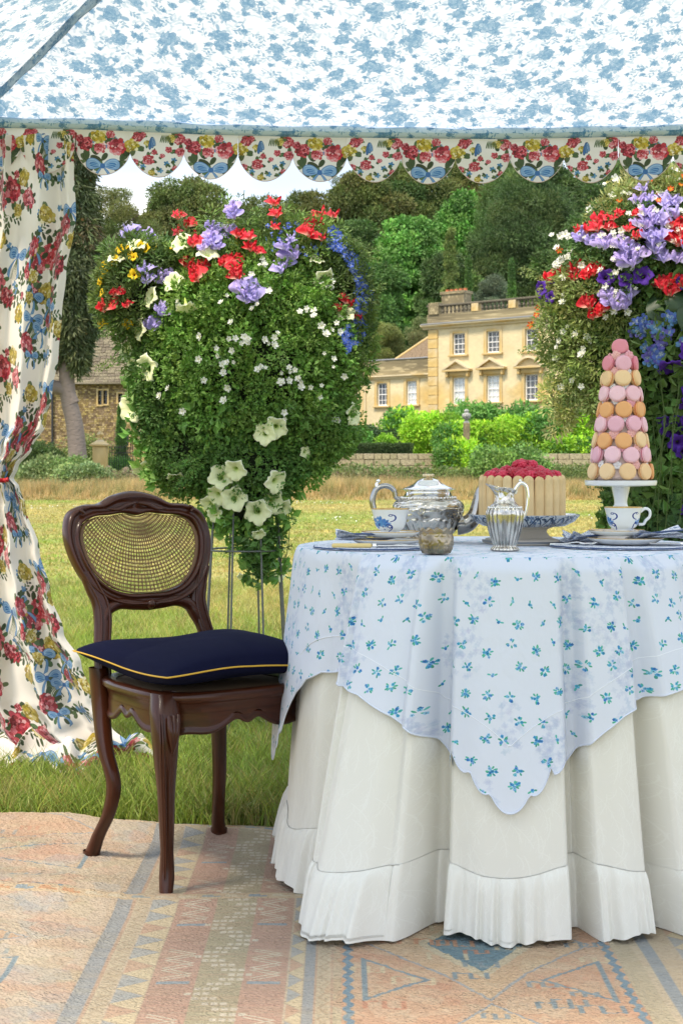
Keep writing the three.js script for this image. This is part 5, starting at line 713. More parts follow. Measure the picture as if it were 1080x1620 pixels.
// ---------------------------------------------------------------- chair with cane back
{
  const R1 = V(0.8, 0, 0.0).set(0.8, 0, -0.6), F1 = V(0.6, 0, 0.8);                  // chair axes: to its left-right and to its front
  const O = V(-0.45, 0.006, -3.64);                                                 // middle of the rear legs on the rug
  const C3 = (a, y, f) => V(O.x + R1.x * a + F1.x * f, O.y + y, O.z + R1.z * a + F1.z * f);
  const chair = thing('cane_chair', 'carved dark walnut dining chair with oval cane back and cabriole legs', 'chair');
  const woodTex = noiseTex(256, 512, (u, v) => { const g = tileF(u, v * 0.12, 26, 4, 3), k = mix(0.55, 1.2, g); return [Math.min(255, 190 * k + 30), Math.min(255, 180 * k + 25), Math.min(255, 170 * k + 25)]; }, true);
  const wood = phys([0.085, 0.025, 0.009], 0.34, { map: woodTex, specularIntensity: 0.45, clearcoat: 0.32, clearcoatRoughness: 0.12, bumpMap: woodTex, bumpScale: 0.0006 });
  const legSweep = (pts, rad, sq = 0.8) => { // squarish carved section
    const c = new THREE.CatmullRomCurve3(pts), n = 44; return grid(16, n, (u, v) => { const p = c.getPointAt(v), a = u * 6.283, r = rad(v), ca = Math.cos(a), sa = Math.sin(a), k = 1 / Math.pow(Math.pow(Math.abs(ca), 3.2) + Math.pow(Math.abs(sa), 3.2), 1 / 3.2); return p.clone().addScaledVector(R1, ca * k * r * 0.92).addScaledVector(F1, sa * k * r * 0.92); }, (u, v) => [u * 0.5, v * 2]);
  };
  const cap = (p, r) => { const g = new THREE.SphereGeometry(r, 12, 8); g.scale(1, 0.5, 1); g.translate(p.x, p.y, p.z); return g; };
  // front cabriole legs
  for (const e of [-1, 1]) {
    const a = e * 0.192, pts = [C3(a * 0.93, 0.44, 0.335), C3(a * 1.0, 0.39, 0.36), C3(a * 1.03, 0.33, 0.372), C3(a * 0.99, 0.22, 0.362), C3(a * 0.95, 0.11, 0.352), C3(a * 0.95, 0.045, 0.352), C3(a * 0.99, 0.006, 0.362)];
    const l = mesh('leg', legSweep(pts, (v) => interp([[0, 0.032], [0.1, 0.034], [0.25, 0.029], [0.5, 0.0195], [0.8, 0.0145], [0.93, 0.017], [1, 0.015]], v)), wood, chair);
    const cg = []; const cc = new THREE.CatmullRomCurve3(pts); for (const s of [-0.45, 0, 0.45]) { const q = []; for (let i = 0; i <= 16; i++) { const v = mix(0.1, 0.93, i / 16), p = cc.getPointAt(v), r = interp([[0, 0.034], [0.25, 0.032], [0.5, 0.0225], [0.8, 0.0165], [0.93, 0.0185]], v); q.push(p.clone().addScaledVector(R1, r * (e * 0.66 * (1 - Math.abs(s) * 0.6) + s * 0.9 * -1 * 0.8)).addScaledVector(F1, r * (0.86 - 0.25 * Math.abs(s)))); } cg.push(sweep(q, (v) => 0.0042 * Math.sin(Math.PI * mix(0.08, 0.92, v)), 24, 6)); }
    mesh('carving', merge(cg), wood, l);
    // shell on the knee
    mesh('knee_carving', merge([0, 1, 2].map((k) => sweep([C3(a * 1.0 + (k - 1) * 0.012, 0.40, 0.40), C3(a * 1.04 + (k - 1) * 0.007, 0.365, 0.412), C3(a * 1.03, 0.315, 0.404)], (v) => 0.007 * Math.sin(Math.PI * mix(0.2, 0.95, v)), 10, 6))), wood, l);
  }
  // rear legs run up into the back posts
  const lean = (y) => (y < 0.44 ? 0 : -0.13 * Math.pow((y - 0.44) / 0.46, 1.15));
  for (const e of [-1, 1]) {
    const a = e * 0.165, pts = e < 0 ? [C3(a, 0.46, 0.0), C3(a, 0.36, 0.012), C3(a - 0.004, 0.27, 0.04), C3(a + 0.004, 0.19, 0.066), C3(a, 0.12, 0.05), C3(a - 0.005, 0.055, 0.005), C3(a - 0.01, 0.006, -0.02)] : [C3(a, 0.46, 0.0), C3(a, 0.3, 0.012), C3(a, 0.18, 0.016), C3(a + 0.004, 0.1, 0.006), C3(a + 0.014, 0.045, -0.012), C3(a + 0.024, 0.006, -0.024)];
    const l = mesh('leg', legSweep(pts, (v) => interp([[0, 0.025], [0.4, 0.0195], [0.75, 0.016], [0.92, 0.0165], [1, 0.019]], v)), wood, chair);
    mesh('foot', legSweep([pts.at(-1).clone().add(V(0, 0.012, 0)), pts.at(-1).clone().add(V(0, -0.006, 0))], (v) => 0.0205), wood, l);
  }
  // seat: serpentine rails and moulded frame
  const seatOut = (s, k = 1) => { // plan of the seat, s along a superellipse, bowed front
    const a = s * 6.283, c = Math.cos(a), q = Math.sin(a), p = 3.6, m = 1 / Math.pow(Math.pow(Math.abs(c), p) + Math.pow(Math.abs(q), p), 1 / p), f = 0.182 + q * m * 0.205 * k, w = mix(0.175, 0.208, (q * m + 1) / 2); return [c * m * w * k + 0.0, f + (q > 0 ? 0.012 * (1 - c * c) : 0)]; };
  mesh('seat_frame', grid(160, 14, (u, v) => { const pr = [[0.90, 0.438], [0.97, 0.443], [1.03, 0.441], [1.055, 0.434], [1.05, 0.424], [1.02, 0.419], [1.0, 0.415], [0.985, 0.405], [0.98, 0.395], [0.98, 0.388], [0.975, 0.384], [0.93, 0.384], [0.9, 0.39], [0.9, 0.41], [0.9, 0.438]][Math.round(v * 14)], [a, f] = seatOut(u, pr[0]); return C3(a, pr[1], f); }, (u, v) => [v, u * 3]), wood, chair);
  const apron = (s0, s1, n, name) => { const wave = (t) => 0.375 - 0.048 * Math.pow(Math.abs(t * 2 - 1), 2.2) + 0.014 * Math.cos((t - 0.5) * 12.57) - 0.012 * Math.exp(-Math.pow((t - 0.5) / 0.07, 2)) * 2;
    const g = grid(n, 8, (u, v) => { const s = mix(s0, s1, u), k = [0.985, 0.985, 0.985, 0.99, 1.005, 1.0, 0.96, 0.95, 0.95][Math.round(v * 8)], [a, f] = seatOut(s, k), b = wave(u), y = [0.395, 0.385, b + 0.017, b + 0.012, b + 0.006, b, b, b + 0.02, 0.395][Math.round(v * 8)]; return C3(a, y, f); }, (u, v) => [v * 0.4, u * 2]); mesh(name, g, wood, chair); };
  apron(0.125, 0.375, 60, 'front_rail'); apron(0.375, 0.625, 60, 'side_rail'); apron(-0.125, 0.125, 60, 'side_rail'); apron(0.625, 0.875, 40, 'rear_rail');
  mesh('seat', grid(40, 8, (u, v) => { const [a, f] = seatOut(u, Math.max(0.001, 0.93 * (1 - v))); return C3(a, 0.436, f + 0.0 * v); }, null), std([0.22, 0.14, 0.07], 0.9), chair);
  // back: a moulded frame around the cane, on two posts
  const B = (a, y, out = 0) => { const f = lean(y); return C3(a, y, f + out).add(V(0, 0, 0)); };
  const outer = (t) => { // closed outline of the oval, t 0..1 from the bottom centre, anticlockwise
    const P = [[0, 0.612], [0.06, 0.613], [0.115, 0.63], [0.165, 0.672], [0.194, 0.73], [0.202, 0.79], [0.186, 0.838], [0.145, 0.858], [0.1, 0.862], [0.055, 0.882], [0, 0.891]]; return P; };
  const half = outer(), loopO = [...half, ...half.slice(1, -1).reverse().map(([a, y]) => [-a, y])].map(([a, y]) => V(a, y - 0.012, 0)), curO = new THREE.CatmullRomCurve3(loopO, true, 'centripetal');
  const halfI = [[0, 0.640], [0.055, 0.642], [0.105, 0.66], [0.143, 0.697], [0.163, 0.74], [0.168, 0.785], [0.152, 0.817], [0.115, 0.831], [0.075, 0.834], [0.035, 0.838], [0, 0.832]];
  const loopI = [...halfI, ...halfI.slice(1, -1).reverse().map(([a, y]) => [-a, y])].map(([a, y]) => V(a, y - 0.012, 0)), curI = new THREE.CatmullRomCurve3(loopI, true, 'centripetal');
  const ring = (prof, name, parent, seg = 200) => mesh(name, grid(seg, prof.length - 1, (u, v) => { const [k, o] = prof[Math.round(v * (prof.length - 1))], p = curO.getPoint(u % 1), q = curI.getPoint(u % 1), m = p.lerp(q, k); return B(m.x - 0.008, m.y, o); }, (u, v) => [v * 0.6, u * 4]), wood, parent);
  const backrest = ring([[0, -0.014], [-0.04, 0], [0.0, 0.012], [0.12, 0.019], [0.25, 0.017], [0.34, 0.010], [0.5, 0.009], [0.66, 0.010], [0.72, 0.016], [0.84, 0.018], [0.96, 0.011], [1.0, 0.002], [1.0, -0.012], [0.6, -0.016], [0, -0.014]], 'back_frame', chair);
  for (const e of [-1, 1]) { // posts sweep up from the seat and flare into the frame
    const pts = [[0.156, 0.40], [0.154, 0.46], [0.147, 0.53], [0.138, 0.58], [0.136, 0.62], [0.150, 0.66], [0.168, 0.70]];
    const c = new THREE.CatmullRomCurve3(pts.map(([a, y]) => V(a * e, y - 0.012, 0)));
    mesh('back_post', grid(16, 40, (u, v) => { const p = c.getPointAt(v), a = u * 6.283, r = interp([[0, 0.022], [0.3, 0.020], [0.55, 0.022], [0.8, 0.024], [1, 0.014]], v), ca = Math.cos(a), sa = Math.sin(a), k = 1 / Math.pow(Math.pow(Math.abs(ca), 3) + Math.pow(Math.abs(sa), 3), 1 / 3); return B(p.x - 0.008 * sst(0.5, 0.8, p.y) + ca * k * r, p.y, sa * k * 0.0155); }, (u, v) => [u * 0.5, v]), wood, chair);
    mesh('carving', merge([-0.5, 0.5].map((s) => sweep(Array.from({ length: 14 }, (_, i) => { const v = i / 13, p = c.getPointAt(v); return B(p.x - 0.008 * sst(0.5, 0.8, p.y) + s * 0.022, p.y, 0.0155); }), 0.0032, 30, 6))), wood, backrest);
    // bracket curve below the oval
    mesh('bracket', sweep([B(e * 0.146 - 0.008, 0.52, 0), B(e * 0.134 - 0.008, 0.56, 0), B(e * 0.118 - 0.008, 0.592, 0), B(e * 0.085 - 0.008, 0.606, 0), B(e * 0.04 - 0.008, 0.602, 0), B(-0.008, 0.598, 0)], (v) => interp([[0, 0.009], [0.3, 0.017], [1, 0.013]], v), 36, 10), wood, chair);
  }
  mesh('carving', merge([bake(new THREE.SphereGeometry(0.012, 14, 10), B(-0.008, 0.602, 0.012).toArray()), ...[-1, 1].flatMap((e) => [sweep([B(e * 0.012 - 0.008, 0.602, 0.014), B(e * 0.05 - 0.008, 0.606, 0.014), B(e * 0.09 - 0.008, 0.618, 0.013)], (v) => 0.0055 * (1 - v * 0.8), 12, 6), sweep([B(e * 0.004 - 0.008, 0.852, 0.016), B(e * 0.03 - 0.008, 0.846, 0.019), B(e * 0.055 - 0.008, 0.836, 0.018), B(e * 0.085 - 0.008, 0.838, 0.015)], (v) => 0.006 * Math.sin(Math.PI * mix(0.15, 0.95, v)), 14, 6), sweep([B(e * 0.15 - 0.008, 0.842, 0.017), B(e * 0.16 - 0.008, 0.836, 0.02), B(e * 0.152 - 0.008, 0.828, 0.018)], 0.0045, 10, 6)])]), wood, backrest);
  // caning: a fan of canes from the crest crossed by rings of canes
  const cane = phys([0.15, 0.075, 0.03], 0.6, {}), inside = (a, y) => { let c = false; const N = 90; let px = 0, py = 0; for (let i = 0; i <= N; i++) { const p = IN[i % N]; if (i && ((p.y > y) !== (py > y)) && a < (px - p.x) * (y - p.y) / (py - p.y) + p.x) c = !c; px = p.x; py = p.y; } return c; };
  const IN = Array.from({ length: 90 }, (_, i) => curI.getPoint(i / 90)), fan = [0, 0.872], parts = [], strand = (pts, o, w) => { // a thin flat strip through the points
    const p = [], idx = []; pts.forEach(([a, y], i) => { const [a2, y2] = pts[Math.min(i + 1, pts.length - 1)], [a1, y1] = pts[Math.max(i - 1, 0)], l = Math.hypot(a2 - a1, y2 - y1) || 1, nx = -(y2 - y1) / l * w, ny = (a2 - a1) / l * w; for (const s of [-1, 1]) { const q = B(a + nx * s - 0.008, y + ny * s, o); p.push(q.x, q.y, q.z); } const q2 = B(a - 0.008, y, o + w * 0.9); p.push(q2.x, q2.y, q2.z); if (i) { const k = i * 3; idx.push(k - 3, k - 1, k, k, k - 1, k + 2, k - 1, k - 2, k + 2, k + 2, k - 2, k + 1); } });
    const g = new THREE.BufferGeometry(); g.setAttribute('position', new THREE.Float32BufferAttribute(p, 3)); g.setIndex(idx); g.computeVertexNormals(); parts.push(g.toNonIndexed()); };
  const clip = (pts, o, w) => { let run = []; for (const p of pts) { if (inside(p[0], p[1])) run.push(p); else { if (run.length > 1) strand(run, o, w); run = []; } } if (run.length > 1) strand(run, o, w); };
  for (let k = 0; k < 22; k++) { const r = 0.055 + k * 0.0090; for (const o of [-1, 1]) clip(Array.from({ length: 61 }, (_, i) => { const a = (i / 60 - 0.5) * 3.0; return [fan[0] + Math.sin(a) * (r + o * 0.00105) * 1.05, fan[1] - Math.cos(a) * (r + o * 0.00105)]; }), 0.003, 0.00085); }
  for (let k = -30; k <= 30; k++) { const a = k * 0.050; clip(Array.from({ length: 40 }, (_, i) => { const r = 0.006 + i * 0.0065, b = a * (1 - 0.12 * sst(0.05, 0.24, r)); return [fan[0] + Math.sin(b) * r * 1.05, fan[1] - Math.cos(b) * r]; }), 0.0015, 0.00105); if (Math.abs(k) < 28) for (const sg of [-1, 1]) clip(Array.from({ length: 40 }, (_, i) => { const r = 0.075 + i * 0.005, b = (a + sg * (r - 0.06) * 0.55) * 0.95; return [fan[0] + Math.sin(b) * r * 1.05, fan[1] - Math.cos(b) * r]; }), sg > 0 ? 0.0045 : 0.0005, 0.0005); }
  const cp = mesh('cane_panel', merge(parts), cane, chair); cp.userData.kind = 'stuff';
  mesh('cane_edging', grid(8, 180, (q, u) => { const p = curI.getPoint(u % 1), a = q * 6.283; return B(p.x * 0.965 - 0.008, (p.y - 0.74) * 0.97 + 0.74, 0.0065 + Math.sin(a) * 0.0035).addScaledVector(R1, Math.cos(a) * 0.0055); }, null), phys([0.13, 0.065, 0.025], 0.6), chair);

  // cushion lying on the seat
  const cush = thing('seat_cushion', 'navy blue velvet cushion with golden yellow piping lying on the cane chair', 'cushion');
  const velvet = phys([0.0035, 0.0045, 0.022], 0.9, { specularIntensity: 0.25, sheen: 0.08, sheenColor: lin(0.12, 0.16, 0.5), sheenRoughness: 0.4, bumpMap: rep(noiseTex(128, 128, (u, v) => 255 * tileF(u, v, 40, 2, 3)), 4, 4), bumpScale: 0.0006 });
  const HW = 0.224, cq = (i, j) => { const p = Math.max(Math.abs(i), Math.abs(j)), pull = 1 - 0.045 * Math.pow(1 - Math.min(Math.abs(i), Math.abs(j)) / Math.max(p, 1e-6), 1.4) * p; return [i * HW * pull, j * HW * pull]; };
  const thick = (i, j) => Math.pow(Math.max(0, (1 - Math.pow(Math.abs(i), 2.6)) * (1 - Math.pow(Math.abs(j), 2.6))), 0.46);
  const cs = (sg) => (u, v) => { const i = u * 2 - 1, j = v * 2 - 1, [a, f] = cq(i, j), t = thick(i, j), edge = 0.497 + 0.008 * Math.sin(i * 3 + j * 2) + 0.008 * Math.abs(i * j); return C3(a + 0.005, edge - 0.012 + sg * t * (sg > 0 ? 0.058 : 0.040) + 0.003 * (fbm(i * 4, j * 4, 3) - 0.5) * t, f + 0.195); };
  const cm = mesh('cover', merge([grid(48, 48, cs(1), (u, v) => [u, v]), grid(48, 48, cs(-1), (u, v) => [u, v])]), velvet, cush);
  const loop = []; for (const [a, b] of [[[-1, -1], [1, -1]], [[1, -1], [1, 1]], [[1, 1], [-1, 1]], [[-1, 1], [-1, -1]]]) for (let k = 0; k < 24; k++) loop.push(cs(1)((mix(a[0], b[0], k / 24) + 1) / 2, (mix(a[1], b[1], k / 24) + 1) / 2));
  const lc = new THREE.CatmullRomCurve3(loop, true); mesh('piping', new THREE.TubeGeometry(lc, 240, 0.0019, 6, true), std([0.62, 0.36, 0.03], 0.55), cush);
}

// ---------------------------------------------------------------- tableware
const TT = TH + 0.0045;                                                              // top of the cloth
const chinaTex = canvas(1024, 512, (c, w, h) => {
  c.fillStyle = '#f6f6f4'; c.fillRect(0, 0, w, h); const R = rng(9);
  for (let k = 0; k < 2; k++) { const X = 256 + k * 512; for (let i = 0; i < 26; i++) { const a = R() * 6.28, d = Math.sqrt(R()) * 110, x = X + Math.cos(a) * d * 1.15, y = 270 + Math.sin(a) * d * 0.95; for (let q = 0; q < 5; q++) petalShape(c, x, y, 30 + R() * 22, 13, q * 1.256 + R(), hsl(204 + R() * 14, 62, 48 + R() * 28, 0.8), hsl(218, 70, 36, 0.6)); }
    for (let q = 0; q < 6; q++) petalShape(c, X, 300, 62, 30, q * 1.047, hsl(206, 60, 62, 0.9), hsl(222, 75, 34, 0.9)); c.fillStyle = hsl(222, 80, 30); c.beginPath(); c.arc(X, 300, 12, 0, 7); c.fill();
    c.strokeStyle = hsl(224, 76, 30); c.lineCap = 'round'; for (const [x, y, s] of [[-150, 180, 1], [150, 190, -1], [-120, 380, 1], [120, 390, -1]]) { c.lineWidth = 16; c.beginPath(); c.moveTo(X + x + s * 30, y - 80); c.bezierCurveTo(X + x - s * 40, y - 90, X + x - s * 50, y + 40, X + x + s * 20, y + 60); c.stroke(); c.lineWidth = 10; c.beginPath(); c.arc(X + x + s * 24, y - 62, 16, 0, 5); c.stroke(); }
    for (let i = 0; i < 14; i++) petalShape(c, X + (R() - 0.5) * 300, 300 + (R() - 0.3) * 200, 34, 12, R() * 6.28, hsl(222, 74, 32, 0.9)); }
  c.fillStyle = '#b08a3a'; c.fillRect(0, 0, w, 10);
});
const china = phys([0.82, 0.82, 0.81], 0.16, { map: chinaTex, clearcoat: 0.4, clearcoatRoughness: 0.05 }), whiteChina = phys([0.80, 0.80, 0.78], 0.18, { clearcoat: 0.3 }), gilt = phys([0.75, 0.5, 0.18], 0.25, { metalness: 1 });
const repousse = noiseTex(1024, 512, (u, v) => { const f = 0.5 + 0.5 * Math.cos(u * 6.283 * 22), low = sst(0.5, 0.42, v), a = tileF(u, v, 26, 3, 2), sc = Math.abs(Math.sin(6.283 * (3 * tileF(u, v, 7, 8, 2) + v * 2))); return 255 * Math.min(1, mix(0.35 * sc + 0.65 * Math.pow(a, 0.7), 0.7 * Math.pow(f, 0.6) + 0.3 * a, low)); });
const silverTarnish = noiseTex(512, 256, (u, v) => { const a = tileF(u, v, 26, 3, 2), b = tileF(u, v, 5, 2, 3), k = mix(0.72, 1, sst(0.25, 0.6, a)) * mix(0.85, 1, b); return [255 * k, 250 * k, 242 * k]; }, true);
const chased = phys([0.90, 0.88, 0.84], 0.18, { metalness: 1, bumpMap: repousse, bumpScale: 0.005, map: silverTarnish }), silver = phys([0.90, 0.88, 0.85], 0.14, { metalness: 1 }), ambient = phys([0.50, 0.43, 0.33], 0.30, { metalness: 1, bumpMap: repousse, bumpScale: 0.003, map: silverTarnish });
const onTable = (px, d) => V((px - 540) * d / FL, TT, -d);

function cup(label, px, d, turn, y) {
  const p = onTable(px, d); p.y += y; const t = thing('teacup', label, 'teacup', p, turn);
  const pr = smoothPts([[0.019, 0], [0.022, 0.004], [0.021, 0.007], [0.031, 0.014], [0.037, 0.028], [0.040, 0.044], [0.044, 0.058]], 26), inn = smoothPts([[0.0428, 0.058], [0.039, 0.044], [0.035, 0.028], [0.029, 0.015], [0.001, 0.009]], 20);
  const g = lathe([[0.0005, 0.001], ...pr, ...inn], 56), uv = g.attributes.uv, ps = g.attributes.position; for (let i = 0; i < uv.count; i++) uv.setXY(i, uv.getX(i) * 1 + 0.02, ps.getY(i) / 0.058); mesh('bowl', g, china, t);
  mesh('gilt_rim', bake(new THREE.TorusGeometry(0.0434, 0.0009, 6, 60), [0, 0.058, 0], [Math.PI / 2, 0, 0]), gilt, t);
  mesh('handle', sweep([[0.040, 0.047, 0], [0.052, 0.055, 0], [0.062, 0.050, 0], [0.062, 0.036, 0], [0.052, 0.026, 0], [0.048, 0.019, 0], [0.036, 0.018, 0]], 0.0034, 30, 8), whiteChina, t);
  mesh('tea', bake(new THREE.CircleGeometry(0.0405, 40), [0, 0.048, 0], [-Math.PI / 2, 0, 0]), phys([0.12, 0.04, 0.01], 0.05), t); return t;
}
function dish(name, label, cat, px, d, y, r, h, rim = true) {
  const p = onTable(px, d); p.y += y; const t = thing(name, label, cat, p), n = 72, wav = 0.012;
  mesh('dish', grid(n, 16, (u, v) => { const pr = [[0.001, 0.003], [0.3, 0.003], [0.55, 0.003], [0.62, 0.004], [0.7, 0.008], [0.8, 0.35 * h + 0.004], [0.9, 0.7 * h + 0.003], [0.97, h], [1.0, h + 0.0015], [1.0, h], [0.95, h - 0.003], [0.8, 0.3 * h], [0.68, 0.002], [0.6, 0], [0.55, 0], [0.5, 0.0012], [0.001, 0.0012]][Math.round(v * 16)], a = u * 6.283, k = 1 + wav * Math.cos(a * 10) * sst(0.7, 1, pr[0]); return V(Math.cos(a) * r * pr[0] * k, pr[1], Math.sin(a) * r * pr[0] * k); }, (u, v) => [u, v]), whiteChina, t);
  if (rim) mesh('gilt_rim', new THREE.TubeGeometry(new THREE.CatmullRomCurve3(Array.from({ length: 60 }, (_, i) => { const a = i / 60 * 6.283, k = 1 + wav * Math.cos(a * 10); return V(Math.cos(a) * r * k, h + 0.0018, Math.sin(a) * r * k); }), true), 120, 0.0008, 5, true), gilt, t);
  return t;
}
const blueLinen = canvas(512, 512, (c, w, h) => { c.fillStyle = '#e6e8ee'; c.fillRect(0, 0, w, h); const R = rng(14); for (let i = 0; i < 70; i++) { const x = R() * w, y = R() * h; wrapped(w, h, x, y, 40, (X, Y) => { const Q = rng(i + 3); for (let q = 0; q < 6; q++) petalShape(c, X, Y, 16 + Q() * 14, 7, Q() * 6.28, hsl(214, 48, 28 + Q() * 26, 0.9)); }); } });
const linen = phys([0.88, 0.88, 0.88], 0.85, { map: rep(blueLinen, 7, 7) }), navyLinen = std([0.05, 0.08, 0.18], 0.85), quilt = phys([0.86, 0.87, 0.88], 0.85, { map: rep(blueLinen, 3, 3) });
function mat(label, px, d, r) {
  const t = thing('placemat', label, 'placemat', onTable(px, d));
  mesh('cloth', grid(96, 8, (u, v) => { const a = u * 6.283, k = 1 + 0.035 * Math.abs(Math.sin(a * 7)), pr = [[1, 0.0005], [1.0, 0.004], [0.97, 0.0058], [0.8, 0.0048], [0.6, 0.0052], [0.4, 0.0048], [0.25, 0.005], [0.1, 0.005], [0.001, 0.005]][Math.round(v * 8)]; return V(Math.cos(a) * r * pr[0] * k, pr[1], Math.sin(a) * r * pr[0] * k); }, (u, v) => [Math.cos(u * 6.283) * (1 - v), Math.sin(u * 6.283) * (1 - v)]), quilt, t);
  mesh('binding', new THREE.TubeGeometry(new THREE.CatmullRomCurve3(Array.from({ length: 112 }, (_, i) => { const a = i / 112 * 6.283, k = 1 + 0.035 * Math.abs(Math.sin(a * 7)); return V(Math.cos(a) * r * k, 0.003, Math.sin(a) * r * k); }), true), 224, 0.0016, 6, true), navyLinen, t); return t;
}
function napkin(label, px, d, y, len, turn, tilt, roll) { // a loosely folded cloth
  const p = onTable(px, d); p.y += y; const t = thing('napkin', label, 'napkin', p, turn);
  for (let k = 0; k < 3; k++) mesh('fold', grid(26, 14, (u, v) => { const a = u - 0.5, b = v - 0.5, w = 0.1 - k * 0.016; return V(a * len, 0.003 + k * 0.0055 + tilt * (u) + 0.008 * Math.sin(u * 5 + k) * Math.abs(b) * 2 + roll * Math.pow(Math.abs(b * 2), 2) * 0.02 * (k + 1) * 0.4, b * w + 0.012 * Math.sin(u * 3 + k * 1.3)); }, (u, v) => [u * 0.4, v * 0.3 + k * 0.2]), linen, t);
  mesh('hem', sweep([[-len / 2, 0.018 + tilt * 0, 0.034], [0, 0.02 + tilt * 0.5, 0.05], [len / 2, 0.018 + tilt, 0.036]], 0.0022, 20, 6), navyLinen, t); return t;
}
mat('scalloped white and navy placemat under the left plate and cup', 592, 3.385, 0.136);
mat('scalloped white and navy placemat under the right plate and cup', 985, 3.44, 0.165);
dish('side_plate', 'gilt-rimmed white side plate under the left cup and saucer', 'plate', 612, 3.39, 0.006, 0.080, 0.012);
napkin('blue printed linen napkin draped over the left plate beneath the saucer', 578, 3.40, 0.014, 0.135, 0.08, -0.002, 0.3);
dish('saucer', 'white saucer under the left blue and white teacup', 'saucer', 617, 3.40, 0.024, 0.066, 0.011);
cup('blue flowered white teacup on the left, in front of the silver teapot', 617, 3.40, 0.9, 0.031);
dish('side_plate', 'gilt-rimmed white plate under the right cup, by the macaron stand', 'plate', 988, 3.42, 0.006, 0.088, 0.014);
napkin('blue printed linen napkin with dark edge folded at left of the right plate', 922, 3.47, 0.004, 0.085, 0.25, 0.004, 0.5);
napkin('blue printed linen napkin lying across the right-hand plate beside the cup handle', 1042, 3.40, 0.014, 0.13, 0.2, 0.010, 0.3);
dish('saucer', 'white saucer under the right blue and white teacup', 'saucer', 974, 3.43, 0.026, 0.064, 0.011);
cup('blue flowered white teacup on the right, in front of the macaron stand', 985, 3.43, 0.05, 0.034);
function knife(label, px, d, turn, y, L = 0.10) { const p = onTable(px, d); p.y += y; const t = thing('table_knife', label, 'knife', p, turn); mesh('handle', bake(new THREE.CapsuleGeometry(0.0052, L * 0.8, 6, 12), [-L * 0.5, 0.006, 0], [0, 0, Math.PI / 2], [1, 1, 0.8]), phys([0.72, 0.55, 0.22], 0.35), t); mesh('blade', rbox(L * 0.95, 0.002, 0.014, 0.001, L * 0.5 + 0.004, 0.006, 0), silver, t); mesh('ferrule', bake(new THREE.CylinderGeometry(0.0056, 0.0056, 0.008, 12), [0.0, 0.006, 0], [0, 0, Math.PI / 2]), silver, t); return t; }
function fork(label, px, d, turn, y, L = 0.15) { const p = onTable(px, d); p.y += y; const t = thing('table_fork', label, 'fork', p, turn); mesh('stem', sweep([[-L / 2, 0.004, 0], [-L * 0.2, 0.004, 0], [L * 0.1, 0.008, 0], [L * 0.22, 0.006, 0]], (v) => mix(0.005, 0.0025, sst(0, 0.5, v)), 20, 8, 0.5), silver, t); mesh('bowl', bake(new THREE.SphereGeometry(0.011, 14, 8), [L * 0.27, 0.005, 0], [0, 0, 0], [1.3, 0.2, 0.9]), silver, t); for (let k = 0; k < 4; k++) mesh('tine', sweep([[L * 0.3, 0.005, (k - 1.5) * 0.0052], [L * 0.4, 0.004, (k - 1.5) * 0.0054], [L * 0.5, 0.008, (k - 1.5) * 0.0052]], 0.0012, 10, 5), silver, t); return t; }
knife('small knife with pale ivory handle lying before the left plate', 592, 3.285, 0.0, 0.004);
fork('silver fork lying in front of the left plate, right of the knife', 628, 3.30, 0.18, 0.004, 0.11);
knife('ivory handled knife at the far right edge of the table', 1078, 3.36, 3.0, 0.005);
fork('silver fork lying left of the right-hand plate', 905, 3.38, 0.12, 0.005, 0.11);

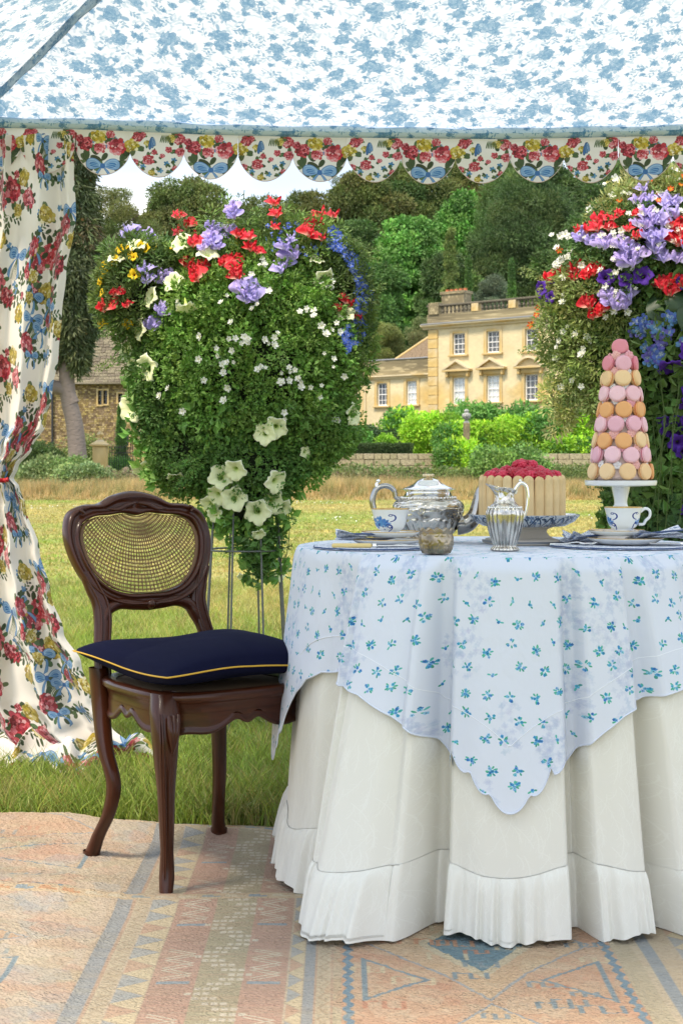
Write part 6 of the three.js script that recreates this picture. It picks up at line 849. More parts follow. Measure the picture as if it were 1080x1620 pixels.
{ // silver teapot
  const t = thing('teapot', 'antique chased silver teapot with domed lid, curved spout and loop handle', 'teapot', onTable(677, 3.66)); t.scale.y = 0.94;
  const tp = smoothPts([[0.045, 0], [0.05, 0.006], [0.046, 0.012], [0.058, 0.02], [0.074, 0.04], [0.083, 0.062], [0.088, 0.085], [0.087, 0.098], [0.078, 0.110], [0.062, 0.116], [0.056, 0.120]], 110);
  const emboss = (a, y) => { const s = Math.abs(Math.sin(3.1 * (2.2 * fbm(Math.cos(a) * 4 + 3, Math.sin(a) * 4, y * 60, 2)) + y * 90)), f = Math.abs(Math.sin(a * 13)); return 0.0022 * (mix(s, f * 0.9 + 0.25 * s, sst(0.065, 0.055, y)) - 0.5) * sst(0.014, 0.024, y) * sst(0.113, 0.106, y); };
  const g = grid(300, 109, (u, v) => { const [r, y] = tp[Math.round(v * 109)], a = u * 6.283, q = r + emboss(a, y); return V(Math.cos(a) * q, y, Math.sin(a) * q); }, (u, v) => [u, v]); mesh('body', g, chased, t);
  mesh('collar', lathe(smoothPts([[0.066, 0.114], [0.069, 0.118], [0.062, 0.121], [0.058, 0.126], [0.056, 0.133], [0.062, 0.137], [0.070, 0.140], [0.058, 0.141]], 30), 64), silver, t);
  mesh('beading', merge(Array.from({ length: 44 }, (_, i) => bake(new THREE.SphereGeometry(0.0036, 7, 5), [Math.cos(i / 44 * 6.283) * 0.0675, 0.117, Math.sin(i / 44 * 6.283) * 0.0675]))), silver, t);
  const lid = mesh('lid', lathe(smoothPts([[0.062, 0.140], [0.060, 0.143], [0.045, 0.149], [0.034, 0.156], [0.026, 0.163], [0.012, 0.168], [0.006, 0.170]], 26), 56), silver, t);
  mesh('finial', merge([bake(lathe(smoothPts([[0.005, 0], [0.008, 0.003], [0.014, 0.006], [0.010, 0.010], [0, 0.011]], 12), 20), [0, 0.169, 0]), ...Array.from({ length: 9 }, (_, i) => bake(new THREE.SphereGeometry(0.004, 8, 6), [Math.cos(i * 0.698) * 0.012, 0.176, Math.sin(i * 0.698) * 0.012]))]), phys([0.75, 0.62, 0.4], 0.3, { metalness: 1 }), lid);
  mesh('spout', sweep([[0.070, 0.045, 0.01], [0.094, 0.048, 0.012], [0.114, 0.070, 0.014], [0.123, 0.108, 0.015], [0.131, 0.138, 0.016], [0.146, 0.156, 0.017]], (v) => mix(0.029, 0.0105, Math.pow(v, 0.6)), 44, 16), phys([0.45, 0.43, 0.40], 0.2, { metalness: 1 }), t);
  mesh('spout_lip', sweep([[0.138, 0.152, 0.017], [0.149, 0.158, 0.017], [0.166, 0.160, 0.018]], (v) => mix(0.0085, 0.004, v), 12, 10, 0.7), silver, t);
  mesh('handle', sweep([[-0.080, 0.050, 0], [-0.110, 0.048, 0], [-0.130, 0.075, 0], [-0.138, 0.112, 0], [-0.126, 0.142, 0], [-0.102, 0.148, 0], [-0.085, 0.136, 0], [-0.080, 0.118, 0], [-0.070, 0.112, 0]], (v) => 0.0078 * (1 - 0.25 * Math.abs(v * 2 - 1)), 60, 12), phys([0.42, 0.41, 0.39], 0.22, { metalness: 1 }), t);
  mesh('thumb_piece', merge([sweep([[-0.126, 0.143, 0], [-0.128, 0.153, 0], [-0.124, 0.160, 0]], (v) => mix(0.006, 0.003, v), 8, 8), bake(new THREE.SphereGeometry(0.0055, 10, 8), [-0.124, 0.161, 0])]), silver, t);
}
{ // small open sugar bowl
  const t = thing('sugar_bowl', 'small chased silver sugar bowl with wavy rim in front of the teacup', 'bowl', onTable(689.5, 3.13));
  const n = 72, pr = smoothPts([[0.001, 0.001], [0.026, 0.001], [0.031, 0.006], [0.036, 0.018], [0.0365, 0.032], [0.035, 0.044], [0.038, 0.052], [0.0365, 0.052], [0.0335, 0.044], [0.034, 0.03], [0.03, 0.01], [0.001, 0.006]], 44);
  mesh('bowl', grid(240, 130, (u, v) => { const q = v * (pr.length - 1), i = Math.min(pr.length - 2, Math.floor(q)), r = mix(pr[i][0], pr[i + 1][0], q - i), y = mix(pr[i][1], pr[i + 1][1], q - i), a = u * 6.283, k = sst(0.04, 0.052, y), out = v < 0.5 ? 1 : 0, fl = (1 - sst(0.012, 0.017, y)) * 0.035 * Math.abs(Math.sin(a * 15)), sc = out * 0.0016 * (Math.abs(Math.sin(6 * fbm(Math.cos(a) * 4, Math.sin(a) * 4 + 2, y * 90, 2) + a * 4)) - 0.5) * sst(0.014, 0.02, y) * sst(0.044, 0.04, y), rr = r * (1 + fl * out + 0.015 * k * Math.cos(a * 13)) + sc; return V(Math.cos(a) * rr, y + 0.0028 * k * Math.cos(a * 13), Math.sin(a) * rr); }, (u, v) => [u * 0.6, v * 0.5 + 0.45]), ambient, t);
  mesh('sugar', bake(new THREE.SphereGeometry(0.03, 20, 10, 0, 6.3, 0, 1.57), [0, 0.036, 0], [0, 0, 0], [1, 0.3, 1]), std([0.5, 0.3, 0.14], 0.9), t);
}
{ // tall milk jug
  const t = thing('milk_jug', 'tall fluted silver milk jug with looped handle in front of the cake', 'jug', onTable(798, 3.27), 0.0);
  const pr = smoothPts([[0.001, 0.002], [0.029, 0.0], [0.032, 0.004], [0.026, 0.010], [0.027, 0.016], [0.036, 0.045], [0.042, 0.075], [0.041, 0.088], [0.034, 0.098], [0.025, 0.106], [0.0215, 0.116], [0.021, 0.128], [0.024, 0.136], [0.0255, 0.139], [0.0235, 0.139], [0.019, 0.127], [0.019, 0.115], [0.001, 0.1]], 70);
  mesh('body', grid(84, pr.length - 1, (u, v) => { const [r, y] = pr[Math.round(v * (pr.length - 1))], a = u * 6.283, lip = sst(0.118, 0.139, y), f = 1 + 0.035 * Math.abs(Math.sin(a * 11)) * sst(0.012, 0.02, y) * (1 - sst(0.062, 0.075, y)), c = Math.cos(a - Math.PI), k = 1 + lip * (0.7 * Math.pow(Math.max(0, c), 6)) ; return V(Math.cos(a) * r * f * k, y + lip * (0.009 * Math.pow(Math.max(0, c), 4) - 0.006 * Math.pow(Math.max(0, -c), 2)), Math.sin(a) * r * f * (1 - 0.2 * lip * Math.max(0, c))); }, (u, v) => [u, v]), chased, t);
  mesh('beading', merge(Array.from({ length: 40 }, (_, i) => bake(new THREE.SphereGeometry(0.0023, 7, 5), [Math.cos(i / 40 * 6.283) * 0.0365, 0.0955, Math.sin(i / 40 * 6.283) * 0.0365]))), silver, t);
  mesh('handle', sweep([[0.020, 0.128, 0], [0.027, 0.142, 0], [0.036, 0.150, 0], [0.046, 0.144, 0], [0.051, 0.120, 0], [0.048, 0.092, 0], [0.040, 0.070, 0]], (v) => mix(0.0042, 0.0034, v), 44, 10), silver, t);
  mesh('thumb_piece', merge([bake(new THREE.SphereGeometry(0.0034, 10, 8), [0.034, 0.155, 0]), sweep([[0.022, 0.136, 0], [0.026, 0.130, 0], [0.022, 0.126, 0]], 0.0022, 10, 6)]), silver, t);
}
{ // cake stand and charlotte
  const d = 3.57, px = 828, st = thing('cake_stand', 'blue and white transferware cake stand on a square flared base under the raspberry cake', 'cake stand', onTable(px, d));
  const tf = canvas(1024, 128, (c, w, h) => { c.fillStyle = '#c9cdd0'; c.fillRect(0, 0, w, h); const R = rng(2); for (let i = 0; i < 420; i++) { const x = R() * w, y = h * (0.15 + 0.75 * R()); petalShape(c, x, y, 12 + R() * 22, 5, R() * 6.28, hsl(214, 26, 26 + R() * 30, 0.8)); } c.strokeStyle = hsl(214, 28, 28); c.lineWidth = 6; for (let k = 0; k < 12; k++) { c.beginPath(); for (let i = 0; i <= 20; i++) c.lineTo((k + i / 20) * w / 12, h * (0.35 + 0.35 * Math.sin(i / 20 * Math.PI))); c.stroke(); } c.fillStyle = hsl(214, 22, 34); c.fillRect(0, 0, w, 9); });
  const tm = phys([0.78, 0.78, 0.78], 0.2, { map: tf, clearcoat: 0.3 }), stem = phys([0.55, 0.49, 0.40], 0.35);
  const pr = [[0.001, 0.052], [0.075, 0.052], [0.095, 0.054], [0.125, 0.066], [0.134, 0.072], [0.1345, 0.069], [0.122, 0.055], [0.1, 0.044], [0.075, 0.042], [0.001, 0.042]];
  mesh('plate', grid(96, 9, (u, v) => { const [r, y] = pr[Math.round(v * 9)], a = u * 6.283; return V(Math.cos(a) * r, y, Math.sin(a) * r); }, (u, v) => [u * 2, v > 0.4 ? (v - 0.4) * 1.6 : 0.5]), tm, st);
  mesh('pedestal', grid(4, 14, (u, v) => { const pr2 = [[0.075, 0.043], [0.066, 0.040], [0.058, 0.036], [0.056, 0.030], [0.062, 0.022], [0.072, 0.016], [0.086, 0.013], [0.094, 0.012], [0.098, 0.010], [0.099, 0.006], [0.104, 0.005], [0.105, 0.003], [0.104, 0.0], [0.08, 0.0], [0.01, 0.0]][Math.round(v * 14)], a = u * 6.283 + 0.62; return V(Math.cos(a) * pr2[0] * 1.1, pr2[1], Math.sin(a) * pr2[0] * 1.1); }, (u, v) => [u, v]).toNonIndexed(), stem, st).geometry.computeVertexNormals();
  mesh('base_band', bake(new THREE.CylinderGeometry(0.1165, 0.1165, 0.005, 4), [0, 0.0055, 0], [0, 0.95, 0]), phys([0.2, 0.21, 0.22], 0.35), st);
  const cake = thing('raspberry_charlotte', 'charlotte cake walled with sponge fingers and heaped with raspberries', 'cake', onTable(px - 3, d).add(V(0, 0.0535, 0)));
  const R = rng(61), fm = [0, 1, 2].map((k) => std([0.80 - k * 0.03, 0.62 - k * 0.035, 0.36 - k * 0.03], 0.85, { bumpMap: rep(noiseTex(64, 128, (u, v) => 255 * tileF(u, v, 16, k, 3)), 1, 1), bumpScale: 0.0012, map: noiseTex(64, 128, (u, v) => { const k2 = mix(0.86, 1.08, tileF(u, v, 5, 3)); return [Math.min(255, 250 * k2), Math.min(255, 246 * k2), Math.min(255, 238 * k2)]; }, true) }));
  mesh('cake_body', lathe([[0.001, 0], [0.090, 0], [0.090, 0.098], [0.085, 0.101], [0.001, 0.103]], 48), std([0.40, 0.10, 0.12], 0.8), cake);
  const fg = [0, 1, 2].map((k) => { const g = new THREE.CapsuleGeometry(0.0124, 0.084, 8, 14), p = g.attributes.position; for (let i = 0; i < p.count; i++) { const y = p.getY(i), w = 1 + 0.05 * Math.sin(y * 60 + k * 2) + 0.04 * noise3(y * 60, k, p.getX(i) * 80); p.setXYZ(i, p.getX(i) * w, y * (1 + 0.02 * k), p.getZ(i) * 0.72 * w); } g.computeVertexNormals(); return g; });
  for (let i = 0; i < 24; i++) { const a = i / 24 * 6.283 + 0.05, m = mesh('sponge_finger', fg[i % 3], fm[Math.floor(R() * 3)], cake); m.position.set(Math.sin(a) * 0.0955, 0.0565 + (R() - 0.5) * 0.003, Math.cos(a) * 0.0955); m.rotation.set(0, a, (R() - 0.5) * 0.06); }
  mesh('piped_cream', merge(Array.from({ length: 60 }, (_, i) => bake(new THREE.IcosahedronGeometry(0.0062 + R() * 0.003, 1), [Math.sin(i / 60 * 6.283) * (0.099 + R() * 0.008), 0.003 + R() * 0.004, Math.cos(i / 60 * 6.283) * (0.099 + R() * 0.008)]))), std([0.8, 0.76, 0.68], 0.9), cake);
  const rg = [1, 2, 3].map((s) => { const q = rng(s), l = []; for (let j = 0; j < 6; j++) { const lat = -1.1 + j * 0.46, n = Math.max(3, Math.round(8 * Math.cos(lat))); for (let i = 0; i < n; i++) { const a = (i + (j % 2) * 0.5) / n * 6.283 + q() * 0.2; l.push(bake(new THREE.IcosahedronGeometry(0.0041, 1), [Math.cos(a) * Math.cos(lat) * 0.0088, Math.sin(lat) * 0.0105, Math.sin(a) * Math.cos(lat) * 0.0088])); } } l.push(new THREE.IcosahedronGeometry(0.0085, 1)); return merge(l); });
  const rm = [[0.48, 0.014, 0.045], [0.58, 0.025, 0.07], [0.40, 0.010, 0.03]].map((c) => phys(c, 0.38, { clearcoat: 0.1 }));
  for (let i = 0; i < 46; i++) { const r = 0.087 * Math.sqrt((i + 0.5) / 46), a = i * 2.4, m = mesh('raspberry', rg[i % 3], rm[Math.floor(R() * 3)], cake), up = i < 14 ? 0.015 : i < 28 ? 0.007 : 0; m.position.set(Math.cos(a) * r, 0.110 + up * (0.5 + R() * 0.6) + (i < 3 ? 0.012 : 0), Math.sin(a) * r); m.rotation.set(R() * 3, R() * 6, R() * 3); m.scale.setScalar(mix(1.0, 1.2, R())); }
  for (let i = 0; i < 4; i++) { const a = i * 1.571 + 0.5, m = mesh('raspberry', rg[i % 3], rm[1], cake); m.position.set(Math.cos(a) * 0.02 + 0.008, 0.136, Math.sin(a) * 0.02); m.rotation.set(i, i * 2, 0); }
}
{ // macaron tower on its white stand
  const d = 3.9, px = 981, st = thing('white_cake_stand', 'tall white china cake stand carrying the macaron tower', 'cake stand', onTable(px, d)), wm = phys([0.84, 0.84, 0.83], 0.25, { clearcoat: 0.3 }), top = 0.152;
  mesh('plate', lathe(smoothPts([[0.001, top], [0.088, top], [0.0935, top - 0.001], [0.0945, top - 0.005], [0.0925, top - 0.013], [0.085, top - 0.014], [0.03, top - 0.018], [0.001, top - 0.018]], 40), 72), wm, st);
  mesh('stem', lathe(smoothPts([[0.025, top - 0.016], [0.021, top - 0.035], [0.0175, 0.10], [0.0175, 0.088], [0.022, 0.080], [0.024, 0.073], [0.0195, 0.068], [0.0205, 0.045], [0.028, 0.02], [0.05, 0.008], [0.056, 0.003], [0.056, 0.0], [0.001, 0]], 60), 10), wm, st);
  const tw = thing('macaron_tower', 'conical tower of pink and apricot macarons with tiny sugar flowers', 'macaron tower', onTable(px, d).add(V(0, top, 0))), R = rng(71), S = d / FL;
  const H = 0.385, rAt = (y) => mix(0.066, 0.012, y / H);
  mesh('icing_cone', lathe([[0.001, 0], [0.07, 0], [0.066, 0.012], [0.012, H - 0.02], [0.001, H - 0.012]], 40), std([0.78, 0.62, 0.58], 0.9), tw);
  const shell = (r) => lathe(smoothPts([[0.0005, 0.0102], [r * 0.6, 0.0100], [r * 0.86, 0.0088], [r * 0.985, 0.0058], [r * 0.97, 0.0036], [r * 1.0, 0.0026], [r * 0.97, 0.0014], [0.0005, 0.0012]], 24), 26), r0 = 0.0213, sg = shell(r0), both = merge([sg.clone(), bake(sg.clone(), [0, 0, 0], [Math.PI, 0, 0])]), fillG = new THREE.CylinderGeometry(r0 * 0.93, r0 * 0.93, 0.0032, 24);
  const pale = { pink: [[0.82, 0.50, 0.56], [0.78, 0.43, 0.51], [0.84, 0.54, 0.59]], rose: [[0.74, 0.27, 0.33], [0.72, 0.24, 0.31]], cream: [[0.82, 0.58, 0.32], [0.80, 0.54, 0.28]], apricot: [[0.80, 0.42, 0.18], [0.78, 0.40, 0.16]] }, fill = { pink: [0.66, 0.16, 0.24], rose: [0.62, 0.14, 0.2], cream: [0.78, 0.26, 0.08], apricot: [0.74, 0.22, 0.07] };
  const mt = {}; for (const k in pale) { mt[k] = pale[k].map((c) => std(c, 0.72, { bumpMap: stoneBump, bumpScale: 0.0004 })); mt[k + '_fill'] = std(fill[k], 0.7); }
  const sugar = [std([0.80, 0.78, 0.78], 0.6), std([0.80, 0.45, 0.42], 0.7), std([0.76, 0.36, 0.42], 0.7)];
  const flo = merge([...Array.from({ length: 5 }, (_, i) => bake(new THREE.SphereGeometry(0.0042, 8, 5), [Math.cos(i * 1.257) * 0.0044, 0, Math.sin(i * 1.257) * 0.0044], [0, 0, 0], [1, 0.5, 1])), bake(new THREE.SphereGeometry(0.0022, 6, 5), [0, 0.0022, 0])]);
  const ros = (() => { const l = []; for (let i = 0; i < 24; i++) { const a = i * 2.4, r = 0.0018 * Math.sqrt(i); l.push(bake(new THREE.SphereGeometry(0.0028, 6, 5), [Math.cos(a) * r, 0.004 - r * 0.3, Math.sin(a) * r])); } return merge(l); })();
  const rows = [[0.0225, 'cream', 9, 2], [0.066, 'pink', 9, 12], [0.104, 'cream', 8, -4], [0.146, 'pink', 8, -22], [0.186, 'apricot', 7, -3], [0.228, 'pink', 7, -20], [0.268, 'cream', 6, -2], [0.308, 'pink', 5, 0], [0.352, 'rose', 2, 10]];
  rows.forEach(([y, col, n, off], j) => { const rad = rAt(y) + 0.0125; for (let i = 0; i < n; i++) {
    const a = off * Math.PI / 180 + i / n * 6.283 + (R() - 0.5) * 0.06, c = col === 'pink' && j === 7 && i !== 0 ? 'rose' : col === 'cream' && R() < 0.15 ? 'apricot' : col, g = mesh('macaron', both, mt[c][Math.floor(R() * mt[c].length)], tw), tl = Math.atan2(0.054, H) * 1.1;
    const nrm = V(Math.sin(a) * Math.cos(tl), Math.sin(tl), Math.cos(a) * Math.cos(tl)); if (j === 8) { nrm.set(i ? 0.75 : -0.3, 0.1, i ? 0.5 : 1).normalize(); }
    g.position.set(Math.sin(a) * rad, y + (R() - 0.5) * 0.004, Math.cos(a) * rad); if (j === 8) g.position.set(i ? 0.009 : -0.004, y, i ? -0.006 : 0.009); g.quaternion.setFromUnitVectors(V(0, 1, 0), nrm.add(V((R() - 0.5) * 0.3, (R() - 0.5) * 0.2, (R() - 0.5) * 0.3)).normalize()); if (j > 6) g.scale.setScalar(0.97); mesh('filling', fillG, mt[c + '_fill'], g);
    if (j < 8) { const b = a + Math.PI / n, yy = y + 0.021, r2 = rAt(yy) + 0.008, k = R(), m = mesh('sugar_flower', k < 0.55 ? flo : ros, sugar[k < 0.55 ? 0 : k < 0.8 ? 1 : 2], tw); m.position.set(Math.sin(b) * r2, yy - 0.006 + R() * 0.006, Math.cos(b) * r2); m.quaternion.setFromUnitVectors(V(0, 1, 0), V(Math.sin(b), 0.15, Math.cos(b)).normalize()); m.scale.setScalar(mix(1.15, 1.5, R())); }
  } });
}
// ---------------------------------------------------------------- flowers
function petuniaGeo(r, seed, inner, outer, edge) { // five-lobed trumpet facing +z
  const R = rng(seed), ph = R() * 6, n = 30, m = 9, p = [], c = [], idx = [];
  const pr = [[0.06, -1.15], [0.10, -0.9], [0.14, -0.62], [0.20, -0.4], [0.34, -0.22], [0.55, -0.09], [0.76, 0.0], [0.93, 0.03], [1.0, -0.02], [1.03, -0.08]];
  for (let j = 0; j <= m; j++) for (let i = 0; i < n; i++) { const a = i / n * 6.283, t = j / m, k = sst(0.45, 1, t), rr = r * pr[j][0] * (1 + k * (0.13 * Math.cos(5 * a) + 0.05 * Math.sin(13 * a + ph) + 0.05 * (noise3(Math.cos(a) * 3, Math.sin(a) * 3, seed) - 0.5))), z = r * (pr[j][1] + k * (0.11 * Math.sin(10 * a + ph) + 0.10 * Math.sin(2 * a + ph) - 0.06 * Math.cos(5 * a))); p.push(Math.cos(a) * rr, Math.sin(a) * rr, z); const vein = 1 - 0.12 * Math.pow(Math.abs(Math.cos(5 * a * 0.5)), 14) * k, w = sst(0.2, 0.5, t); for (let q = 0; q < 3; q++) c.push(mix(mix(inner[q], outer[q], w), edge[q], sst(0.75, 1, t)) * vein); }
  for (let j = 0; j < m; j++) for (let i = 0; i < n; i++) { const a = j * n + i, b = j * n + (i + 1) % n; idx.push(a, b, a + n, b, b + n, a + n); }
  const g = new THREE.BufferGeometry(); g.setAttribute('position', new THREE.Float32BufferAttribute(p, 3)); g.setAttribute('color', new THREE.Float32BufferAttribute(c, 3)); g.setIndex(idx); g.computeVertexNormals(); return g;
}
function sweetPeaGeo(r, seed, col, base) { // ruffled standard, two wings and keel; faces +z
  const R = rng(seed), list = [], pale = col.map((v, q) => mix(v, base[q], 0.35));
  const petal = (f, nu = 10, nv = 8, k = 0) => { const g = grid(nu, nv, f, (u, v) => [u, v]), ps = g.attributes.position, uv = g.attributes.uv, c = []; for (let i = 0; i < ps.count; i++) { const u = uv.getX(i), v = uv.getY(i), w = sst(0.0, 0.3, v), n = mix(0.72, 1.2, noise3(u * 4 + k, v * 4, seed)), e = sst(0.78, 1, v) * 0.7 * noise3(u * 5, k, seed + 3); for (let q = 0; q < 3; q++) c.push(mix(mix(base[q], col[q] * n, w), pale[q], e)); } g.setAttribute('color', new THREE.Float32BufferAttribute(c, 3)); list.push(g.toNonIndexed()); };
  const a1 = R() * 6, w1 = mix(0.85, 1.12, R()), fold = mix(0.1, 0.7, R());
  petal((u, v) => { const s = u * 2 - 1, w = Math.sin(Math.PI * Math.min(0.97, 0.12 + v * 0.75)), x = s * r * w * w1, y = r * (v * 1.3 - 0.35 - 0.2 * v * s * s - 0.18 * v * v * Math.exp(-s * s * 26)), z = r * (-0.1 - fold * v * v * 0.7 + 0.16 * Math.sin(s * 7 + a1) * v * v - 0.42 * s * s * v + 0.10 * Math.sin(v * 6 + s * 3 + a1)); return V(x, y, z); }, 16, 9, 1);
  for (const e of [-1, 1]) { const o = mix(0.3, 0.6, R()); petal((u, v) => { const s = u * 2 - 1, w = Math.sin(Math.PI * Math.min(0.95, 0.1 + v * 0.72)); return V(e * r * (0.05 + o * v + 0.10 * s * w * v), r * (-0.45 + 0.62 * v + s * 0.42 * w - 0.1 * v * v), r * (0.05 + 0.62 * Math.sin(v * 2.2) * 0.8 + 0.14 * s * e + 0.07 * Math.sin(s * 6 + v * 5 + a1))); }, 9, 8, 2 + e); }
  petal((u, v) => V((u - 0.5) * r * 0.2, r * (-0.5 + 0.5 * v), r * (0.05 + 0.4 * Math.sin(v * 3))), 3, 4, 5);
  petal((u, v) => { const a = u * 6.283; return V(Math.cos(a) * r * 0.12 * (1 - v), r * (-0.42 - 0.2 * v), -r * 0.05 + Math.sin(a) * r * 0.12 * (1 - v)); }, 6, 2, 6);
  return mergeGeometries(list);
}
function flatFlower(r, n, col, mid, seed, cup = 0.25) { const R = rng(seed), list = []; for (let i = 0; i < n; i++) { const a = i / n * 6.283, g = grid(4, 4, (u, v) => { const s = u * 2 - 1, w = Math.sin(Math.PI * Math.min(0.93, 0.15 + v * 0.72)) * Math.PI / n * 1.15, x = r * v * Math.cos(a + s * w * 0.8), y = r * v * Math.sin(a + s * w * 0.8); return V(x, y, r * (cup * v * v - 0.12 * s * s * v + 0.06 * Math.sin(i * 2 + seed))); }, (u, v) => [u, v]), uv = g.attributes.uv, c = []; for (let k = 0; k < uv.count; k++) { const w = sst(0.15, 0.45, uv.getY(k)); for (let q = 0; q < 3; q++) c.push(mix(mid[q], col[q], w)); } g.setAttribute('color', new THREE.Float32BufferAttribute(c, 3)); list.push(g.toNonIndexed()); } return mergeGeometries(list); }
const petalMat = (rough = 0.65, tr = 0.28) => phys([1, 1, 1], rough, { vertexColors: true, transmission: tr, specularIntensity: 0.5 });
const PM = petalMat(0.65, 0.18), PM2 = petalMat(0.55, 0.2);
const FG = {
  white: [1, 2, 3].map((s) => petuniaGeo(0.040, s, [0.55, 0.72, 0.16], [0.90, 0.94, 0.58], [0.95, 0.96, 0.80])),
  yellow: [4, 5].map((s) => petuniaGeo(0.018, s, [0.40, 0.12, 0.005], [0.84, 0.56, 0.01], [0.86, 0.66, 0.02])),
  purple: [6, 7, 8].map((s) => petuniaGeo(0.036, s, [0.05, 0.01, 0.09], [0.09, 0.025, 0.34], [0.12, 0.04, 0.42])),
  red: [1, 2, 3, 4].map((s) => sweetPeaGeo(0.036, s, [[0.66, 0.008, 0.022], [0.74, 0.022, 0.045], [0.52, 0.006, 0.018], [0.70, 0.012, 0.025]][s - 1], [0.82, 0.55, 0.42])),
  lavender: [5, 6, 7, 8].map((s) => sweetPeaGeo(0.039, s, [[0.44, 0.38, 0.80], [0.50, 0.43, 0.84], [0.38, 0.32, 0.73], [0.48, 0.38, 0.78]][s - 5], [0.66, 0.62, 0.84])),
  bacopa: [1, 2].map((s) => mergeGeometries([flatFlower(0.0125, 5, [0.86, 0.86, 0.80], [0.6, 0.6, 0.2], s, 0.35), flatFlower(0.008, 5, [0.88, 0.88, 0.84], [0.7, 0.7, 0.4], s + 4, 0.6).rotateZ(0.6).translate(0, 0, 0.003)])),
  lobelia: flatFlower(0.0105, 5, [0.14, 0.24, 0.80], [0.75, 0.78, 0.95], 3, 0.3), hydrangea: [0, 1, 2].map((k) => flatFlower(0.020, 4, [[0.10, 0.17, 0.52], [0.16, 0.14, 0.50], [0.13, 0.28, 0.55]][k], [0.5, 0.6, 0.6], k + 9, 0.2)), orange: flatFlower(0.014, 6, [0.60, 0.10, 0.01], [0.80, 0.50, 0.02], 2, 0.3),
};
const LG = { // leaves for baskets
  fine: sprig(26, 0.0155, 0.0058, 0.030, 31, 0.2), petunia: sprig(8, 0.036, 0.011, 0.03, 32, 0.4), needle: sprig(26, 0.022, 0.004, 0.034, 33, 0.1), ivy: sprig(8, 0.036, 0.017, 0.045, 34, 0.7),
};
function basket(name, label, px0, d, lobes, o) {
  const S = d / FL, X0 = (px0 - 540) * S, t = thing(name, label, 'flower arrangement', [X0, 0, -d]), R = rng(o.seed), P = (px, py, z = 0) => V((px - px0) * S, EYE + (HZ - py) * S, z);
  const front = (px, py) => { let z = -0.02; for (const l of lobes) { const a = (px - l[0]) / l[2], b = (py - l[1]) / l[3], q = 1 - a * a - b * b; if (q > 0) z = Math.max(z, (l[7] ?? 0) + Math.sqrt(q) * l[2] * S * 0.85); } return z; };
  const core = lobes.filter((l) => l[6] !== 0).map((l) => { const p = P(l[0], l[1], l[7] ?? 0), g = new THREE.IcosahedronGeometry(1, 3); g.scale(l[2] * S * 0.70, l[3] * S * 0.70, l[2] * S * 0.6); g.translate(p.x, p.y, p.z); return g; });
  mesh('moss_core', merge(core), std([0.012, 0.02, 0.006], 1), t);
  const by = {}; for (const l of lobes) { const p = P(l[0], l[1], l[7] ?? 0), k = l[5]; (by[k] ??= []).push(...lobePoints(R, [[p.x, p.y, p.z, l[2] * S * 1.0, l[3] * S * 1.0, l[2] * S * 0.85, l[4]]], 1, o.cols[k], 0.7)); }
  const spray = [], twig = []; for (let i = 0; i < (o.sprays ?? 90); i++) { // loose shoots that break the outline
    const l = lobes[Math.floor(R() * lobes.length)]; if (l[4] < 60) continue; const a = R() * 6.28, z = (R() - 0.3) * 0.8, c = Math.cos(a) * Math.sqrt(1 - z * z), q = Math.sin(a) * Math.sqrt(1 - z * z), p = P(l[0], l[1], l[7] ?? 0).add(V(c * l[2] * S * 0.9, -q * l[3] * S * 0.9, z * l[2] * S * 0.8)), L = mix(0.05, 0.14, R()), e = p.clone().add(V(c * L + (R() - 0.5) * 0.05, -q * L * 0.6 + (R() - 0.65) * 0.08, z * L));
    const m = p.clone().lerp(e, 0.5).add(V(0, 0.015, 0)); twig.push(sweep([p, m, e], 0.0012, 6, 4)); const cc = o.cols[l[5]]; for (let k = 0; k < 7; k++) spray.push({ p: p.clone().lerp(e, 0.15 + 0.85 * k / 6).add(V((R() - 0.5) * 0.012, (R() - 0.5) * 0.012, (R() - 0.5) * 0.012)), q: rq(R), s: mix(0.35, 0.6, R()), c: tint(R, cc[Math.floor(R() * cc.length)].map((v) => v * 1.9)) }); }
  mesh('shoots', merge(twig), MAT.stem, t).userData.kind = 'stuff'; instanced('leaves', LG.fine, LEAF, spray, t);
  for (const k in by) instanced('leaves', LG[k], LEAF, by[k], t);
  const put = (kind, name2, list, tilt = 0.5, sc = 1) => list.forEach(([px, py, s = 1, tx, ty]) => {
    const gs = FG[kind], g = Array.isArray(gs) ? gs[Math.floor(R() * gs.length)] : gs, m = mesh(name2, g, kind === 'red' || kind === 'lavender' ? PM2 : PM, t), p = P(px, py, front(px, py) + 0.02 + R() * 0.012); m.position.copy(p);
    const ax = tx ?? (px - (o.cx ?? px0)) / 200 * 0.7 + (R() - 0.5) * tilt * 1.6, ay = ty ?? -(py - o.cy) / 260 * 0.5 + (R() - 0.5) * tilt; m.rotation.set(-ay, ax, (R() - 0.5) * 0.9, 'YXZ'); m.scale.setScalar(s * sc * mix(0.88, 1.12, R())); });
  return { t, P, R, put, front, S };
}
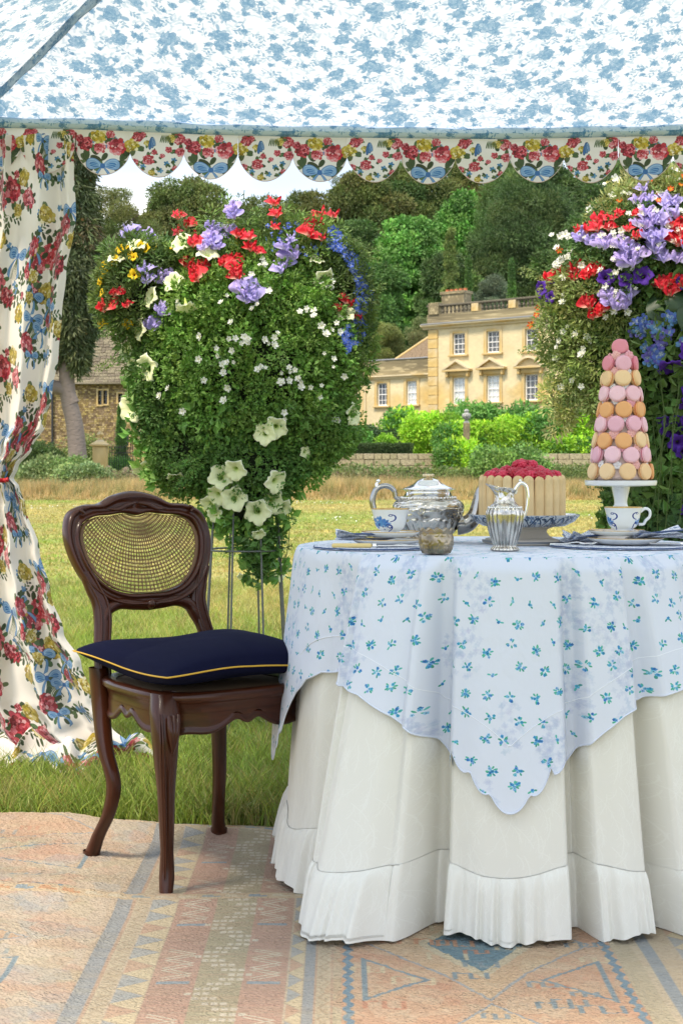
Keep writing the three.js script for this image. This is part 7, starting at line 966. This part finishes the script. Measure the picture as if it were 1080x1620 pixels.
{
  const zq = (list, ox, oy, k) => list.map(([x, y, ...r]) => [ox + x / k, oy + y / k, ...r]);
  // ------------------------------------------------ left basket on a wire stand
  const lobes = [[400, 568, 158, 164, 2200, 'fine', 1, 0], [392, 490, 150, 84, 1100, 'fine', 1, 0], [222, 460, 62, 78, 380, 'needle', 1, 0.03], [520, 470, 62, 95, 420, 'needle', 1, 0], [272, 610, 54, 104, 650, 'fine', 1, 0.04], [315, 705, 78, 70, 520, 'fine', 1, 0.02], [485, 665, 80, 76, 560, 'fine', 1, 0], [395, 725, 90, 75, 480, 'fine', 1, 0.05], [385, 780, 56, 62, 110, 'petunia', 1, 0.06], [410, 835, 30, 50, 60, 'petunia', 0, 0.06], [408, 890, 16, 28, 16, 'petunia', 0, 0.06], [435, 895, 24, 10, 10, 'petunia', 0, 0.06], [440, 780, 22, 40, 30, 'petunia', 0, 0.04], [250, 720, 24, 40, 40, 'petunia', 0, 0.04], [360, 690, 70, 60, 60, 'petunia', 0, 0.14], [440, 395, 95, 45, 80, 'needle', 0, 0], [490, 400, 60, 45, 90, 'needle', 0, 0.02], [340, 410, 70, 34, 90, 'fine', 0, 0.04], [400, 350, 80, 30, 26, 'needle', 0, 0], [240, 540, 40, 60, 90, 'needle', 0, 0.03], [570, 540, 16, 60, 50, 'needle', 0, 0], [300, 760, 40, 26, 40, 'fine', 0, 0.04], [480, 745, 40, 24, 40, 'fine', 0, 0.02], [400, 568, 168, 174, 260, 'fine', 0, 0], [228, 640, 18, 56, 40, 'petunia', 0, 0.04]];
  const B = basket('flower_basket', 'big flower ball of red, lilac and cream blooms on a wire stand behind the chair', 385, 5.3, lobes, { seed: 5, cx: 390, cy: 600, cols: { fine: [[0.078, 0.155, 0.026], [0.058, 0.125, 0.022], [0.10, 0.185, 0.03]], needle: [[0.10, 0.16, 0.03], [0.08, 0.13, 0.03]], petunia: [[0.10, 0.20, 0.035], [0.075, 0.165, 0.03]] } });
  const { t, P, R, put, front, S } = B, k = 2.348;
  put('red', 'sweet_pea', zq([[335, 120], [372, 150], [330, 182], [390, 205], [412, 245], [690, 88], [702, 140], [700, 192, 0.8], [855, 115], [906, 118, 0.9], [845, 160, 1.1], [818, 205], [860, 222, 0.9], [570, 215], [606, 228], [612, 265], [642, 280, 0.8], [385, 318], [415, 350], [442, 330, 1.1], [425, 375, 1.2], [520, 322], [556, 306], [562, 350, 1.1], [568, 378, 1.1], [130, 425, 0.9], [92, 468, 1.2], [58, 472, 0.9], [168, 470, 0.8], [960, 452], [1000, 505, 0.6], [925, 480, 0.7]], 140, 290, k));
  put('lavender', 'sweet_pea', zq([[148, 182], [196, 186], [227, 210, 0.8], [545, 118, 0.9], [552, 142], [470, 175], [492, 205], [462, 215], [540, 192, 0.9], [476, 240], [445, 264, 0.8], [498, 262, 0.8], [757, 238, 0.8], [735, 262], [757, 290, 1.1], [735, 322], [715, 352, 0.9], [232, 342, 1.1], [242, 378, 0.9], [300, 352], [292, 372, 0.9], [590, 432, 1.1], [622, 422], [637, 452, 1.1], [608, 464, 0.9], [288, 478, 0.9], [302, 498, 0.8], [248, 536], [272, 536, 1.1]], 140, 290, k));
  put('white', 'petunia', zq([[335, 390], [250, 442, 1.05, -0.9, 0.2], [393, 495, 0.9, 0.5, -1.2], [205, 555, 1.1, -1.0, 0], [140, 628, 1.1, -0.7, 0.2], [172, 690, 0.9], [232, 697, 1.1], [358, 242, 0.9], [464, 290, 0.9, 0.3, 0.9], [877, 378, 1, 0.7, -0.6], [952, 492, 1, 0.2, 0.6], [125, 297, 0.9, 0.2, 1.1], [200, 245, 0.8, 0, 0.9], [852, 305, 0.7, 0.4, 1]], 140, 290, k), 0.5, 0.95);
  put('white', 'petunia', zq([[172, 157, 1.2, -0.4, 0.1], [205, 388, 1.15, -0.2, -0.9], [340, 412, 0.9, 0.2, -1.1], [668, 257, 1.05], [708, 236, 1.1], [510, 407, 1.15, 0, 0.2], [562, 386, 0.9], [490, 476], [556, 488, 1.25, 0.1, -0.1], [464, 512, 0.95], [636, 537, 1.05], [708, 427, 1.0, 0.7, -0.3], [692, 500, 1.05, 0.5, -0.3], [722, 525, 0.9], [498, 602, 0.8, 0.2, -1.0], [545, 640, 0.75, 0.2, -1.1], [580, 788, 0.8, -0.6, -0.9], [712, 765, 0.8, 0.9, 0], [985, 182, 1.0, 1.0, 0], [480, 548, 0.8], [640, 618, 0.7, 0.3, -0.8], [810, 320, 0.5]], 140, 580, k), 0.5, 0.95);
  put('yellow', 'calibrachoa', zq([[65, 317], [78, 336], [102, 320, 0.8], [135, 260], [175, 280, 0.9], [190, 296, 0.9], [230, 262], [254, 252, 1.1], [60, 366, 0.8], [56, 384, 0.8], [45, 432], [84, 513, 1.1, 0, 0], [165, 534, 1.05, 0, 0], [46, 524], [196, 361, 1.1, 0, 0.4], [332, 250, 0.9], [122, 300, 0.7], [160, 256, 0.8], [66, 420, 0.7], [210, 250, 0.9], [100, 470, 0.6], [240, 240, 0.8]], 140, 290, k));
  const bl = []; for (let i = 0; i < 46; i++) { const px = 285 + R() * 285, py = 420 + R() * 250, q = Math.hypot((px - 415) / 160, (py - 560) / 165); if (q > 1 || (py > 620 && R() < 0.6)) continue; const n = 1 + Math.floor(R() * R() * 7); for (let k = 0; k < n; k++) bl.push([px + (R() - 0.5) * 26, py + (R() - 0.5) * 22, mix(0.55, 1.15, R())]); }
  for (const [x, y] of [[372, 622], [365, 600], [335, 610], [300, 655], [278, 620], [330, 545], [262, 630], [365, 640]]) bl.push([x, y, 1.1]);
  put('bacopa', 'bacopa_flower', bl, 0.9);
  const lo = []; for (let i = 0; i < 380; i++) { const a = -1.5 + R() * 2.6, q = 0.7 + R() * 0.38, px = 515 + Math.cos(a) * 68 * q, py = 470 + Math.sin(a) * 100 * q; lo.push({ p: P(px, py, front(px, py) + 0.005 + (R() - 0.5) * 0.03), q: new THREE.Quaternion().setFromEuler(new THREE.Euler((R() - 0.5) * 1.2, 0.4 + (R() - 0.5) * 1.4, R() * 6)), s: mix(0.7, 1.3, R()) }); }
  for (let i = 0; i < 60; i++) { const px = 425 + R() * 90, py = 355 + R() * 60; lo.push({ p: P(px, py, front(px, py)), q: rq(R), s: mix(0.5, 1, R()) }); }
  instanced('lobelia_flowers', FG.lobelia, PM, lo, t);
  // a few whippy stems and stray sprays above the ball
  const st = [], tip = []; for (const [a, b, c, e] of [[380, 420, 388, 305], [300, 420, 285, 335], [430, 420, 436, 322], [500, 420, 512, 335], [350, 430, 346, 345], [470, 430, 462, 360], [340, 420, 310, 370], [220, 440, 205, 362], [404, 420, 398, 330], [230, 480, 182, 480], [540, 500, 558, 488], [415, 390, 425, 340], [398, 400, 440, 335], [455, 780, 448, 905], [405, 800, 412, 915]]) { const p = P(a, b, 0.02), q = P(c, e, 0.05); st.push(sweep([p, p.clone().lerp(q, 0.55).add(V((R() - 0.5) * 0.05, 0, 0.02)), q], 0.0016, 12, 5)); for (let i = 0; i < 5; i++) tip.push({ p: p.clone().lerp(q, 0.45 + 0.5 * R()).add(V((R() - 0.5) * 0.05, (R() - 0.5) * 0.03, (R() - 0.5) * 0.03)), q: rq(R), s: 0.6, c: tint(R, [0.09, 0.16, 0.03]) }); }
  mesh('stem', merge(st), MAT.stem, t); instanced('leaves', LG.needle, LEAF, tip, t);
  // the stand
  const sd = thing('wire_stand', 'tall conical plant stand of grey wire legs and rings under the flower ball', 'plant stand', [(388 - 540) * S, 0, -5.3]), wire = phys([0.16, 0.17, 0.165], 0.5, { metalness: 0.6 }), rr = (y) => mix(0.172, 0.10, y / 1.15);
  for (let i = 0; i < 8; i++) { const a = i / 8 * 6.283 + 0.28; mesh('leg', rod(V(Math.cos(a) * rr(-0.03), -0.03, Math.sin(a) * rr(-0.03)), V(Math.cos(a) * rr(1.15), 1.15, Math.sin(a) * rr(1.15)), 0.0036, 0.0036, 8), wire, sd); }
  for (const y of [0.015, 0.655, 1.12]) mesh('ring', bake(new THREE.TorusGeometry(rr(y) + 0.004, 0.0036, 8, 60), [0, y, 0], [Math.PI / 2, 0, 0]), wire, sd);

  // ------------------------------------------------ right arrangement
  const lb2 = [[1030, 420, 130, 110, 700, 'fine', 1, 0], [968, 480, 82, 75, 420, 'needle', 0, 0.02], [940, 560, 55, 95, 230, 'needle', 0, 0.0], [905, 470, 38, 40, 70, 'needle', 0, 0], [985, 600, 50, 90, 240, 'needle', 0, -0.03], [1100, 540, 150, 190, 900, 'ivy', 1, 0], [1075, 720, 95, 120, 430, 'ivy', 1, 0], [1030, 790, 65, 70, 190, 'ivy', 1, 0.02], [1090, 830, 100, 60, 190, 'ivy', 1, 0.02], [880, 520, 26, 50, 60, 'needle', 0, 0], [882, 640, 14, 40, 22, 'needle', 0, 0], [1040, 320, 60, 45, 130, 'needle', 0, 0], [985, 345, 50, 40, 110, 'needle', 0, 0], [1080, 340, 80, 70, 260, 'needle', 1, 0], [1180, 420, 130, 140, 400, 'fine', 1, 0], [900, 600, 22, 60, 30, 'needle', 0, 0], [978, 830, 22, 34, 36, 'ivy', 0, 0.02]];
  const Q = basket('flower_basket', 'large arrangement of lilac, red and violet flowers trailing green behind the macaron tower', 1085, 5.15, lb2, { seed: 9, cx: 1060, cy: 560, cols: { fine: [[0.06, 0.12, 0.03], [0.05, 0.10, 0.025]], needle: [[0.19, 0.24, 0.07], [0.14, 0.19, 0.05], [0.25, 0.27, 0.10]], ivy: [[0.05, 0.105, 0.02], [0.035, 0.08, 0.018], [0.075, 0.14, 0.025]] } });
  const z = 4.154, z2 = 4.5;
  Q.put('red', 'sweet_pea', zq([[405, 428], [465, 448, 1.1], [490, 388], [530, 465, 0.8], [635, 492, 0.7], [690, 538, 0.8], [600, 375, 0.7], [200, 738, 0.9], [282, 705, 1.1], [350, 698, 1.2], [330, 760], [440, 735], [395, 762, 0.8], [905, 460], [1000, 436, 1.2], [955, 515, 1.2], [920, 565, 1.2], [1022, 500], [1052, 556, 0.7], [398, 945, 1.1], [482, 985, 1.1], [440, 1018, 1.1], [838, 842, 1.1], [900, 820, 1.2], [888, 882, 1.1], [935, 842, 1.1], [695, 385, 0.6], [1075, 690, 1.1], [560, 405, 0.7], [420, 455, 0.8]], 820, 260, z));
  Q.put('lavender', 'sweet_pea', zq([[766, 195, 0.9], [738, 282, 1.2], [802, 272, 0.9], [758, 378], [920, 278, 1.2], [955, 302], [912, 388, 1.1], [388, 488, 1.2], [440, 540, 1.1], [492, 568, 1.1], [590, 585, 1.1], [636, 612, 0.9], [600, 662, 1.1], [640, 700, 1.1], [696, 652], [740, 452, 1.2], [790, 440, 1.2], [846, 435], [750, 532, 1.2], [822, 540, 1.1], [800, 620, 1.1], [842, 682, 1.1], [980, 590, 1.1], [1032, 602], [940, 680], [520, 890], [522, 932], [580, 952, 1.1], [640, 898, 1.1], [612, 962], [1040, 838, 1.2], [1052, 912, 1.1], [880, 320, 0.8], [780, 575, 0.9]], 820, 260, z));
  Q.put('purple', 'petunia', zq([[240, 750, 0.8], [510, 790, 1.0, 0, 0.1], [625, 812, 0.9], [720, 790], [140, 822, 1.0, -1.1, 0], [965, 842, 0.9], [196, 880, 0.6]], 820, 260, z), 0.5, 0.9);
  Q.put('purple', 'petunia', zq([[870, 408, 1.3, 0.1, -1.15], [1042, 580, 1.4], [1020, 645, 1.2, 0, -0.8], [858, 765, 0.9, -0.5, -0.9], [1052, 790, 1.4], [950, 915, 0.9], [1012, 1362, 1.1, 0.5, -0.9], [920, 805, 1.2], [985, 975, 0.7], [480, 510, 0.5, -1, 0], [985, 300, 1.0], [1070, 700, 1.0]], 840, 500, z2), 0.5, 0.9);
  const hy = []; for (const [cx, cy, n, r] of [[690, 120, 12, 62], [800, 160, 12, 70], [770, 290, 12, 72], [860, 60, 8, 44], [985, 220, 11, 60], [1040, 330, 12, 66], [1060, 470, 9, 60], [760, 370, 5, 36]]) for (let i = 0; i < n; i++) { const a = R() * 6.28, q = Math.sqrt(R()) * r; hy.push([840 + (cx + Math.cos(a) * q) / z2, 500 + (cy + Math.sin(a) * q) / z2, mix(0.8, 1.15, R())]); }
  Q.put('hydrangea', 'hydrangea_floret', hy, 0.8, 0.95);
  Q.put('orange', 'marigold', zq([[830, 132], [932, 216], [850, 296], [622, 275], [125, 942], [114, 990], [96, 1036], [76, 1056], [1026, 130], [262, 566], [1000, 190, 0.8], [860, 250, 0.7], [660, 555, 0.7]], 820, 260, z), 0.8, 0.9);
  const wb = []; for (let i = 0; i < 95; i++) { const a = R(), px = a < 0.6 ? 875 + R() * 110 : 930 + R() * 140, py = a < 0.6 ? 370 + R() * 250 : 285 + R() * 130; wb.push([px, py, mix(0.6, 1.2, R())]); }
  Q.put('bacopa', 'bacopa_flower', wb, 0.9);
  // big dark hydrangea leaves
  const big = grid(10, 14, (u, v) => { const s = u * 2 - 1, w = Math.sin(Math.PI * Math.pow(v, 0.8)) * 0.05; return V(s * w, -v * 0.14, 0.025 * Math.sin(v * 3) - 0.014 * Math.abs(s) + 0.004 * Math.sin(v * 40) * (1 - Math.abs(s))); }, null);
  for (const [px, py, rz, s] of [[1012, 478, 0.35, 1], [1066, 488, -0.1, 1.1], [1040, 470, 0.1, 0.8], [1076, 525, 0.3, 0.9], [978, 352, 1.0, 0.6], [930, 345, 1.4, 0.5]]) { const m = mesh('large_leaf', big, phys([0.03, 0.07, 0.025], 0.45, { transmission: 0.1 }), Q.t); m.position.copy(Q.P(px, py, Q.front(px, py) + 0.01)); m.rotation.z = rz; m.rotation.x = -0.25; m.scale.setScalar(s); }
  const tw = []; for (let i = 0; i < 16; i++) { const a = 985 + R() * 95, b = 560 + R() * 120, q = Q.P(a, b, Q.front(a, b)), e = Q.P(a - 12 + (R() - 0.5) * 40, b + 100 + R() * 130, Q.front(a, b) * 0.8 + 0.03); tw.push(sweep([q, q.clone().lerp(e, 0.5).add(V((R() - 0.5) * 0.06, 0, 0.03)), e], 0.0016, 14, 5)); }
  for (const [a, b, c, e] of [[990, 340, 972, 280], [1060, 330, 1052, 285], [1020, 340, 1030, 292], [900, 470, 874, 370], [940, 420, 965, 310], [1070, 320, 1066, 272], [880, 520, 858, 540], [890, 600, 868, 610]]) tw.push(sweep([Q.P(a, b, 0.02), Q.P((a + c) / 2 + 4, (b + e) / 2, 0.04), Q.P(c, e, 0.05)], 0.0016, 12, 5));
  mesh('stem', merge(tw), MAT.stem, Q.t);
  Q.put('bacopa', 'bacopa_flower', [[972, 283, 1.3], [976, 286, 1.2], [962, 316, 1.4], [978, 312, 1], [1058, 278, 1.3], [1062, 273, 1.1], [932, 332, 1.2], [1030, 318, 1.2], [872, 372, 0.9], [885, 374, 1.2], [893, 372, 1.2], [880, 392, 1], [896, 410, 1.4], [890, 416, 1.2]], 0.8);
  const s2 = thing('wire_stand', 'wire plant stand hidden under the right-hand trailing flowers behind the table', 'plant stand', [(1085 - 540) * Q.S, 0, -5.15]); for (let i = 0; i < 8; i++) { const a = i / 8 * 6.283 + 0.28; mesh('leg', rod(V(Math.cos(a) * rr(-0.03), -0.03, Math.sin(a) * rr(-0.03)), V(Math.cos(a) * rr(1.15), 1.15, Math.sin(a) * rr(1.15)), 0.0036, 0.0036, 8), wire, s2); } mesh('ring', bake(new THREE.TorusGeometry(rr(0.655) + 0.004, 0.0036, 8, 60), [0, 0.655, 0], [Math.PI / 2, 0, 0]), wire, s2);
}
// alike things share a group
{
  const place = { tree: 'trees on the wooded slope', conifer: 'trees on the wooded slope', 'pine tree': 'pine trees in the wood', cypress: 'slim cypresses', bush: 'bushes between lawn and house', teacup: 'teacups on the table', saucer: 'saucers on the table', plate: 'plates on the table', placemat: 'placemats on the table', napkin: 'folded napkins on the table', knife: 'table knives', fork: 'table forks', 'gate pier': 'gate piers by the barn', rug: 'overlapping rugs', 'cake stand': 'cake stands on the table', 'flower arrangement': 'flower arrangements either side of the lawn', 'plant stand': 'wire stands of the flower arrangements', tablecloth: 'cloths of the round table', wall: 'old stone walls beyond the lawn' };
  const count = {}; for (const o of scene.children) if (o.userData.category) count[o.userData.category] = (count[o.userData.category] ?? 0) + 1;
  for (const o of scene.children) { const c = o.userData.category; if (c && !o.userData.group && place[c] && count[c] > 1) o.userData.group = place[c]; }
}
renderer.render(scene, camera);
